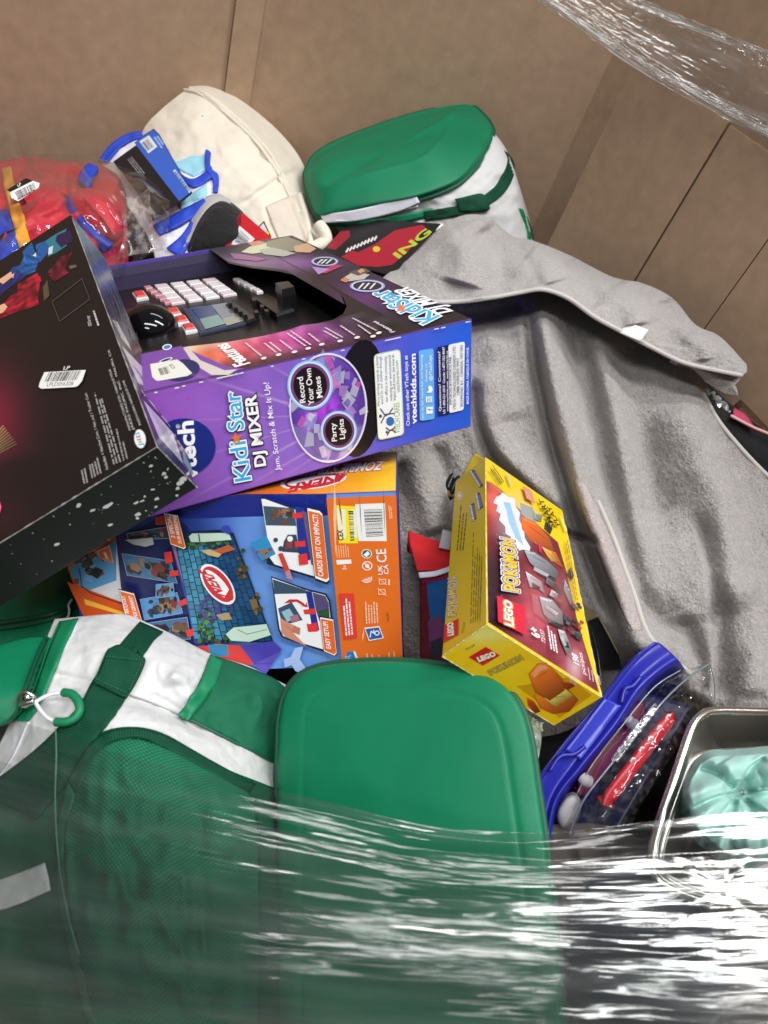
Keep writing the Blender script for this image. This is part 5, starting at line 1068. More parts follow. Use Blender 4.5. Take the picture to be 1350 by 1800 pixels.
# --- yellow brick-toy box
M['rubbed'] = mat('rubbed_yellow_card', sr(226, 212, 150), 0.7)
def brick_box():
    k = 1.03 / 1.2; o, A = at_frame([0.109, 0.4467, 0.8422], [[0.1387, 0.0046, -0.0376], [-0.031, 0.392, -0.129], [0.0229, 0.0156, 0.053]], k)
    ax, ay, az = A; root = thing('brick_toy_box', o, 'yellow building-brick toy box with a dark red front, propped upright against the blanket', 'toy box')
    carton('carton', o, A, [(214, 186, 20)] * 4 + [(200, 170, 20), (224, 196, 40)], root, 0.0012, 0.34)
    Z = lambda x, y, z: o + x * ax + y * ay + z * az; Y = (226, 196, 22)
    p = Print(Z(0, 0, 1), ax, ay)
    p.poly([(0.004, 0.003), (0.996, 0.003), (0.996, 0.997), (0.004, 0.997)], Y, True)
    L0 = p.P(859, 868); 
    def front(u, v):
        c = np.array([116, 40, 50.]); k_ = np.exp(-((u - 866) / 34) ** 2) * sm(v, 930, 1010); c = c * (1 - 0.85 * k_) + np.array([40, 26, 38.]) * 0.85 * k_
        k_ = np.exp(-((u - 940) / 40) ** 2 - ((v - 1080) / 60) ** 2); c = c + np.array([70, 46, 50.]) * k_
        k_ = np.exp(-((u - 868) / 18) ** 2 - ((v - 880) / 40) ** 2); c = c + np.array([110, 60, 40.]) * k_
        k_ = np.exp(-((u - 1010) / 22) ** 2 - ((v - 1170) / 40) ** 2); c = c + np.array([60, 60, 66.]) * k_
        return c + 10 * vn(u / 7, v / 9)
    edge_top = [p.P(862, 860), p.P(876, 858), p.P(905, 876), p.P(935, 896), p.P(958, 915), p.P(972, 950)]
    ytop = p.P(880, 862)[1]; xr = 0.90
    p.grad([(0.012, 0.012), (0.985, 0.012), (xr, 0.30), (0.012, 0.30)], 20, 12, front, True); p.grad([(0.012, 0.30), (xr, 0.30), (xr - 0.02, 0.55), (0.012, 0.55)], 20, 12, front, True)
    yt = min(ytop, 0.86); p.grad([(0.012, 0.55), (xr - 0.02, 0.55), (xr - 0.06, yt - 0.10), (0.012, yt)], 20, 20, front, True)
    p.poly([(0.014, yt - 0.002), (0.30, yt - 0.028), (0.2, yt + 0.008), (0.08, yt + 0.014)], (196, 110, 60), True)
    # flash of light, orange brick creature replaced by plain orange bricks, grey machine
    p.poly([(872, 874), (877, 872), (884, 866), (893, 874), (904, 876), (906, 890), (914, 902), (912, 914), (921, 930), (922, 946), (932, 962), (930, 972), (920, 966), (912, 968), (908, 958), (898, 954), (898, 944), (888, 938), (888, 926), (877, 914), (880, 904), (872, 898), (875, 888), (867, 884)], (226, 226, 232)); p.poly([(884, 882), (896, 884), (902, 904), (912, 934), (920, 960), (906, 946), (894, 918), (890, 898)], (128, 190, 226)); p.poly([(914, 884), (936, 892), (946, 918), (930, 918), (916, 902)], (150, 152, 140))
    p.ell((905, 920), 44, 64, (226, 226, 240), a=0.35, a2=0.0); p.block([(916, 908), (942, 920), (966, 946), (974, 970), (960, 962), (946, 960), (930, 948), (918, 930)], (214, 98, 38), 1.2, 4); p.block([(950, 960), (976, 972), (990, 1000), (978, 992), (962, 980)], (214, 104, 40), 1.0, 2); p.block([(952, 962), (968, 972), (980, 988), (968, 988)], (226, 170, 70), 0.8, 0); p.block([(946, 956), (952, 960), (952, 976), (946, 970)], (186, 48, 88), 0.8, 0, False); p.block([(938, 900), (952, 906), (950, 918), (938, 914)], (150, 154, 140), 0.8, 1); p.block([(958, 918), (970, 930), (966, 940), (956, 930)], (60, 62, 66), 0.8, 0)
    gy = (132, 136, 142)
    for q, c_, st in (([(920, 968), (938, 972), (962, 988), (980, 1006), (976, 1018), (950, 1006), (930, 990)], gy, 3), ([(930, 990), (950, 1008), (976, 1020), (972, 1026), (946, 1012)], (70, 74, 80), 0), ([(922, 1006), (932, 1012), (950, 1024), (956, 1046), (944, 1036), (930, 1034)], (176, 178, 184), 2), ([(934, 1026), (948, 1034), (946, 1038), (934, 1034)], (60, 62, 66), 0), ([(946, 1050), (968, 1056), (986, 1078), (988, 1100), (970, 1096), (954, 1082)], (150, 154, 158), 3), ([(956, 1084), (972, 1098), (988, 1102), (984, 1108), (964, 1098)], (64, 66, 72), 0), ([(978, 1108), (990, 1112), (1002, 1142), (994, 1154), (984, 1130)], (150, 152, 154), 2), ([(986, 1128), (996, 1132), (998, 1142), (990, 1140)], (50, 52, 56), 0), ([(968, 1024), (990, 1044), (986, 1048), (964, 1030)], (56, 50, 54), 0), ([(990, 1020), (1000, 1044), (1010, 1078), (1000, 1066), (988, 1038)], (130, 140, 150), 2), ([(990, 1080), (1006, 1098), (1000, 1104), (988, 1092)], (60, 60, 70), 0), ([(1004, 1090), (1018, 1106), (1016, 1112), (1002, 1100)], (120, 44, 44), 0), ([(1006, 1112), (1020, 1118), (1018, 1130), (1008, 1124)], (74, 76, 84), 0), ([(974, 1056), (990, 1060), (984, 1070)], (150, 70, 60), 0), ([(958, 1018), (972, 1028), (968, 1036), (956, 1028)], (96, 100, 108), 0), ([(966, 1040), (978, 1048), (974, 1056), (962, 1050)], (170, 172, 178), 1), ([(1000, 1000), (1006, 1014), (1002, 1024), (994, 1010)], (84, 60, 64), 0)): p.block(q, c_, 0.9, st)
    for q in ([(936, 1000), (962, 1014), (958, 1018), (934, 1006)], [(956, 1066), (978, 1082), (974, 1086), (954, 1072)], [(984, 1120), (992, 1138), (988, 1140), (980, 1124)]): p.poly(q, (216, 220, 226), a=0.55)
    p.poly([(930, 1046), (956, 1060), (976, 1090), (960, 1100), (934, 1080)], (206, 150, 150), a=0.25); p.ell((936, 1030), 26, 34, (214, 130, 130), a=0.22, a2=0.0); p.ell((1006, 1176), 18, 34, (230, 206, 210), a=0.5, a2=0.0); p.ell((985, 1050), 30, 50, (206, 140, 140), a=0.3, a2=0.0)
    for a_ in range(26): x, y = rnd.uniform(866, 1000), rnd.uniform(900, 1130); p.ell((x, y), 0.8, 0.8, (210, 160, 160), n=6)
    for k_ in range(12): x = 990 + 26 * rnd.random(); y = 1060 + 60 * rnd.random(); p.poly([(x, y), (x + 7, y + 4), (x + 5, y + 9), (x - 1, y + 5)], rnd.choice([(150, 60, 56), (90, 94, 104), (60, 56, 62), (170, 150, 150)]))
    p.use('logo'); p.poly([(868.5, 1052), (918, 1072), (919, 1122), (870, 1098)], (214, 36, 66))
    p.text('LEGO', (897, 1108), (894, 1064), (882, 1103), (250, 250, 250), 0.03, [(0.11, (246, 206, 60)), (0.07, (30, 24, 26))])
    p.text('POKéMON', (906, 1046), (900, 955), (880, 1042), (246, 196, 40), 0.03, [(0.13, (240, 240, 246)), (0.085, (40, 70, 150))])
    p.use('inscription'); wh = (246, 244, 244)
    p.text('6+', (944, 1128), (938, 1110), (930, 1124), wh, 0.03); p.text('72157', (953, 1136), (950, 1114), (946, 1133), wh, 0.0); p.lines([(962, 1146), (956, 1104), (972, 1152)], 3, wh, 0.5)
    p.text('198', (1013, 1176), (1009, 1158), (1002, 1170), wh, 0.01); p.text('pcs/pzs', (1024, 1192), (1017, 1154), (1017, 1188), wh, -0.002)
    for x in (1028, 1034, 1040, 1046): p.lines([(x + 2, 1200 + (x - 1028) * 0.5), (x - 1, 1178 + (x - 1028) * 0.8), (x + 3.6, 1201 + (x - 1028) * 0.5)], 1, (236, 206, 206), short=0.02)
    # yellow band with the play icons
    bk = (44, 36, 14)
    p.text('SMART', (971, 932), (950, 882), (963, 933), bk, 0.02); p.text('PLAY', (980, 928), (963, 894), (973, 929), bk, 0.02)
    p.poly([(980, 912), (982, 911), (992, 938), (989, 938)], (240, 226, 150)); p.lines([(882, 852), (862, 822), (876, 855)], 3, bk, 0.45); p.poly([(886, 838), (889, 838), (896, 858), (893, 858)], (200, 190, 150))
    p.poly([(915, 860), (929, 868), (935, 889), (921, 881)], (206, 150, 130)); p.rim([(915, 860), (929, 868), (935, 889), (921, 881)], (226, 96, 50), 1)
    p.lines([(1006, 1060), (988, 950), (1009, 1060)], 2, (150, 120, 20), 0.5)
    p.done(root)
    q = Print(Z(0, 0, 0), ay, az)
    q.poly([(0.003, 0.02), (0.997, 0.02), (0.997, 0.98), (0.003, 0.98)], (206, 176, 18), True)
    q.use('inscription')
    for i, x in enumerate((832, 836, 840, 844, 848)): q.lines([(x - 5, 1096 - 3 * i), (x, 932), (x - 3.6, 1096)], 1, (92, 76, 14), short=0.3)
    for i, x in enumerate((806, 811, 816)): q.lines([(x - 3, 968), (x + 4, 888 + 6 * i), (x - 1, 968)], 1, (92, 76, 14), short=0.2)
    q.text('72157', (815, 1113), (819, 1094), (811, 1113), (50, 42, 14), 0.0)
    q.ell((808, 872), 5.5, 7, (240, 226, 210)); q.ell((808, 872), 4.4, 5.6, (206, 120, 90)); q.ell((808, 872), 3, 4, (240, 226, 210))
    for a_ in (((826, 828), (834, 826), (850, 854), (844, 858)), ((836, 868), (844, 866), (850, 892), (842, 898)), ((826, 888), (834, 884), (838, 912), (832, 918))): q.poly(a_, (40, 34, 60)); c_ = np.mean(a_, 0); q.poly([c_ + (np.array(x) - c_) * 0.8 for x in a_], (110, 100, 150)); q.lines([a_[0], a_[3], (a_[0][0] + 3, a_[0][1])], 1, (230, 226, 240))
    q.use('logo'); q.poly([(782, 1099), (807, 1088), (807, 1116), (780, 1131)], (190, 28, 30)); q.text('LEGO', (798, 1117), (797, 1094), (788, 1119), (250, 250, 250), 0.03, [(0.09, (246, 206, 60)), (0.06, (30, 24, 26))])
    q.text('POKéMON', (802, 1082), (802, 1014), (788, 1084), (236, 206, 70), 0.02, [(0.10, (220, 220, 230)), (0.07, (52, 70, 130))])
    q.done(root)
    r = Print(Z(0, 0, 0), ax, az)
    def bf(u, v):
        k_ = np.exp(-((u - 850) / 60) ** 2 - ((v - 1112) / 22) ** 2); return np.array([230, 190, 20.]) + np.array([-10, 20, 100]) * k_ + 5 * vn(u / 14, v / 9)
    r.grad([(0.005, 0.01), (0.995, 0.01), (0.995, 0.99), (0.005, 0.99)], 24, 12, bf, True)
    # plain orange brick figure in place of the printed character
    orn, od = (222, 106, 34), (176, 70, 26)
    r.poly([(908, 1206), (1002, 1190), (1040, 1222), (984, 1262)], (210, 150, 14), a=0.5)
    for q_, c_, st in (([(926, 1226), (938, 1232), (950, 1250), (940, 1254), (928, 1240)], od, 0), ([(976, 1196), (1006, 1200), (1010, 1206), (998, 1212), (984, 1206)], od, 0), ([(940, 1222), (966, 1234), (998, 1212), (1016, 1230), (1000, 1250), (972, 1254), (950, 1244)], orn, 0), ([(956, 1226), (988, 1206), (1008, 1222), (976, 1242)], (236, 192, 90), 0), ([(930, 1184), (946, 1166), (962, 1166), (988, 1192), (992, 1212), (966, 1230), (942, 1216)], orn, 0)): r.block(q_, c_, 1.0, st)
    r.poly([(944, 1170), (958, 1168), (964, 1174), (950, 1178), (940, 1190), (935, 1186)], (244, 176, 120), a=0.8)
    for k_ in range(3): r.rim([(968 + 9 * k_, 1232 - 7 * k_), (982 + 9 * k_, 1240 - 7 * k_)], (200, 150, 60), 0.9, False)
    r.use('logo'); r.poly([(824, 1154), (854, 1136), (879, 1151), (849, 1169)], (190, 28, 32)); r.text('LEGO', (842, 1162), (872, 1151), (838, 1155), (250, 250, 250), 0.03, [(0.09, (246, 206, 60)), (0.06, (30, 24, 26))])
    r.text('POKéMON', (864, 1186), (921, 1158), (857, 1178), (200, 176, 60), 0.01, [(0.06, (60, 60, 60))]); r.use('inscription'); r.text('72157', (820, 1142), (836, 1134), (818, 1139), (50, 46, 30), 0.0)
    r.done(root)
    for P_, Q_ in ((Z(0, 0, 1), Z(0, 0.96, 1)), (Z(0, 0, 1), Z(1, 0, 1)), (Z(0, 0, 0), Z(0, 0, 1)), (Z(1, 0, 1), Z(1, 0.9, 1)), (Z(0, 0, 0), Z(1, 0, 0))):
        n_ = 50; tube('worn_edge', P_ + (Q_ - P_) * np.linspace(0.004, 0.996, n_)[:, None], np.clip(0.0002 + 0.0006 * RNG.random(n_) ** 2, 0.0002, 0.0009), M['rubbed'], root, 6, n_, world=True)
    # torn flap standing up at the far end, with a black twist of cord under it
    F = grid([[(803, 850, 0.958), (815, 832, 0.965), (832, 800, 0.972)], [(820, 846, 0.95), (828, 830, 0.952), (838, 798, 0.968)], [(850, 832, 0.940), (850, 826, 0.940), (848, 806, 0.944)]], 12, 14)
    sheet('torn_flap', F, mat('yellow_card', sr(*Y), 0.4), root, 0.0009)
brick_box()
def cord():
    t = thing('cord_bundle', at(800, 850, 1.0), 'black looped cord behind the torn end of the yellow box', 'cord')
    for P_ in ([(812, 824, 0.985), (796, 836, 0.985), (788, 856, 0.98), (800, 862, 0.985), (812, 846, 0.99)], [(816, 818, 0.99), (800, 826, 0.992), (784, 850, 0.99), (788, 870, 0.985)], [(820, 830, 0.985), (802, 846, 0.98), (794, 866, 0.98), (788, 878, 0.985)]): tube('cord_loop', P_, 0.0042, M['black'], t, 8, 30)
    sheet('cord_tag', grid([[(785, 858, 0.978), (803, 862, 0.978)], [(784, 872, 0.976), (800, 874, 0.976)]], 6, 4), M['tan'], t, 0.002)
cord()
# ------------------------------------------------------------------ green and white cooler bags
def inset(pts, k, dd=0.0):
    P = np.asarray(pts, float); c = P.mean(0); o = c + (P - c) * (1 - k); o[:, 2] = P[:, 2] + dd + (c[2] - P[:, 2]) * k * 0; return o
def off_in(pts, w, dd):
    """outline moved in by w photograph-widths of about one unit, and dd nearer"""
    P = np.asarray(pts, float); T = np.roll(P, -1, 0) - np.roll(P, 1, 0); N = np.stack([-T[:, 1], T[:, 0]], 1); N /= np.linalg.norm(N, axis=1, keepdims=True) + 1e-9
    c = P[:, :2].mean(0); s_ = np.sign(((c - P[:, :2]) * N).sum(1, keepdims=True)).mean(); N = N * (1 if s_ > 0 else -1)
    o = P.copy(); o[:, :2] += N * w; o[:, 2] -= dd; return o
def sc(pts, k, dd):
    P = np.asarray(pts, float); c = P.mean(0); o = c + (P - c) * k; o[:, 2] -= dd; return o
def front_bag():
    ln = [(489, 1320), (492, 1262), (503, 1218), (528, 1188), (566, 1172), (620, 1165), (690, 1163), (765, 1168), (830, 1180), (880, 1203), (914, 1243), (932, 1300), (944, 1380), (957, 1470), (968, 1560), (978, 1660), (986, 1760), (988, 1815), (962, 1862), (860, 1882), (680, 1885), (540, 1876), (494, 1845), (483, 1780), (483, 1650), (486, 1480)]
    dz = lambda u, v: 0.70 - 0.00021 * (u - 600) - 0.00014 * (v - 1166)
    O = [(u, v, float(dz(u, v))) for u, v in ln]
    t = thing('cooler_bag', at(720, 1500, 0.66), 'green moulded lid of a cooler bag, flat in the front middle under the wrap', 'bag', 'green and white cooler bags')
    back = [(u, v, d + 0.022) for u, v, d in O]
    pl = lambda P, dd: [(u, v, dz(u, v) - dd) for u, v, d in P]
    core = off_in(O, 50, 0)
    rings('lid', [back, pl(off_in(O, -1.0, 0), -0.012), pl(O, -0.004), pl(off_in(O, 4, 0), 0.0), pl(off_in(O, 14, 0), 0.002), pl(off_in(O, 34, 0), 0.0045), pl(off_in(O, 44, 0), 0.0046), pl(core, 0.0051), pl(sc(core, 0.95, 0), 0.0058), pl(sc(core, 0.5, 0), 0.0100), pl(sc(core, 0.15, 0), 0.0110)], 150, M['lid'], t)
    B0 = W(off_in(back, 8, 0)); mid_ = B0.mean(0); dn = lambda k, z: mid_ + (B0 - mid_) * k - np.array([0, 0, z])
    rings('side_wall', [dn(0.99, 0), dn(0.995, 0.05), dn(0.98, 0.10), dn(0.95, 0.16)], 90, M['canvas'], t, 4, world=True)
    tube('piping', off_in(back, -2, -0.002), 0.0032, M['lid_dark'], t, 8, 200, True)
front_bag()

def rear_bag():
    t = thing('cooler_bag', at(720, 320, 1.36), 'white cooler bag with a domed green lid, tipped against the back wall beyond the blanket', 'bag', 'green and white cooler bags')
    ln = [(536, 312, 1.31), (541, 292, 1.325), (556, 270, 1.345), (590, 250, 1.36), (650, 226, 1.375), (720, 203, 1.385), (780, 189, 1.385), (820, 185, 1.375), (842, 198, 1.36), (862, 226, 1.33), (852, 256, 1.30), (826, 296, 1.265), (796, 322, 1.245), (735, 345, 1.235), (660, 360, 1.24), (590, 374, 1.255), (560, 377, 1.265), (546, 350, 1.285)]
    O = ln; mid = [(560, 312, 1.275), (566, 298, 1.285), (580, 284, 1.295), (610, 268, 1.31), (665, 247, 1.325), (725, 224, 1.335), (775, 206, 1.34), (793, 200, 1.335), (797, 206, 1.33), (795, 218, 1.32), (785, 238, 1.295), (768, 258, 1.27), (748, 276, 1.25), (712, 290, 1.245), (650, 306, 1.24), (598, 322, 1.245), (572, 328, 1.255), (562, 322, 1.265)]
    back = [(u + 3, v + 5, d + 0.020) for u, v, d in O]
    rings('lid', [back, [(u + 1.5, v + 2, d + 0.010) for u, v, d in off_in(O, -3, 0)], off_in(O, -1, -0.002), off_in(O, 4, 0.005), [(0.55 * a[0] + 0.45 * b[0], 0.55 * a[1] + 0.45 * b[1], 0.55 * a[2] + 0.45 * b[2] - 0.006) for a, b in zip(cr(O, 80, True), cr(mid, 80, True))], sc(mid, 1.0, 0.0), sc(mid, 0.86, 0.0025), sc(mid, 0.4, 0.003)], 140, M['lid'], t, 4)
    tube('lid_welt', [(u + 2, v + 3, d + 0.012) for u, v, d in off_in(O, -3, 0)], 0.0042, M['lid_dark'], t, 8, 220, True)
    # white body below and to the right
    w_ = [[(556, 376, 1.28), (600, 384, 1.26), (680, 372, 1.25), (740, 354, 1.25), (800, 330, 1.26), (840, 300, 1.275), (866, 250, 1.31), (864, 228, 1.345)],
          [(570, 392, 1.30), (620, 396, 1.27), (690, 384, 1.265), (750, 366, 1.265), (820, 352, 1.27), (860, 326, 1.285), (888, 280, 1.315), (882, 250, 1.36)],
          [(590, 402, 1.32), (640, 410, 1.29), (710, 406, 1.285), (780, 396, 1.285), (850, 384, 1.29), (890, 360, 1.305), (908, 320, 1.33), (896, 276, 1.38)],
          [(610, 440, 1.35), (660, 450, 1.33), (740, 450, 1.32), (810, 446, 1.32), (870, 436, 1.32), (912, 420, 1.335), (926, 390, 1.36), (914, 330, 1.40)],
          [(620, 520, 1.40), (680, 530, 1.38), (760, 530, 1.37), (830, 530, 1.36), (890, 520, 1.36), (930, 505, 1.37), (945, 470, 1.39), (935, 400, 1.42)]]
    G = grid(w_, 90, 50); q = seen(G); u, v = q[..., 0], q[..., 1]; h = 0.003 * vn(u / 26, v / 20) + 0.0015 * vn(u / 9, v / 9); G = G + (EYE - G) * h[..., None]
    body = sheet('side_wall', G, M['canvas'], t, 0.05); s = Surf(G)
    s.strip('carry_strap', [[(744, 372), (792, 364), (834, 352), (868, 330), (888, 300), (893, 280), (886, 264)], [(748, 388), (800, 380), (848, 366), (884, 342), (902, 312), (904, 286), (892, 268)]], 50, 6, 0.005, M['webbing'], t, 0.0025)
    s.strip('strap_patch', [[(800, 350), (845, 340), (856, 352)], [(808, 372), (852, 372), (862, 366)]], 16, 6, 0.007, M['webbing'], t, 0.003)
    s.strip('zip_tape', [[(570, 389), (640, 386), (700, 378), (760, 366)], [(572, 398), (650, 398), (706, 392), (764, 378)]], 30, 4, 0.004, M['trim'], t, 0.002)
    s.strip('base_trim', [[(912, 366), (924, 396), (930, 430)], [(922, 368), (934, 398), (940, 430)]], 16, 4, 0.004, M['trim'], t, 0.003)
    tube('seam', s.lay([(556, 381), (600, 388), (680, 377), (735, 362)], 0.003), 0.0018, M['whitefab'], t, 6, 40)
    sheet('lid_lining', grid([[(563, 377, 1.262), (620, 370, 1.245), (690, 354, 1.236), (731, 343, 1.232)], [(568, 392, 1.268), (630, 388, 1.254), (700, 372, 1.246), (738, 356, 1.240)]], 40, 8), M['whitefab'], t, 0.002)
rear_bag()

def left_bag():
    t = thing('cooler_bag', at(200, 1300, 0.72), 'white cooler bag with green net pockets and an open zip, at lower left', 'bag', 'green and white cooler bags')
    rows = [
        [(96, 1088, 0.735), (139, 1084, 0.732), (185, 1080, 0.74), (225, 1081, 0.75), (262, 1096, 0.755), (310, 1118, 0.76), (372, 1150, 0.765), (440, 1172, 0.775), (505, 1205, 0.80)],
        [(66, 1160, 0.700), (112, 1140, 0.695), (165, 1130, 0.695), (220, 1132, 0.700), (262, 1150, 0.705), (305, 1172, 0.705), (352, 1200, 0.71), (420, 1225, 0.73), (502, 1250, 0.77)],
        [(34, 1230, 0.680), (84, 1205, 0.670), (140, 1200, 0.668), (200, 1206, 0.672), (245, 1222, 0.676), (285, 1240, 0.680), (330, 1262, 0.685), (410, 1285, 0.705), (500, 1310, 0.755)],
        [(8, 1290, 0.672), (60, 1275, 0.655), (120, 1268, 0.642), (190, 1262, 0.640), (245, 1265, 0.642), (295, 1278, 0.648), (350, 1300, 0.660), (430, 1330, 0.685), (500, 1370, 0.74)],
        [(-30, 1370, 0.66), (40, 1368, 0.632), (110, 1366, 0.616), (190, 1360, 0.608), (260, 1362, 0.610), (330, 1372, 0.618), (400, 1390, 0.635), (450, 1410, 0.665), (500, 1440, 0.725)],
        [(-60, 1500, 0.625), (40, 1500, 0.594), (120, 1500, 0.578), (200, 1500, 0.572), (280, 1500, 0.574), (350, 1500, 0.585), (420, 1510, 0.605), (460, 1520, 0.64), (500, 1530, 0.70)],
        [(-80, 1660, 0.575), (40, 1660, 0.552), (120, 1660, 0.540), (200, 1660, 0.535), (280, 1660, 0.538), (350, 1660, 0.550), (420, 1660, 0.575), (465, 1660, 0.61), (500, 1660, 0.67)],
        [(-90, 1880, 0.535), (40, 1880, 0.520), (120, 1880, 0.512), (200, 1880, 0.508), (280, 1880, 0.512), (350, 1880, 0.525), (420, 1880, 0.55), (465, 1880, 0.59), (500, 1880, 0.64)],
    ]
    G = grid(rows, 170, 170); q = seen(G); u, v = q[..., 0], q[..., 1]; A = lambda line, wl, wr, a: ridge(u, v, line, wl, wr, a)
    h = 0.0030 * vn(u / 34, v / 30) + 0.0012 * (1 - 2 * np.abs(vn(u / 16, v / 20)))
    h += 0.010 * np.exp(-((u - 180) / 60) ** 2 - ((v - 1170) / 50) ** 2) + 0.010 * np.exp(-((u - 320) / 50) ** 2 - ((v - 1180) / 40) ** 2)
    h += A([(300, 1180), (320, 1200), (340, 1230)], 14, 14, 0.006) - A([(262, 1222), (300, 1240), (330, 1262)], 6, 8, 0.005) - A([(280, 1215), (310, 1205), (330, 1215)], 8, 10, 0.004) - A([(95, 1186), (130, 1192), (158, 1198)], 6, 6, 0.004)
    G = G + (EYE - G) * (h / 0.7)[..., None]
    B = G + (G - EYE) * 0.10 + np.array([0, 0, -0.05])
    body = sheet('body', G, M['canvas'], t, back=B); s = Surf(G)
    P = lambda nm, cs, n, m, off, mt, th=0.0014, bu=0.0, ro=0.0: s.strip(nm, cs, n, m, off, mt, t, th, bu, ro)
    # lower half of the front: dark green cloth with a big net pocket
    P('lower_panel', [[(-40, 1372), (0, 1364), (37, 1362), (80, 1305), (119, 1364), (163, 1300), (195, 1281), (245, 1278), (290, 1290), (340, 1318), (400, 1352), (450, 1372), (500, 1392)], [(-60, 1500), (0, 1500), (60, 1500), (100, 1500), (160, 1500), (220, 1500), (260, 1500), (310, 1500), (350, 1500), (400, 1500), (440, 1500), (503, 1500)], [(-70, 1660), (0, 1660), (60, 1660), (100, 1660), (160, 1660), (220, 1660), (260, 1660), (310, 1660), (350, 1660), (400, 1660), (440, 1660), (503, 1660)], [(-80, 1870), (0, 1870), (60, 1870), (100, 1870), (160, 1870), (220, 1870), (260, 1870), (310, 1870), (350, 1870), (400, 1870), (440, 1870), (503, 1870)]], 60, 40, 0.0022, M['lid_dark'])
    P('front_net_pocket', [[(128, 1400), (152, 1345), (182, 1310), (215, 1296), (252, 1298), (300, 1316), (352, 1344), (404, 1372), (440, 1392)], [(112, 1480), (150, 1440), (200, 1420), (250, 1420), (300, 1425), (350, 1435), (400, 1445), (430, 1452), (455, 1460)], [(124, 1620), (160, 1620), (210, 1620), (260, 1620), (310, 1620), (350, 1620), (400, 1620), (430, 1620), (458, 1620)], [(180, 1876), (210, 1876), (245, 1876), (280, 1876), (315, 1876), (350, 1876), (400, 1876), (430, 1876), (455, 1876)]], 60, 50, 0.006, M['net'], 0.001, 0.022, 0.006)
    P('pocket_binding', [[(118, 1372), (140, 1332), (163, 1302), (195, 1284), (241, 1279), (283, 1290), (335, 1316), (395, 1349), (450, 1378)], [(132, 1396), (154, 1350), (180, 1316), (208, 1301), (243, 1297), (280, 1308), (328, 1332), (385, 1364), (440, 1392)]], 70, 5, 0.009, M['webbing'], 0.0022)
    P('pocket_binding', [[(118, 1372), (100, 1450), (98, 1540), (112, 1640), (140, 1760), (176, 1880)], [(132, 1396), (116, 1460), (114, 1540), (128, 1635), (156, 1752), (192, 1872)]], 50, 5, 0.009, M['lid_dark'], 0.0022)
    # wide webbing strap with its sewn patch
    P('strap', [[(246, 1092), (228, 1112), (206, 1138), (186, 1162), (160, 1200), (140, 1238), (108, 1272), (72, 1308), (20, 1350), (-40, 1392)], [(287, 1110), (268, 1128), (250, 1156), (240, 1180), (224, 1224), (200, 1256), (172, 1292), (146, 1338), (112, 1384), (60, 1440)]], 70, 10, 0.005, M['webbing'], 0.0024)
    P('strap_patch', [[(190, 1140), (184, 1150), (172, 1180), (161, 1198)], [(212, 1133), (224, 1146), (208, 1190), (190, 1212)], [(246, 1150), (256, 1162), (240, 1200), (224, 1226)]], 24, 12, 0.009, M['webbing'], 0.0024)
    # stitches on the patch, one by one
    st = mat('strap_thread', sr(22, 110, 82), 0.7)
    for a, b, n in (((182, 1153), (248, 1160), 14), ((168, 1192), (224, 1218), 13), ((182, 1156), (168, 1190), 8), ((247, 1166), (227, 1214), 10)):
        a = np.array(a, float); b = np.array(b, float)
        for k in range(n):
            x = a + (b - a) * (k + 0.1) / n; y = a + (b - a) * (k + 0.65) / n; tube('stitch', s.lay([x, y], 0.0122), 0.0005, st, t, 4, 3)
    # side net pocket with a green binding
    P('side_net_pocket', [[(370, 1150), (355, 1188), (336, 1226), (316, 1256)], [(425, 1168), (410, 1210), (400, 1250), (380, 1285)], [(478, 1190), (465, 1240), (455, 1280), (437, 1314)], [(506, 1212), (500, 1260), (496, 1310), (486, 1342)]], 40, 40, 0.004, M['net_fine'], 0.001, 0.010, 0.004)
    P('pocket_binding', [[(372, 1150), (358, 1186), (338, 1224), (314, 1254)], [(392, 1162), (380, 1200), (358, 1236), (330, 1264)]], 40, 5, 0.013, M['trim'], 0.0026)
    tube('seam', s.lay([(316, 1257), (345, 1270), (380, 1288), (415, 1306), (450, 1322), (486, 1342)], 0.004), 0.0016, M['lid_dark'], t, 6, 50)
    tube('seam', s.lay([(228, 1222), (262, 1234), (300, 1250), (318, 1258)], 0.0005), 0.0009, mat('shaded_seam', sr(150, 148, 146), 0.9), t, 6, 40)
    # zip: two toothed tapes standing open, with the teeth
    P('zip_tape', [[(104, 1092), (84, 1140), (70, 1180), (54, 1228), (24, 1266)], [(137, 1086), (112, 1136), (94, 1180), (74, 1226), (48, 1268)]], 50, 5, 0.006, M['trim'], 0.002)
    lid = [[(-60, 1150, 0.69), (0, 1132, 0.70), (46, 1120, 0.71), (84, 1118, 0.715)], [(-60, 1200, 0.66), (0, 1180, 0.672), (40, 1168, 0.68), (66, 1160, 0.685)], [(-60, 1250, 0.645), (-6, 1230, 0.652), (30, 1214, 0.658), (50, 1200, 0.662)], [(-60, 1300, 0.645), (-10, 1280, 0.648), (14, 1264, 0.650), (38, 1240, 0.655)]]
    LG = grid(lid, 50, 40); lb = sheet('lid', LG, M['lid'], t, 0.02); ls = Surf(LG)
    for k, (off, w) in enumerate(((0.004, 5), (0.007, 5))):
        ls.strip('zip_tape', [[(84 - 7 * k, 1119), (66 - 7 * k, 1160), (50 - 7 * k, 1202), (38 - 8 * k, 1240), (22, 1262)], [(89 - 7 * k, 1122), (71 - 7 * k, 1164), (55 - 7 * k, 1206), (42 - 8 * k, 1243), (24, 1266)]], 40, 4, off, M['tape'], t, 0.0018)
    teeth = []
    for path, n in (([(103, 1096), (84, 1140), (70, 1180), (53, 1226)], 60), ([(88, 1122), (72, 1162), (56, 1204), (44, 1238)], 54)):
        C = cr(np.asarray(path, float), n)
        for k in range(n): teeth.append(at(*s.lay([C[k]], 0.011)[0]))
    V = []; F = []
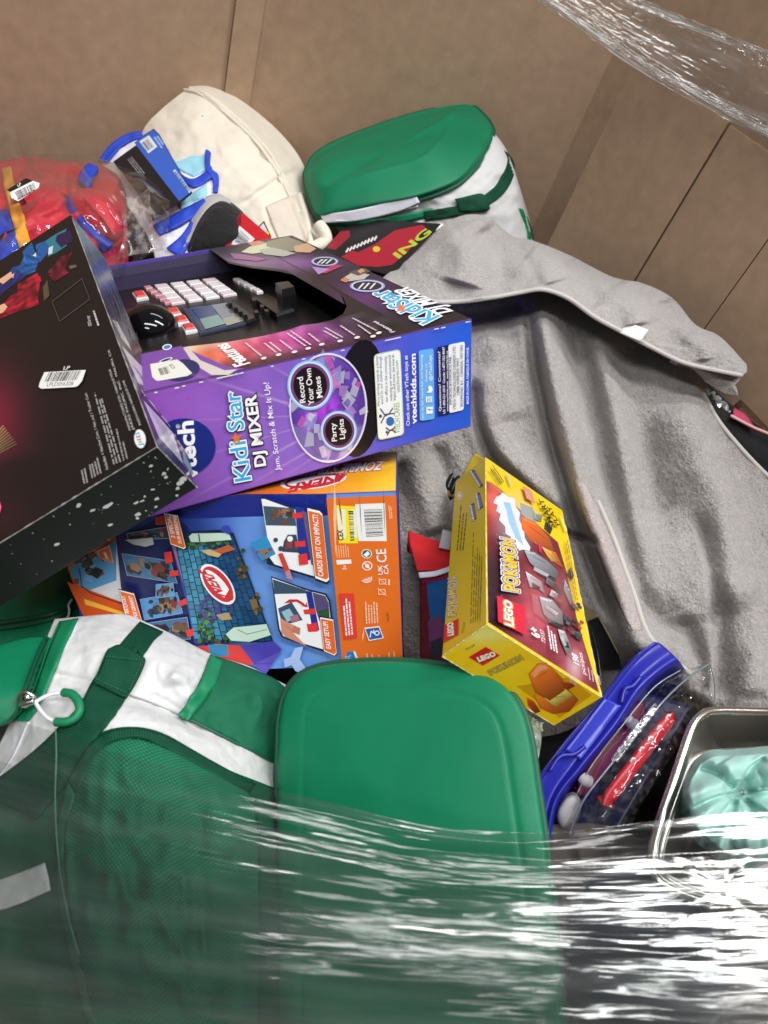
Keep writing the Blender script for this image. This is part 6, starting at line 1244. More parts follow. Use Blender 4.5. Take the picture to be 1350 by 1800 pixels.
    for c in teeth:
        k = len(V); r = 0.0011; V += [c + np.array(d) * r for d in ((1, 0, 0), (0, 1, 0), (-1, 0, 0), (0, -1, 0), (0, 0, 1.2))]; F += [(k, k + 1, k + 4), (k + 1, k + 2, k + 4), (k + 2, k + 3, k + 4), (k + 3, k, k + 4), (k + 3, k + 2, k + 1, k)]
    mesh('zip_teeth', V, F, M['trim'], t, False)['kind'] = 'stuff'
    sl = thing('zip_slider', at(46, 1228, 0.655), None, None); sl.parent = t; sl.matrix_parent_inverse = t.matrix_basis.inverted()
    rings('slider', [[(34, 1216, .668), (50, 1212, .668), (60, 1222, .668), (58, 1238, .668), (44, 1246, .668), (34, 1234, .668)], [(34, 1216, .656), (50, 1212, .656), (60, 1222, .656), (58, 1238, .656), (44, 1246, .656), (34, 1234, .656)], [(40, 1222, .651), (49, 1219, .651), (54, 1226, .651), (52, 1236, .651), (45, 1239, .651), (39, 1232, .651)]], 24, M['chrome'], sl)
    tube('puller', [(40, 1246, .655), (32, 1238, .652), (34, 1222, .65), (46, 1216, .648), (58, 1224, .648), (62, 1236, .65)], 0.0018, M['chrome'], sl, 8, 40)
    tube('puller', [(36, 1240, .65), (46, 1236, .646), (60, 1232, .646)], 0.003, M['chrome'], sl, 8, 20)
    tube('pull_cord', [(62, 1234, .646), (80, 1224, .648), (98, 1219, .648), (114, 1218, .648)], 0.0017, M['whitefab'], t, 8, 30)
    tube('pull_cord', [(63, 1236, .646), (72, 1250, .640), (84, 1262, .636), (96, 1268, .634)], 0.0017, M['whitefab'], t, 8, 30)
    tube('pull_loop', [(112, 1217, .648), (126, 1220, .644), (137, 1232, .639), (140, 1248, .634), (132, 1262, .631), (116, 1269, .630), (98, 1269, .632)], 0.0038, M['trim'], t, 10, 60)
    tube('drawcord', s.lay([(98, 1282), (99, 1330), (97, 1400), (99, 1460), (104, 1520), (112, 1570), (122, 1620), (140, 1680)], 0.010), 0.0007, mat('pale_cord', sr(84, 130, 108), 0.7), t, 6, 60)
    P('side_label', [[(-40, 1556), (0, 1546), (40, 1532), (79, 1516)], [(-40, 1610), (0, 1600), (44, 1584), (88, 1564)]], 20, 10, 0.010, M['canvas'], 0.001)
    P('piping', [[(139, 1085), (112, 1136), (92, 1180), (66, 1232), (44, 1276), (20, 1330), (-10, 1372)], [(141, 1086), (114, 1137), (94, 1181), (68, 1233), (46, 1277), (22, 1331), (-8, 1374)]], 40, 3, 0.003, M['whitefab'], 0.002)
left_bag()
def under_bag():
    t = thing('cooler_bag', at(60, 1060, 0.83), 'dark green bag in shade behind the white bag, a thin white cord at its corner', 'bag', 'green and white cooler bags')
    G = grid([[(-80, 1010, 0.90), (30, 1000, 0.90), (120, 990, 0.90), (165, 1000, 0.91)], [(-80, 1080, 0.83), (20, 1060, 0.83), (100, 1040, 0.835), (160, 1050, 0.86)], [(-80, 1130, 0.80), (20, 1120, 0.80), (90, 1100, 0.80), (150, 1100, 0.83)], [(-80, 1190, 0.79), (20, 1180, 0.79), (90, 1170, 0.79), (150, 1160, 0.82)]], 50, 40)
    sheet('lid', G, M['lid'], t, 0.05); s = Surf(G)
    for k in (0, 9): tube('rim', s.lay([(-60, 1104 + k), (10, 1094 + k), (60, 1086 + k), (100, 1076 + k), (128, 1060 + k)], 0.003), 0.003, M['lid_dark'], t, 8, 40)
    tube('cord', s.lay([(126, 1054), (121, 1064), (122, 1076), (118, 1086), (110, 1089)], 0.012), 0.0014, M['whitefab'], t, 6, 24)
under_bag()

# ------------------------------------------------------------------ far left: cream bag, blue garment with a card, slipper, tag, red bag in polythene
def cream_bag():
    t = thing('cream_bag', at(420, 300, 1.32), 'cream soft sided fabric bag with a piped edge, standing at the back wall', 'bag')
    rows = [
        [(338, 148, 1.43), (374, 150, 1.42), (432, 182, 1.42), (494, 235, 1.42), (534, 291, 1.405), (554, 370, 1.35), (574, 418, 1.31)],
        [(329, 156, 1.33), (361, 165, 1.310), (410, 202, 1.308), (463, 255, 1.308), (499, 311, 1.299), (526, 374, 1.270), (548, 426, 1.250)],
        [(325, 159, 1.325), (353, 170, 1.302), (399, 209, 1.298), (450, 262, 1.298), (486, 317, 1.291), (515, 376, 1.266), (536, 430, 1.247)],
        [(286, 190, 1.31), (318, 204, 1.285), (360, 244, 1.272), (408, 292, 1.262), (446, 338, 1.255), (474, 384, 1.245), (494, 434, 1.235)],
        [(252, 228, 1.31), (274, 262, 1.285), (310, 312, 1.268), (352, 352, 1.258), (390, 388, 1.252), (424, 414, 1.242), (446, 440, 1.235)],
        [(236, 290, 1.33), (258, 320, 1.31), (290, 360, 1.29), (326, 392, 1.28), (366, 420, 1.27), (400, 440, 1.26), (424, 456, 1.25)]]
    G = grid(rows, 110, 110); q = seen(G); u, v = q[..., 0], q[..., 1]; A = lambda line, wl, wr, a: ridge(u, v, line, wl, wr, a)
    h = 0.004 * vn(u / 38, v / 34) + 0.002 * vn(u / 14, v / 12)
    h -= A([(425, 362), (460, 336), (496, 312), (530, 296)], 6, 6, 0.008); h += A([(420, 350), (456, 326), (492, 302), (520, 288)], 10, 10, 0.005)
    h += A([(380, 262), (420, 254), (460, 270)], 18, 18, 0.004)
    G = G + (EYE - G) * (h / 1.3)[..., None]
    sheet('body', G, M['cream'], t, back=G + (G - EYE) * 0.075); s = Surf(G)
    for k, (r, off) in enumerate(((0.003, 0.002), (0.0022, 0.001))):
        dx = (0, -9)[k]; tube('piping', s.lay([(332 + dx, 157), (361 + dx, 165 + k), (410 + dx, 202 + k), (463 + dx, 255), (499 + dx, 311), (526 + dx, 374)], off), r, M['cream'], t, 8, 80)
    s.strip('lining', [[(468, 362), (500, 348), (530, 338), (548, 336)], [(480, 396), (512, 386), (540, 380), (556, 376)], [(496, 432), (524, 428), (552, 426), (566, 416)]], 24, 20, 0.004, M['cream2'], t, 0.002)
    for a, b in (((548, 336), (566, 420)), ((526, 342), (546, 426))): tube('braid', s.lay([a, ((a[0] + b[0]) / 2 + 3, (a[1] + b[1]) / 2), b], 0.006), 0.005, M['cream'], t, 8, 24)
    tube('roll', [(560, 396, 1.25), (570, 410, 1.245), (572, 424, 1.245), (556, 434, 1.24), (540, 436, 1.235)], 0.011, M['cream'], t, 10, 30)
cream_bag()
def garment():
    t = thing('blue_garment', at(300, 330, 1.25), 'blue and white strappy garment with pale blue panels, folded behind its hanging card', 'garment')
    G = grid([[(176, 282, 1.31), (215, 250, 1.32), (262, 232, 1.325), (310, 226, 1.33), (354, 218, 1.325), (386, 238, 1.31)], [(200, 320, 1.27), (240, 300, 1.275), (280, 282, 1.28), (320, 272, 1.28), (360, 270, 1.275), (382, 296, 1.27)], [(230, 370, 1.235), (265, 352, 1.24), (300, 335, 1.24), (335, 326, 1.24), (362, 322, 1.24), (384, 330, 1.24)], [(262, 420, 1.20), (290, 405, 1.20), (315, 385, 1.205), (340, 370, 1.21), (362, 358, 1.215), (382, 352, 1.22)], [(276, 470, 1.185), (300, 462, 1.185), (322, 450, 1.19), (344, 440, 1.19), (366, 430, 1.20), (390, 420, 1.20)]], 70, 60)
    q = seen(G); G = G + (EYE - G) * (0.003 * vn(q[..., 0] / 16, q[..., 1] / 14) + 0.001)[..., None]
    sheet('cloth', G, M['whitefab'], t, 0.02); s = Surf(G)
    P = lambda nm, cs, off, mt, n=36, m=6: s.strip(nm, cs, n, m, off, mt, t, 0.003)
    P('pale_panel', [[(292, 268), (330, 250), (366, 236)], [(312, 294), (342, 280), (368, 262)], [(340, 309), (356, 300), (370, 290)]], 0.004, M['sky'], 24, 16); P('pale_panel', [[(314, 352), (340, 338), (363, 322)], [(318, 366), (342, 352), (364, 342)]], 0.004, M['sky'], 24, 8)
    P('strap', [[(172, 282), (196, 252), (226, 234), (258, 229)], [(188, 284), (210, 258), (236, 243), (262, 238)]], 0.010, M['royal']); P('strap', [[(262, 236), (276, 214), (296, 214), (312, 234)], [(268, 250), (284, 236), (296, 232), (308, 246)]], 0.012, M['royal'])
    P('strap', [[(288, 256), (318, 238), (350, 214)], [(294, 276), (326, 256), (360, 230)]], 0.008, M['royal']); P('strap', [[(380, 238), (362, 262), (361, 296), (374, 312), (374, 336)], [(388, 246), (372, 268), (371, 294), (384, 308), (383, 336)]], 0.009, M['royal'])
    P('strap', [[(306, 296), (338, 314), (372, 292)], [(312, 308), (340, 328), (376, 310)]], 0.007, M['royal'])
    P('strap', [[(268, 396), (312, 372), (358, 348)], [(280, 412), (322, 392), (366, 362)]], 0.008, M['royal']); P('strap', [[(292, 436), (318, 414), (336, 388)], [(318, 450), (330, 430), (346, 398)]], 0.008, M['royal'])
    for c in ((352, 212), (386, 240)):
        for k in range(5): a = rnd.random() * 6.28; tube('frayed_thread', [(c[0], c[1], 1.29), (c[0] + 6 * math.cos(a), c[1] + 5 * math.sin(a), 1.285), (c[0] + 11 * math.cos(a + .5), c[1] + 9 * math.sin(a + .5), 1.285)], 0.0012, M['whitefab'] if k % 2 else M['royal'], t, 5, 10)
    K = thing('hanging_card', at(280, 300, 1.2), 'black and blue cardboard hang card with a small barcode, lying over the blue garment', 'card')
    c = [at(199, 284, 1.235), at(242, 253, 1.255), at(336, 340, 1.195), at(262, 392, 1.165)]
    c = np.array(c); n = np.cross(c[1] - c[0], c[3] - c[0]); n /= np.linalg.norm(n); n = n if n @ (EYE - c[0]) > 0 else -n
    poly_ = [(199, 284), (242, 253), (252, 238), (270, 226), (280, 236), (338, 339), (316, 357), (313, 356), (262, 392), (264, 376), (238, 334)]
    pr = Print(c[0], c[1] - c[0], c[3] - c[0], M['print']); L = [pr.P(*x) for x in poly_]; T = tessellate_polygon([[Vector((*x, 0)) for x in L]]); W3 = [pr.o + x * pr.a + y * pr.b for x, y in L]; m = len(L)
    mesh('board', W3 + [x - n * 0.0012 for x in W3], [tuple(f) for f in T] + [tuple(i + m for i in f[::-1]) for f in T] + [(i, (i + 1) % m, (i + 1) % m + m, i + m) for i in range(m)], mat('black_card', sr(22, 22, 26), 0.35), K, False)
    pr.z = 0.0004; pr.poly([(236, 251), (252, 240), (269, 228), (279, 237), (336, 338), (315, 354)], (52, 92, 186)); pr.use('barcode'); pr.poly([(245, 249), (262, 238), (277, 258), (261, 270)], (206, 212, 222)); pr.bars([(249, 252), (260, 244), (271, 258), (259, 266)], 9, (30, 30, 40)); pr.use('artwork'); pr.poly([(304, 301), (308, 298), (336, 336), (333, 340)], (176, 200, 226)); pr.use('inscription'); pr.lines([(306, 304), (331, 338), (309, 301)], 1, (90, 110, 150), short=0.05); pr.lines([(270, 242), (284, 262), (275, 240)], 2, (150, 180, 226)); pr.lines([(232, 276), (262, 314), (226, 280)], 3, (120, 120, 126)); pr.done(K)
garment()
def slipper():
    t = thing('slipper', at(380, 390, 1.19), 'black shoe with a pale grey padded strap, by the violet box rim', 'shoe')
    rings('upper', [[(316, 440, 1.225), (336, 396, 1.225), (356, 360, 1.235), (380, 344, 1.245), (410, 358, 1.245), (434, 384, 1.24), (430, 420, 1.22), (392, 446, 1.205), (350, 452, 1.205)], [(322, 438, 1.195), (340, 398, 1.195), (360, 364, 1.205), (381, 350, 1.215), (408, 362, 1.215), (428, 386, 1.215), (422, 418, 1.19), (388, 440, 1.185), (350, 446, 1.185)], [(344, 426, 1.178), (354, 398, 1.178), (370, 376, 1.183), (386, 368, 1.19), (402, 376, 1.19), (412, 392, 1.19), (406, 412, 1.178), (386, 428, 1.175), (360, 432, 1.175)]], 60, M['blackcloth'], t, 5)
    sheet('strap', grid([[(306, 440, 1.196), (326, 404, 1.198), (346, 366, 1.205), (364, 345, 1.214), (386, 342, 1.222), (404, 350, 1.226)], [(318, 444, 1.186), (338, 408, 1.187), (358, 372, 1.194), (374, 356, 1.202), (390, 354, 1.212), (406, 360, 1.22)], [(332, 446, 1.192), (348, 414, 1.190), (366, 384, 1.196), (380, 370, 1.204), (392, 366, 1.212), (404, 368, 1.22)]], 50, 12), M['greyfab'], t, 0.006)
    tube('piping', [(332, 444, 1.186), (348, 412, 1.184), (366, 382, 1.190), (380, 368, 1.198), (394, 365, 1.206)], 0.0022, M['black'], t, 6, 30)
    k = thing('swing_tag', at(430, 410, 1.17), 'red swing tag with a white barcode patch, beside the black shoe', 'tag')
    c = np.array([at(396, 434, 1.178), at(423, 374, 1.205), at(476, 416, 1.185)]); pr = Print(c[0], c[1] - c[0], c[2] - c[1])
    L = [(396, 434), (412, 390), (424, 374), (432, 378), (477, 417), (470, 440), (420, 452)]; W3 = [pr.o + np.array(pr.P(*x)) @ np.stack([pr.a, pr.b]) for x in L]; n = pr.n; m = len(L)
    mesh('card', W3 + [x - n * 0.001 for x in W3], [tuple(range(m)), tuple(range(m, 2 * m))[::-1]] + [(i, (i + 1) % m, (i + 1) % m + m, i + m) for i in range(m)], mat('red_card', sr(186, 22, 36), 0.45), k, False)
    pr.z = 0.0004; pr.poly([(398, 432), (413, 391), (424, 376), (424, 396), (410, 424)], (120, 16, 34)); pr.use('barcode'); pr.poly([(407, 430), (421, 397), (448, 420), (436, 434)], (214, 212, 214)); pr.bars([(412, 426), (423, 404), (440, 420), (430, 432)], 14, (70, 70, 74)); pr.done(k)
    pr = Print(at(452, 408, 1.20), at(464, 388, 1.215) - at(452, 408, 1.20), at(476, 416, 1.20) - at(464, 388, 1.215)); k2 = thing('small_label', pr.o, 'small black edged label with a yellow spot, by the cream bag', 'tag')
    L = [(452, 400), (464, 388), (477, 416), (472, 424)]; W3 = [pr.o + np.array(pr.P(*x)) @ np.stack([pr.a, pr.b]) for x in L]; mesh('card', W3 + [x - pr.n * 0.001 for x in W3], [(0, 1, 2, 3), (7, 6, 5, 4), (0, 1, 5, 4), (1, 2, 6, 5), (2, 3, 7, 6), (3, 0, 4, 7)], M['black'], k2, False); pr.z = 0.0004; pr.poly([(456, 400), (463, 392), (470, 406), (464, 410)], (196, 194, 190)); pr.ell((469, 411), 4, 4, (226, 186, 50)); pr.done(k2)
slipper()
def red_bag():
    t = thing('red_backpack', at(110, 380, 1.15), 'small red and blue bag with an amber strap, sealed inside clear polythene', 'bag')
    G = grid([[(-60, 292, 1.24), (4, 284, 1.23), (56, 274, 1.23), (112, 284, 1.24), (160, 284, 1.25), (204, 306, 1.26), (222, 340, 1.26)], [(-60, 330, 1.15), (4, 318, 1.14), (56, 308, 1.14), (112, 312, 1.15), (156, 312, 1.16), (196, 330, 1.19), (222, 366, 1.22)], [(-60, 390, 1.07), (4, 380, 1.06), (56, 372, 1.06), (112, 374, 1.075), (156, 372, 1.10), (196, 384, 1.14), (224, 410, 1.19)], [(-60, 470, 1.01), (4, 460, 1.00), (56, 452, 1.00), (112, 450, 1.02), (156, 448, 1.05), (196, 450, 1.10), (226, 460, 1.17)], [(-60, 540, 0.99), (4, 530, 0.98), (56, 522, 0.98), (112, 520, 1.0), (156, 518, 1.03), (196, 518, 1.09), (226, 510, 1.17)]], 100, 90)
    q = seen(G); u, v = q[..., 0], q[..., 1]; h = 0.012 * (1 - 2 * np.abs(vn(u / 40 + v / 60, v / 44))) + 0.006 * vn(u / 18, v / 16) + 0.002 * vn(u / 8, v / 8) - ridge(u, v, [(112, 300), (118, 350), (130, 420)], 8, 8, 0.015); G = G + (EYE - G) * (h / 1.1)[..., None]
    sheet('body', G, M['redbag'], t, 0.06); s = Surf(G)
    s.strip('side_panel', [[(-50, 380), (-10, 372), (12, 366)], [(-50, 430), (-4, 420), (28, 410)], [(-50, 500), (0, 470), (50, 450)]], 24, 20, 0.010, M['bluebag'], t, 0.003)
    s.strip('strap', [[(2, 296), (8, 330), (20, 380), (36, 446)], [(18, 292), (26, 326), (40, 378), (58, 440)]], 40, 5, 0.013, M['yellow'], t, 0.003)
    po = [(120, 352), (136, 334), (160, 332), (186, 344), (206, 372), (216, 402), (206, 424), (188, 428), (160, 412), (136, 386)]
    O = [(a, b, 1.10) for a, b in po]; rings('round_pocket', [[(a, b, 1.13) for a, b in po], O, off_in(O, 8, 0.020), off_in(O, 20, 0.030), off_in(O, 30, 0.032)], 60, M['redbag'], t, 4)
    sheet('pocket_band', grid([[(112, 350, 1.105), (122, 384, 1.09), (150, 420, 1.075), (184, 446, 1.08)], [(122, 344, 1.088), (134, 376, 1.075), (160, 408, 1.064), (192, 434, 1.07)]], 40, 6), M['bluebag'], t, 0.012)
    sheet('pocket_band', grid([[(136, 316, 1.12), (142, 300, 1.14), (156, 286, 1.17)], [(150, 326, 1.105), (160, 310, 1.12), (172, 292, 1.16)]], 20, 6), M['bluebag'], t, 0.010)
    tube('zip', [(148, 348, 1.063), (166, 366, 1.062), (186, 390, 1.064), (202, 414, 1.068)], 0.0022, M['redbag'], t, 6, 30)
    # loose polythene bag around it
    b = thing('polythene_bag', at(110, 350, 1.08), 'clear crinkled polythene bag around the red bag, with a barcode sticker', 'plastic bag')
    F = grid([[(-80, 215, 1.24), (-20, 206, 1.23), (8, 210, 1.22), (30, 232, 1.22), (44, 268, 1.22), (90, 270, 1.22), (150, 272, 1.23), (200, 286, 1.235), (240, 298, 1.24), (262, 308, 1.24)], [(-80, 270, 1.17), (-20, 268, 1.16), (10, 272, 1.16), (34, 280, 1.15), (60, 296, 1.14), (100, 300, 1.14), (154, 300, 1.14), (206, 316, 1.16), (256, 326, 1.185), (292, 346, 1.20)], [(-80, 360, 1.05), (-20, 350, 1.04), (20, 348, 1.035), (44, 346, 1.035), (80, 346, 1.035), (120, 348, 1.04), (166, 352, 1.05), (220, 366, 1.09), (262, 376, 1.14), (300, 362, 1.19)], [(-80, 440, 0.985), (-20, 430, 0.98), (20, 424, 0.98), (54, 420, 0.985), (96, 416, 0.99), (140, 414, 1.0), (180, 420, 1.03), (224, 426, 1.08), (262, 428, 1.13), (292, 436, 1.16)], [(-80, 530, 0.96), (-20, 520, 0.955), (20, 512, 0.955), (60, 506, 0.96), (100, 500, 0.965), (150, 496, 0.98), (190, 490, 1.02), (230, 480, 1.09), (266, 472, 1.14), (296, 468, 1.16)]], 190, 150)
    q = seen(F); u, v = q[..., 0], q[..., 1]
    x = u * 0.8 - v * 0.6; y = u * 0.6 + v * 0.8
    h = 0.008 * (1 - 2 * np.abs(vn(x / 44, y / 80))) + 0.004 * (1 - 2 * np.abs(vn(y / 24 + 4, x / 60))) + 0.0016 * (1 - 2 * np.abs(vn(x / 14, y / 40 + 3))) + 0.0005 * vn(x / 5, y / 9)
    F = F + (EYE - F) * (h / 1.1)[..., None]
    sheet('film', F, M['poly'], b)
    sheet('film', grid([[(212, 372, 1.13), (236, 350, 1.16), (262, 330, 1.19)], [(218, 410, 1.10), (240, 410, 1.12), (270, 400, 1.16)], [(206, 455, 1.09), (236, 448, 1.10), (290, 440, 1.15)]], 40, 40), film('milky_polythene', 0.30, gain=1.6, rough=0.12, hs=40), b)
    pr = Print(at(14, 342, 1.012), at(60, 314, 1.035) - at(14, 342, 1.012), at(26, 354, 1.004) - at(14, 342, 1.012)); st_ = thing('sticker', pr.o, None, None); st_.parent = b; st_.matrix_parent_inverse = b.matrix_basis.inverted()
    pr.use('barcode_sticker'); pr.poly([(18, 338), (58, 318), (70, 322), (68, 330), (32, 354), (20, 348)], (232, 230, 230)); pr.poly([(12, 334), (46, 313), (58, 318), (18, 338)], (26, 24, 28)); pr.bars([(26, 338), (60, 321), (64, 332), (32, 349)], 22); pr.lines([(32, 352), (64, 334), (30, 350)], 1, (80, 80, 80), short=0.05); pr.text('LP', (32, 329), (38, 325), (30, 325), (230, 230, 230), 0.02); pr.done(st_)
red_bag()
def shirt():
    t = thing('printed_shirt', at(660, 430, 1.2), 'folded black and red printed shirt with yellow-green lettering, between the violet box and blanket', 'garment')
    c = [at(560, 444, 1.215), at(690, 488, 1.10), at(778, 392, 1.225), at(618, 382, 1.29)]
    G = across([np.linspace(c[0], c[1], 30), np.linspace(c[3], c[2], 30)], 20); G = G - np.array([0, 0, 0.006]) + np.array([0, 0, 0.0012]) * vn(np.arange(600).reshape(20, 30) / 5.0, np.arange(600).reshape(20, 30) / 7.0)[..., None]
    sheet('cloth', G, M['blackcloth'], t, 0.02)
    p = Print(c[0], c[1] - c[0], c[3] - c[0], M['printm']); p.z = 0.0008
    rd = (150, 18, 42)
    p.poly([(562, 446), (606, 400), (618, 384), (776, 394), (690, 486), (630, 470)], (20, 18, 22))
    for q, c_ in (([(574, 436), (598, 408), (614, 406), (616, 416), (590, 440)], rd), ([(600, 452), (628, 436), (668, 424), (694, 406), (742, 396), (750, 402), (738, 410), (720, 440), (690, 466), (664, 470), (630, 468)], (164, 20, 46)), ([(612, 440), (640, 424), (668, 412), (680, 402), (690, 400), (684, 412), (660, 430), (630, 444)], (22, 20, 24)), ([(606, 430), (632, 406), (660, 402), (640, 420)], (30, 26, 30))): p.poly(q, c_)
    p.use('inscription')
    for k in range(9): x = 607 + 6.2 * k; y = 442 - 2.6 * k; p.poly([(x, y + 3 * rnd.random()), (x + 5, y - 5 - 3 * rnd.random()), (x + 7, y - 4), (x + 3, y + 3)], (224, 220, 222))
    p.ell((662, 439), 6.5, 5, (206, 190, 40)); p.text('ING', (701, 456), (760, 409), (690, 448), (176, 190, 60), 0.03)
    p.done(t)
    sheet('neck_label', grid([[(758, 394, 1.215), (776, 391, 1.22)], [(766, 406, 1.205), (782, 400, 1.212)]], 6, 5), M['paper'], t, 0.0008)
shirt()

# ------------------------------------------------------------------ middle gap: red pouch and blue pack behind the yellow box
def gap_items():
    t = thing('red_pouch', at(750, 960, 0.9), 'red felt pouch with a white hem, between the grey blanket and yellow box', 'pouch')
    sheet('cloth', grid([[(718, 932, 0.915), (760, 948, 0.905), (806, 958, 0.90)], [(722, 960, 0.895), (760, 975, 0.888), (804, 985, 0.88)], [(733, 1004, 0.89), (770, 1002, 0.885), (804, 995, 0.88)]], 40, 30), M['redfab'], t, 0.02)
    sheet('hem', grid([[(735, 1006, 0.886), (766, 1003, 0.88), (804, 990, 0.876)], [(737, 1016, 0.884), (766, 1012, 0.878), (804, 999, 0.874)]], 20, 5), M['whitefab'], t, 0.003)
    sheet('tab', grid([[(778, 930, 0.90), (796, 934, 0.895)], [(771, 962, 0.885), (790, 966, 0.88)]], 8, 8), M['greyfab'], t, 0.002)
    k = thing('blue_pack', at(770, 1080, 0.88), 'blue fronted pack with a maroon border, in the shade under the red pouch', 'packet')
    c = np.array([at(738, 1170, 0.905), at(812, 1160, 0.885), at(738, 1018, 0.905)]); A_ = np.stack([c[1] - c[0], c[2] - c[0], (c[0] - EYE) * 0.05]); carton('carton', c[0], A_, [(96, 14, 30)] * 6, k, 0.0015, 0.4)
    p = Print(c[0], c[1] - c[0], c[2] - c[0]); p.poly([(750, 1024), (806, 1014), (806, 1090), (756, 1090)], (24, 92, 160)); p.poly([(752, 1092), (770, 1080), (784, 1100), (776, 1130), (756, 1140)], (110, 60, 110)); p.poly([(756, 1128), (776, 1120), (786, 1150), (758, 1158)], (36, 40, 56)); p.poly([(740, 1018), (806, 1006), (806, 1012), (742, 1026)], (170, 30, 70)); p.use('inscription'); p.text('Easte', (762, 1042), (790, 1031), (761, 1034), (60, 100, 120), 0.0); p.lines([(768, 1053), (784, 1047), (768, 1050)], 1, (50, 100, 130)); p.done(k)
    k = thing('soft_packet', at(935, 1300, 0.70), 'small patterned packet poking out between the green lid and blue tub', 'packet')
    G = grid([[(912, 1252, .735), (930, 1256, .73), (950, 1270, .73)], [(914, 1290, .71), (934, 1294, .70), (952, 1300, .71)], [(926, 1340, .70), (936, 1342, .695), (946, 1338, .70)], [(932, 1366, .70), (938, 1366, .695), (944, 1362, .70)]], 30, 30); q = seen(G); G = G + (EYE - G) * (0.008 * vn(q[..., 0] / 7, q[..., 1] / 9))[..., None]
    o = sheet('wrapper', G, mat('cellophane_print', sr(150, 160, 140), 0.3, [(120, 0.8, 0.006)], mottle=0.9, mscale=70), k, 0.006)
    tube('seal', [(934, 1334, .69), (937, 1342, .688), (936, 1350, .69)], 0.003, M['chrome'], k, 6, 10)
    k = thing('tan_carton', at(1040, 1080, 0.95), 'corner of a dull tan carton beside the yellow box', 'box')
    c0 = at(1024, 1062, 0.96); carton('carton', c0, np.stack([at(1052, 1078, 0.955) - c0, at(1030, 1120, 0.95) - c0, (c0 - EYE) * 0.08]), [(112, 100, 70)] * 6, k, 0.001, 0.8)
    k = thing('black_folder', at(1060, 1130, 0.93), 'flat black card sleeve standing on edge behind the yellow box', 'sleeve')
    sheet('sleeve', grid([[(1034, 1092, 0.93), (1052, 1084, 0.935)], [(1050, 1150, 0.90), (1086, 1148, 0.915)], [(1060, 1250, 0.87), (1094, 1215, 0.89)]], 20, 20), M['black'], k, 0.006)
    tube('edge', [(1053, 1085, 0.932), (1070, 1116, 0.92), (1087, 1149, 0.912)], 0.0012, mat('pale_edge', sr(120, 112, 96), 0.6), k, 6, 12)
gap_items()

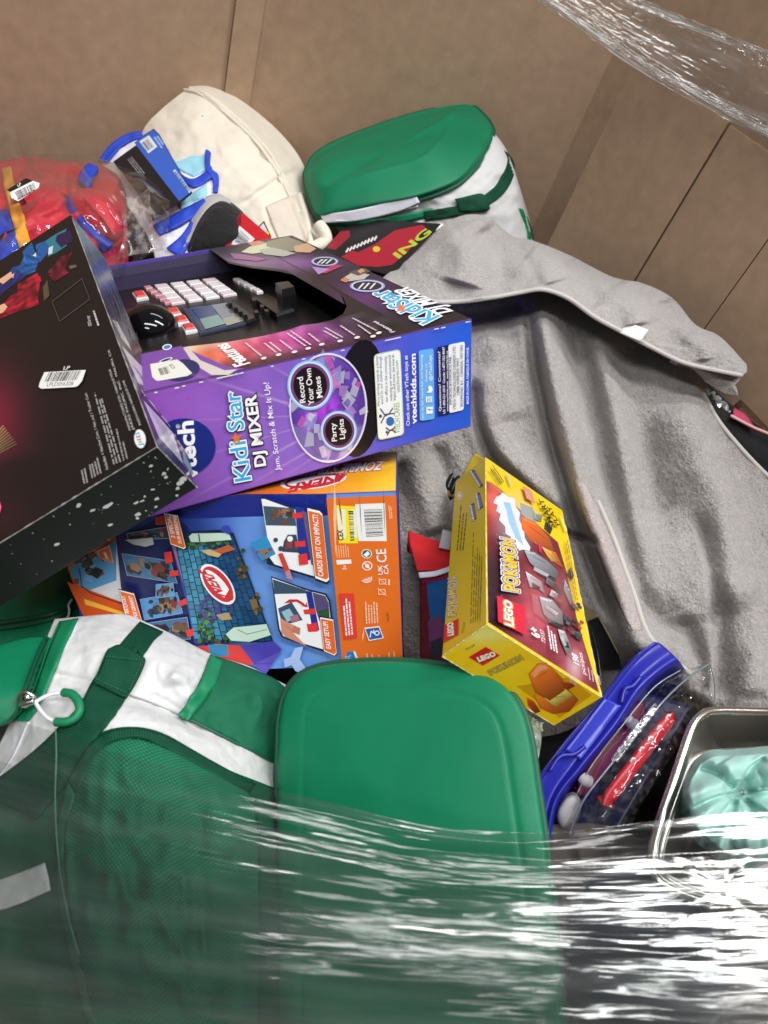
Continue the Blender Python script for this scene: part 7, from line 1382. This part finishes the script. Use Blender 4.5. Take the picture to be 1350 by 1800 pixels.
# ------------------------------------------------------------------ right: blue tub, clear clamshell with red tool, trays with aqua plastic, sequins
def right_items():
    t = thing('blue_tub', at(1060, 1280, 0.78), 'deep blue plastic tub on its edge, leaning under the yellow box', 'tub')
    rows = [[(928, 1470, 0.80), (934, 1385, 0.81), (980, 1318, 0.82), (1043, 1242, 0.835), (1088, 1182, 0.85), (1118, 1150, 0.865), (1148, 1131, 0.88)],
            [(930, 1472, 0.726), (937, 1387, 0.739), (983, 1319, 0.749), (1046, 1243, 0.764), (1092, 1183, 0.779), (1121, 1151, 0.794), (1151, 1131, 0.809)],
            [(936, 1480, 0.722), (946, 1396, 0.735), (990, 1326, 0.745), (1054, 1248, 0.76), (1100, 1186, 0.775), (1130, 1154, 0.79), (1160, 1131, 0.805)],
            [(952, 1490, 0.724), (966, 1404, 0.737), (1008, 1340, 0.746), (1070, 1262, 0.761), (1112, 1202, 0.776), (1148, 1168, 0.792), (1178, 1146, 0.806)],
            [(964, 1500, 0.722), (980, 1412, 0.735), (1026, 1350, 0.742), (1086, 1276, 0.757), (1124, 1218, 0.773), (1162, 1182, 0.79), (1194, 1162, 0.805)],
            [(976, 1500, 0.79), (992, 1420, 0.80), (1036, 1360, 0.81), (1096, 1288, 0.82), (1134, 1232, 0.835), (1174, 1196, 0.85), (1206, 1180, 0.865)]]
    G = grid(rows, 110, 50); sheet('rim', G, M['blueplastic'], t, 0.004)
    s = Surf(G)
    P = lambda nm, cs, off, m: s.strip(nm, cs, 30, 6, off, m, t, 0.003)
    P('handle_recess', [[(994, 1318), (1030, 1272), (1064, 1228)], [(1020, 1334), (1056, 1288), (1092, 1240)]], 0.004, mat('blue_plastic_pale', sr(48, 56, 172), 0.3))
    tube('rib', s.lay([(966, 1356), (984, 1330), (1008, 1326), (1028, 1312)], 0.005), 0.0024, M['blueplastic'], t, 6, 20); tube('rib', s.lay([(1092, 1236), (1098, 1212), (1112, 1206), (1126, 1190)], 0.005), 0.0024, M['blueplastic'], t, 6, 20)
    b = thing('red_tool', at(1110, 1330, 0.77), 'red and dark blue toy tool with white marks, sealed in the clear clamshell', 'toy')
    sheet('backing_card', grid([[(985, 1470, 0.765), (1050, 1330, 0.785), (1130, 1215, 0.825)], [(1060, 1500, 0.735), (1150, 1350, 0.76), (1215, 1240, 0.81)]], 30, 16), mat('navy_card', sr(14, 18, 56), 0.4), b, 0.01)
    def flat(name, pts, w, m, th=0.010):
        C = cr(np.asarray(pts, float), 40); T_ = np.gradient(C[:, :2], axis=0); N_ = np.stack([-T_[:, 1], T_[:, 0]], 1); N_ /= np.linalg.norm(N_, axis=1, keepdims=True)
        e_ = np.minimum(1, np.sqrt(np.clip(np.minimum(np.arange(40), 39 - np.arange(40)) / 4.0, 0.02, 1))); R_ = [np.c_[C[:, :2] + N_ * (w * k * e_)[:, None], C[:, 2] + 0.004 * abs(k) ** 3] for k in (-1, -0.6, 0, 0.6, 1)]
        sheet(name, across([W(r_) for r_ in R_], 13), m, b, th)
    def bar(name, pts, r, m): tube(name, pts, r, m, b, 12, 40)
    flat('grip', [(1060, 1416, 0.722), (1084, 1384, 0.726), (1110, 1350, 0.733), (1140, 1310, 0.746), (1170, 1272, 0.763), (1184, 1252, 0.770)], 13, M['crimson'])
    flat('shaft', [(1018, 1398, 0.75), (1056, 1340, 0.757), (1090, 1292, 0.77), (1132, 1234, 0.790)], 15, M['maroon'])
    for k in range(5):
        f = k / 4; c = np.array([1112, 1338.]) + f * np.array([62, -76.]); d = 0.731 + 0.034 * f - 0.0035
        tube('white_mark', [(c[0] - 4, c[1] + 1, d), (c[0], c[1] - 5, d - 0.0005), (c[0] + 4, c[1] - 4, d)], 0.0011, M['white'], b, 6, 10)
    bar('collar', [(1024, 1366, 0.742), (1030, 1372, 0.739), (1036, 1374, 0.74)], 0.006, M['greyfab']); bar('collar', [(1104, 1266, 0.772), (1110, 1272, 0.768), (1116, 1274, 0.77)], 0.006, M['greyfab'])
    rings('pale_fitting', [[(975, 1430, .76), (990, 1400, .76), (1012, 1392, .76), (1020, 1410, .76), (1006, 1450, .76), (986, 1462, .76)], [(980, 1430, .735), (993, 1406, .735), (1008, 1400, .735), (1014, 1412, .735), (1002, 1444, .735), (988, 1454, .735)], [(988, 1430, .73), (996, 1416, .73), (1004, 1412, .73), (1006, 1418, .73), (1000, 1436, .73), (992, 1442, .73)]], 30, M['greyfab'], b)
    c = thing('clamshell_pack', at(1120, 1300, 0.74), 'clear moulded clamshell packaging with sharp bright edges, beside the blue tub', 'packaging')
    F = grid([[(984, 1470, 0.742), (1004, 1420, 0.742), (1040, 1350, 0.745), (1100, 1272, 0.765), (1150, 1212, 0.79), (1196, 1180, 0.81), (1246, 1168, 0.82)], [(1004, 1480, 0.715), (1030, 1420, 0.712), (1070, 1350, 0.718), (1124, 1280, 0.738), (1172, 1226, 0.765), (1212, 1190, 0.79), (1250, 1168, 0.81)], [(1040, 1490, 0.70), (1070, 1420, 0.695), (1110, 1360, 0.705), (1160, 1290, 0.725), (1200, 1236, 0.755), (1232, 1200, 0.785), (1254, 1180, 0.80)], [(1090, 1500, 0.71), (1120, 1430, 0.705), (1160, 1360, 0.715), (1200, 1300, 0.735), (1230, 1262, 0.76), (1250, 1240, 0.78), (1262, 1220, 0.795)]], 110, 60)
    q = seen(F); u, v = q[..., 0], q[..., 1]; F = F + (EYE - F) * (0.003 * vn(u / 20, v / 20) + 0.0016 * vn(u / 7, v / 7))[..., None]
    sheet('shell', F, M['clear'], c)
    for P_, r in (([(1000, 1470, 0.722), (1010, 1440, 0.716), (1030, 1400, 0.712), (1072, 1346, 0.716), (1126, 1278, 0.738), (1176, 1222, 0.765), (1214, 1188, 0.79), (1248, 1166, 0.81)], 0.0010), ([(1014, 1396, 0.735), (1040, 1346, 0.74), (1098, 1270, 0.762), (1150, 1208, 0.788), (1196, 1178, 0.808)], 0.0008), ([(1248, 1166, 0.812), (1256, 1200, 0.80), (1256, 1240, 0.785)], 0.0008)): tube('moulded_edge', P_, r, mat('clear_edge', sr(120, 124, 132), 0.08, spec=1.0), c, 8, 60)
    sheet('hinge_flange', grid([[(1074, 1334, 0.716), (1110, 1284, 0.73), (1150, 1236, 0.748)], [(1086, 1340, 0.714), (1122, 1292, 0.728), (1160, 1244, 0.746)]], 40, 5) + 0.0012 * vn(np.arange(200).reshape(5, 40) * 0.9, np.arange(200).reshape(5, 40) * 0.3)[..., None], film('doubled_pvc', 0.30, gain=2.0, rough=0.1), c, 0.001)
    # nested steel trays
    def tray(pts, name, label, depth, r):
        t = thing('steel_tray', at(pts[3][0], pts[3][1], pts[3][2]), label, 'tray', 'steel trays nested at the right edge')
        o = pts; i1 = off_in(o, 7, 0.004); i2 = off_in(o, 13, -0.004); fl = [(u + 5, v + 20, d + depth) for u, v, d in off_in(o, 30, 0)]; fc = [(u + 5, v + 20, d + depth) for u, v, d in off_in(o, 70, 0)]
        dn = [(u + 2, v + 18, d + depth) for u, v, d in off_in(o, 16, 0)]
        rings('basin', [dn, off_in(o, 3, -0.006), off_in(o, 2, 0.0), i1, i2, fl, fc], 140, M['steel'], t, 4)
        tube('rolled_rim', o, r, M['chrome'], t, 10, 220, True)
        return t
    tray([(1148, 1500, 0.655), (1162, 1440, 0.672), (1186, 1368, 0.70), (1208, 1302, 0.725), (1220, 1272, 0.738), (1236, 1256, 0.748), (1260, 1250, 0.757), (1340, 1251, 0.775), (1460, 1254, 0.80), (1500, 1300, 0.79), (1510, 1420, 0.75), (1490, 1540, 0.70), (1400, 1590, 0.66), (1260, 1590, 0.635), (1160, 1550, 0.635)], 'tray', 'steel tray with a bright rolled rim, outermost of the two at the right edge', 0.05, 0.0046)
    tray([(1160, 1505, 0.662), (1176, 1440, 0.682), (1194, 1386, 0.705), (1208, 1352, 0.72), (1222, 1332, 0.73), (1244, 1324, 0.738), (1300, 1320, 0.752), (1360, 1316, 0.765), (1440, 1310, 0.785), (1486, 1340, 0.78), (1494, 1430, 0.748), (1476, 1536, 0.70), (1396, 1578, 0.665), (1264, 1578, 0.642), (1172, 1545, 0.642)], 'tray', 'smaller steel tray nested inside the other, holding the aqua plastic', 0.04, 0.0042)
    a = thing('aqua_plastic', at(1290, 1420, 0.70), 'crumpled pale aqua plastic gathered in a knot, lying in the steel trays', 'plastic sheet')
    n, m = 220, 110; th = np.linspace(0, 2 * np.pi, n, endpoint=False); c0 = np.array([1304., 1392.]); G = []
    for k in range(m):
        r = 0.02 + k / (m - 1); row = []
        for x in th:
            ex = 132 + 22 * math.cos(x) + 8 * math.sin(x); ey = 104 + 24 * math.sin(x) + 6 * math.cos(x)
            u = c0[0] + ex * r * math.cos(x); v = c0[1] + ey * r * math.sin(x) * (1 + 0.06 * math.sin(5 * x))
            d = np.interp(v, [1320, 1540], [0.728, 0.640]) - 0.030 * math.sin(min(r, 1) * 2.4) + 0.03 * (r > 0.85) * (r - 0.85) / 0.15
            row.append((u, v, d))
        G.append(row)
    G = np.array(G); u, v, d = G[..., 0], G[..., 1], G[..., 2]; A = lambda line, wl, wr, k_: ridge(u, v, line, wl, wr, k_)
    h = 0.010 * vn(u / 44 + 2, v / 40 + 5) + 0.004 * vn(u / 20, v / 22)
    for line, wl, wr, k_ in (([(1297, 1394), (1258, 1402), (1216, 1422), (1190, 1440)], 3, 9, -0.012), ([(1292, 1400), (1266, 1436), (1240, 1476), (1226, 1510)], 3, 12, -0.014), ([(1297, 1402), (1288, 1450), (1294, 1510)], 9, 3, -0.013), ([(1303, 1400), (1326, 1440), (1340, 1510)], 3, 10, -0.013), ([(1292, 1388), (1262, 1362), (1228, 1350)], 9, 3, -0.012), ([(1300, 1386), (1318, 1352), (1346, 1330)], 10, 3, -0.012), ([(1308, 1394), (1350, 1386), (1400, 1396)], 3, 10, -0.011), ([(1308, 1402), (1362, 1440), (1410, 1500)], 9, 3, -0.011),
                             ([(1280, 1398), (1250, 1420), (1216, 1462)], 12, 14, 0.010), ([(1294, 1410), (1272, 1470), (1262, 1510)], 10, 10, 0.008), ([(1308, 1410), (1314, 1460), (1316, 1510)], 9, 9, 0.008), ([(1278, 1380), (1244, 1384), (1206, 1400)], 14, 14, 0.010), ([(1290, 1376), (1284, 1350), (1276, 1334)], 14, 14, 0.010), ([(1318, 1384), (1350, 1362), (1390, 1350)], 14, 14, 0.010), ([(1330, 1352), (1342, 1372), (1336, 1388)], 3, 5, -0.006)): h = h + A(line, wl, wr, k_)
    h -= 0.012 * np.exp(-((u - 1300) / 9) ** 2 - ((v - 1394) / 8) ** 2)
    d = d - h; G = np.array([[at(u[i, j], v[i, j], d[i, j]) for j in range(n)] for i in range(m)])
    sheet('sheet', G, M['aqua'], a, 0.0008, closed=True)
    k = thing('sequin_pouch', at(1300, 760, 1.13), 'black sequinned pouch with a pink piped edge, between the blanket and bin wall', 'pouch')
    G = grid([[(1225, 650, 1.15), (1262, 690, 1.14), (1300, 722, 1.13), (1352, 758, 1.12), (1420, 800, 1.11)], [(1215, 690, 1.12), (1250, 730, 1.11), (1296, 768, 1.105), (1350, 806, 1.10), (1420, 850, 1.09)], [(1215, 730, 1.14), (1250, 770, 1.13), (1290, 815, 1.12), (1350, 870, 1.11), (1420, 920, 1.10)]], 50, 30)
    sheet('cloth', G, M['blackcloth'], k, 0.02); s = Surf(G); V = []; F = []
    for j in range(46):
        f = rnd.random(); g = rnd.random() * 0.9; c = (1236 + 44 * f + 12 * g, 684 + 40 * f + 26 * (g - 0.4)); P0 = at(*s.lay([c], 0.002)[0]); rr = 0.0018 + 0.0018 * rnd.random(); e1 = np.array([rnd.random() - .5, rnd.random() - .5, rnd.random() - .5]); nrm = (EYE - P0) + e1 * 0.8; nrm /= np.linalg.norm(nrm); x = np.cross(nrm, [0, 0, 1]); x /= np.linalg.norm(x); y = np.cross(nrm, x)
        o = len(V); V += [P0 + rr * (x * math.cos(q_) + y * math.sin(q_)) for q_ in np.linspace(0, 6.283, 8, endpoint=False)]; F.append(tuple(range(o, o + 8)))
    mesh('sequins', V, F, mat('silver_sequin', sr(226, 226, 226), 0.25, metal=0.6), k, False)['kind'] = 'stuff'
    sheet('edge_band', grid([[(1290, 716, 1.12), (1310, 728, 1.115), (1322, 744, 1.112)], [(1290, 730, 1.10), (1312, 746, 1.10), (1330, 756, 1.10)]], 20, 6), M['pink'], k, 0.003)
    tube('piping', [(1284, 730, 1.098), (1306, 742, 1.098), (1326, 752, 1.098), (1350, 762, 1.096), (1400, 784, 1.09)], 0.0022, mat('pale_pink_piping', sr(216, 170, 170), 0.5), k, 8, 30)
    g = thing('glitter_purse', at(1330, 730, 1.14), 'brown glitter covered purse half hidden behind the sequinned pouch', 'purse')
    sheet('cloth', grid([[(1300, 690, 1.165), (1330, 712, 1.155), (1400, 760, 1.145)], [(1304, 716, 1.13), (1330, 742, 1.12), (1400, 790, 1.11)]], 30, 14), mat('brown_glitter', sr(92, 66, 46), 0.35, [(420, 1.0, 0.004)], metal=0.4, mottle=0.9, mscale=500), g, 0.02)
    # dark clothes at the lower right under the wrap
    nv = thing('navy_cushion', at(1190, 1680, 0.64), 'round dark navy cushion at lower right, under the wrap', 'cushion')
    O = [(1000, 1600, .64), (1060, 1530, .655), (1150, 1540, .655), (1225, 1590, .645), (1268, 1660, .63), (1284, 1730, .61), (1250, 1800, .59), (1150, 1850, .575), (1040, 1830, .58), (985, 1720, .60)]
    rings('cover', [[(u, v, d + .05) for u, v, d in O], O, off_in(O, 12, 0.012), off_in(O, 50, 0.03), off_in(O, 90, 0.034)], 80, M['navy'], nv, 4)
    gb = thing('grey_cloth', at(1300, 1650, 0.68), 'dull brown-grey cloth bunched in the lower right corner', 'cloth')
    G = grid([[(950, 1450, .75), (1060, 1450, .74), (1180, 1500, .72), (1300, 1560, .71), (1440, 1560, .74)], [(960, 1560, .70), (1060, 1560, .70), (1180, 1600, .69), (1300, 1640, .68), (1440, 1640, .70)], [(970, 1700, .66), (1080, 1720, .66), (1190, 1740, .65), (1300, 1760, .63), (1440, 1760, .65)], [(980, 1880, .63), (1080, 1880, .62), (1190, 1880, .60), (1300, 1880, .58), (1440, 1880, .60)]], 70, 60); q = seen(G); G = G + (EYE - G) * (0.012 * (1 - 2 * np.abs(vn(q[..., 0] / 50, q[..., 1] / 60))) + 0.004 * vn(q[..., 0] / 16, q[..., 1] / 16))[..., None]
    sheet('cloth', G, mat('taupe_cloth', sr(74, 66, 62), 0.9, [(500, 0.4, 0.001)], mottle=0.15), gb, 0.02)
right_items()

# ------------------------------------------------------------------ stretch wrap: a band over the near rim, another across the far corner
def wrap():
    t = thing('stretch_wrap', at(600, 1750, 0.42), 'clear stretch wrap pulled across the near rim in wrinkled shiny streaks', 'plastic wrap', 'bands of stretch wrap round the bin')
    rows = [[(-120, 1210, .560), (40, 1262, .556), (200, 1318, .552), (380, 1362, .548), (560, 1406, .545), (760, 1450, .546), (960, 1464, .552), (1140, 1444, .560), (1290, 1428, .566), (1480, 1415, .572)],
            [(-130, 1330, .535), (40, 1370, .532), (200, 1415, .528), (380, 1455, .524), (560, 1490, .522), (760, 1525, .522), (960, 1540, .526), (1140, 1535, .532), (1290, 1530, .538), (1490, 1525, .545)],
            [(-140, 1470, .505), (40, 1500, .502), (200, 1535, .499), (380, 1568, .496), (560, 1598, .494), (760, 1622, .494), (960, 1636, .498), (1140, 1640, .504), (1290, 1640, .510), (1500, 1640, .518)],
            [(-150, 1620, .470), (40, 1645, .468), (200, 1670, .466), (380, 1694, .464), (560, 1712, .464), (760, 1726, .465), (960, 1738, .469), (1140, 1746, .476), (1290, 1750, .483), (1510, 1755, .493)],
            [(-160, 1800, .418), (40, 1815, .418), (200, 1830, .418), (380, 1846, .418), (560, 1858, .418), (760, 1868, .421), (960, 1876, .427), (1140, 1884, .436), (1290, 1890, .445), (1520, 1895, .457)],
            [(-165, 1990, .365), (40, 2000, .366), (200, 2010, .366), (380, 2020, .368), (560, 2030, .370), (760, 2040, .374), (960, 2046, .380), (1140, 2050, .390), (1290, 2050, .400), (1530, 2050, .412)]]
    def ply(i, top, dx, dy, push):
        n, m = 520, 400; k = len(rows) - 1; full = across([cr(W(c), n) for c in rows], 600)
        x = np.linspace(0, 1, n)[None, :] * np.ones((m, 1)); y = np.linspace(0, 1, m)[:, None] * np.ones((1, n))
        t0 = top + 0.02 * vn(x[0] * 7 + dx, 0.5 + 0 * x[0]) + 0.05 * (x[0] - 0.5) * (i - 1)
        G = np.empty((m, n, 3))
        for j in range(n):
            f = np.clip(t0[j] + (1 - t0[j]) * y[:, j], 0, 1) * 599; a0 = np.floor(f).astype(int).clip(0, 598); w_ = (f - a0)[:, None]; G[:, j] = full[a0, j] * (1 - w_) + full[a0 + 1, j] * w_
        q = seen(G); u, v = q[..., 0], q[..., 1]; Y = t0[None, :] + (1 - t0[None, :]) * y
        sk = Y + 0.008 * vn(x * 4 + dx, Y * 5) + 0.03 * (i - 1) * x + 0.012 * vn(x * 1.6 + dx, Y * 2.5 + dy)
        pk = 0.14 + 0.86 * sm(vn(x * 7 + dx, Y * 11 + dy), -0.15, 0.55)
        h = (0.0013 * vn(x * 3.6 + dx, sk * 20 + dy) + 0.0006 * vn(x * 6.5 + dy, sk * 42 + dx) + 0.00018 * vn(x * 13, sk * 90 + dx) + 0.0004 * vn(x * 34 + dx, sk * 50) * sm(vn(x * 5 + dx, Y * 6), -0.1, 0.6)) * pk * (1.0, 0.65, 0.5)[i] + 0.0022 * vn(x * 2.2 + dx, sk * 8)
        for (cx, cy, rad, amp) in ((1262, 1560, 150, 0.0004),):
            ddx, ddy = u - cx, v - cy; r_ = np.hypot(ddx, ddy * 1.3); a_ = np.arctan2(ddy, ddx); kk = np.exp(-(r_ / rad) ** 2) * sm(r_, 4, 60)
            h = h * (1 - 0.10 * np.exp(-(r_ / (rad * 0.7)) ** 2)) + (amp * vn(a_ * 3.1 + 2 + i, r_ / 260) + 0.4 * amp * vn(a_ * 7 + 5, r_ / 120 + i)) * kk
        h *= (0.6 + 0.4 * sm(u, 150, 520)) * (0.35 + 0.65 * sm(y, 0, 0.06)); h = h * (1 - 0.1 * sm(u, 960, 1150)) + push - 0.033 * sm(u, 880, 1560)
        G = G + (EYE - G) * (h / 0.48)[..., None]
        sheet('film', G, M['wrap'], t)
    ply(0, 0.0, 0.0, 0.0, 0.0); ply(1, 0.16, 17.3, 5.1, 0.007); ply(2, 0.40, 41.7, 9.4, 0.014)  # stacked tinted plies darken the bottom, standing in for shade by the wall
    t2 = thing('stretch_wrap', at(1200, 100, 1.0), 'band of clear stretch wrap strung across the top right corner of the bin', 'plastic wrap', 'bands of stretch wrap round the bin')
    rows = [[(1040, -60, 1.10), (1100, -10, 1.08), (1180, 26, 1.06), (1260, 58, 1.03), (1350, 92, 1.00), (1450, 130, .97)], [(1000, -40, 1.10), (1080, 20, 1.08), (1170, 68, 1.06), (1260, 112, 1.03), (1350, 150, 1.0), (1450, 190, .97)], [(950, -30, 1.10), (1040, 30, 1.08), (1150, 100, 1.06), (1250, 160, 1.03), (1350, 206, 1.0), (1450, 250, .97)], [(910, -30, 1.10), (1000, 30, 1.08), (1120, 110, 1.06), (1240, 180, 1.03), (1350, 236, 1.0), (1450, 290, .97)]]
    n, m = 300, 170; G = grid(rows, n, m); x = np.linspace(0, 1, n)[None, :] * np.ones((m, 1)); y = np.linspace(0, 1, m)[:, None] * np.ones((1, n))
    h = 0.0016 * vn(x * 3, y * 7) + 0.0006 * vn(x * 8, y * 22) + 0.0006 * vn(x * 34, y * 34) + 0.0012 * vn(x * 70, y * 30) * sm(vn(x * 3 + 1, y * 2), -0.2, 0.4)
    G = G + (EYE - G) * h[..., None]; sheet('film', G, film('stretch_wrap_far', 0.075, (8, 60, 1), gain=2.4, rough=0.16, hs=1.0, bump=0.0008), t2)
    for edge, r in (([(918, -26, 1.096), (1004, 32, 1.076), (1122, 112, 1.056), (1242, 181, 1.026), (1350, 234, .996), (1450, 288, .966)], 16), ([(1050, -50, 1.096), (1104, -6, 1.076), (1184, 30, 1.056), (1264, 62, 1.026), (1350, 98, .996), (1450, 136, .966)], 13)):
        E_ = np.array(edge, float); rows2 = [np.c_[E_[:, 0] + k * 3, E_[:, 1] - k * r * 0.6, E_[:, 2] - 0.003] for k in (-1, -0.3, 0.4, 1)]
        g = grid(rows2, 260, 40); xx = np.linspace(0, 1, 260)[None, :] * np.ones((40, 1)); yy = np.linspace(0, 1, 40)[:, None] * np.ones((1, 260)); g = g + (EYE - g) * (0.0022 * vn(xx * 6, yy * 7) + 0.0012 * vn(xx * 26, yy * 12))[..., None]
        sheet('gathered_edge', g, film('gathered_wrap', 0.26, (8, 60, 1), gain=1.6, rough=0.2, hs=1.0, tint=(0.9, 0.91, 0.92), bump=0.001), t2)
wrap()
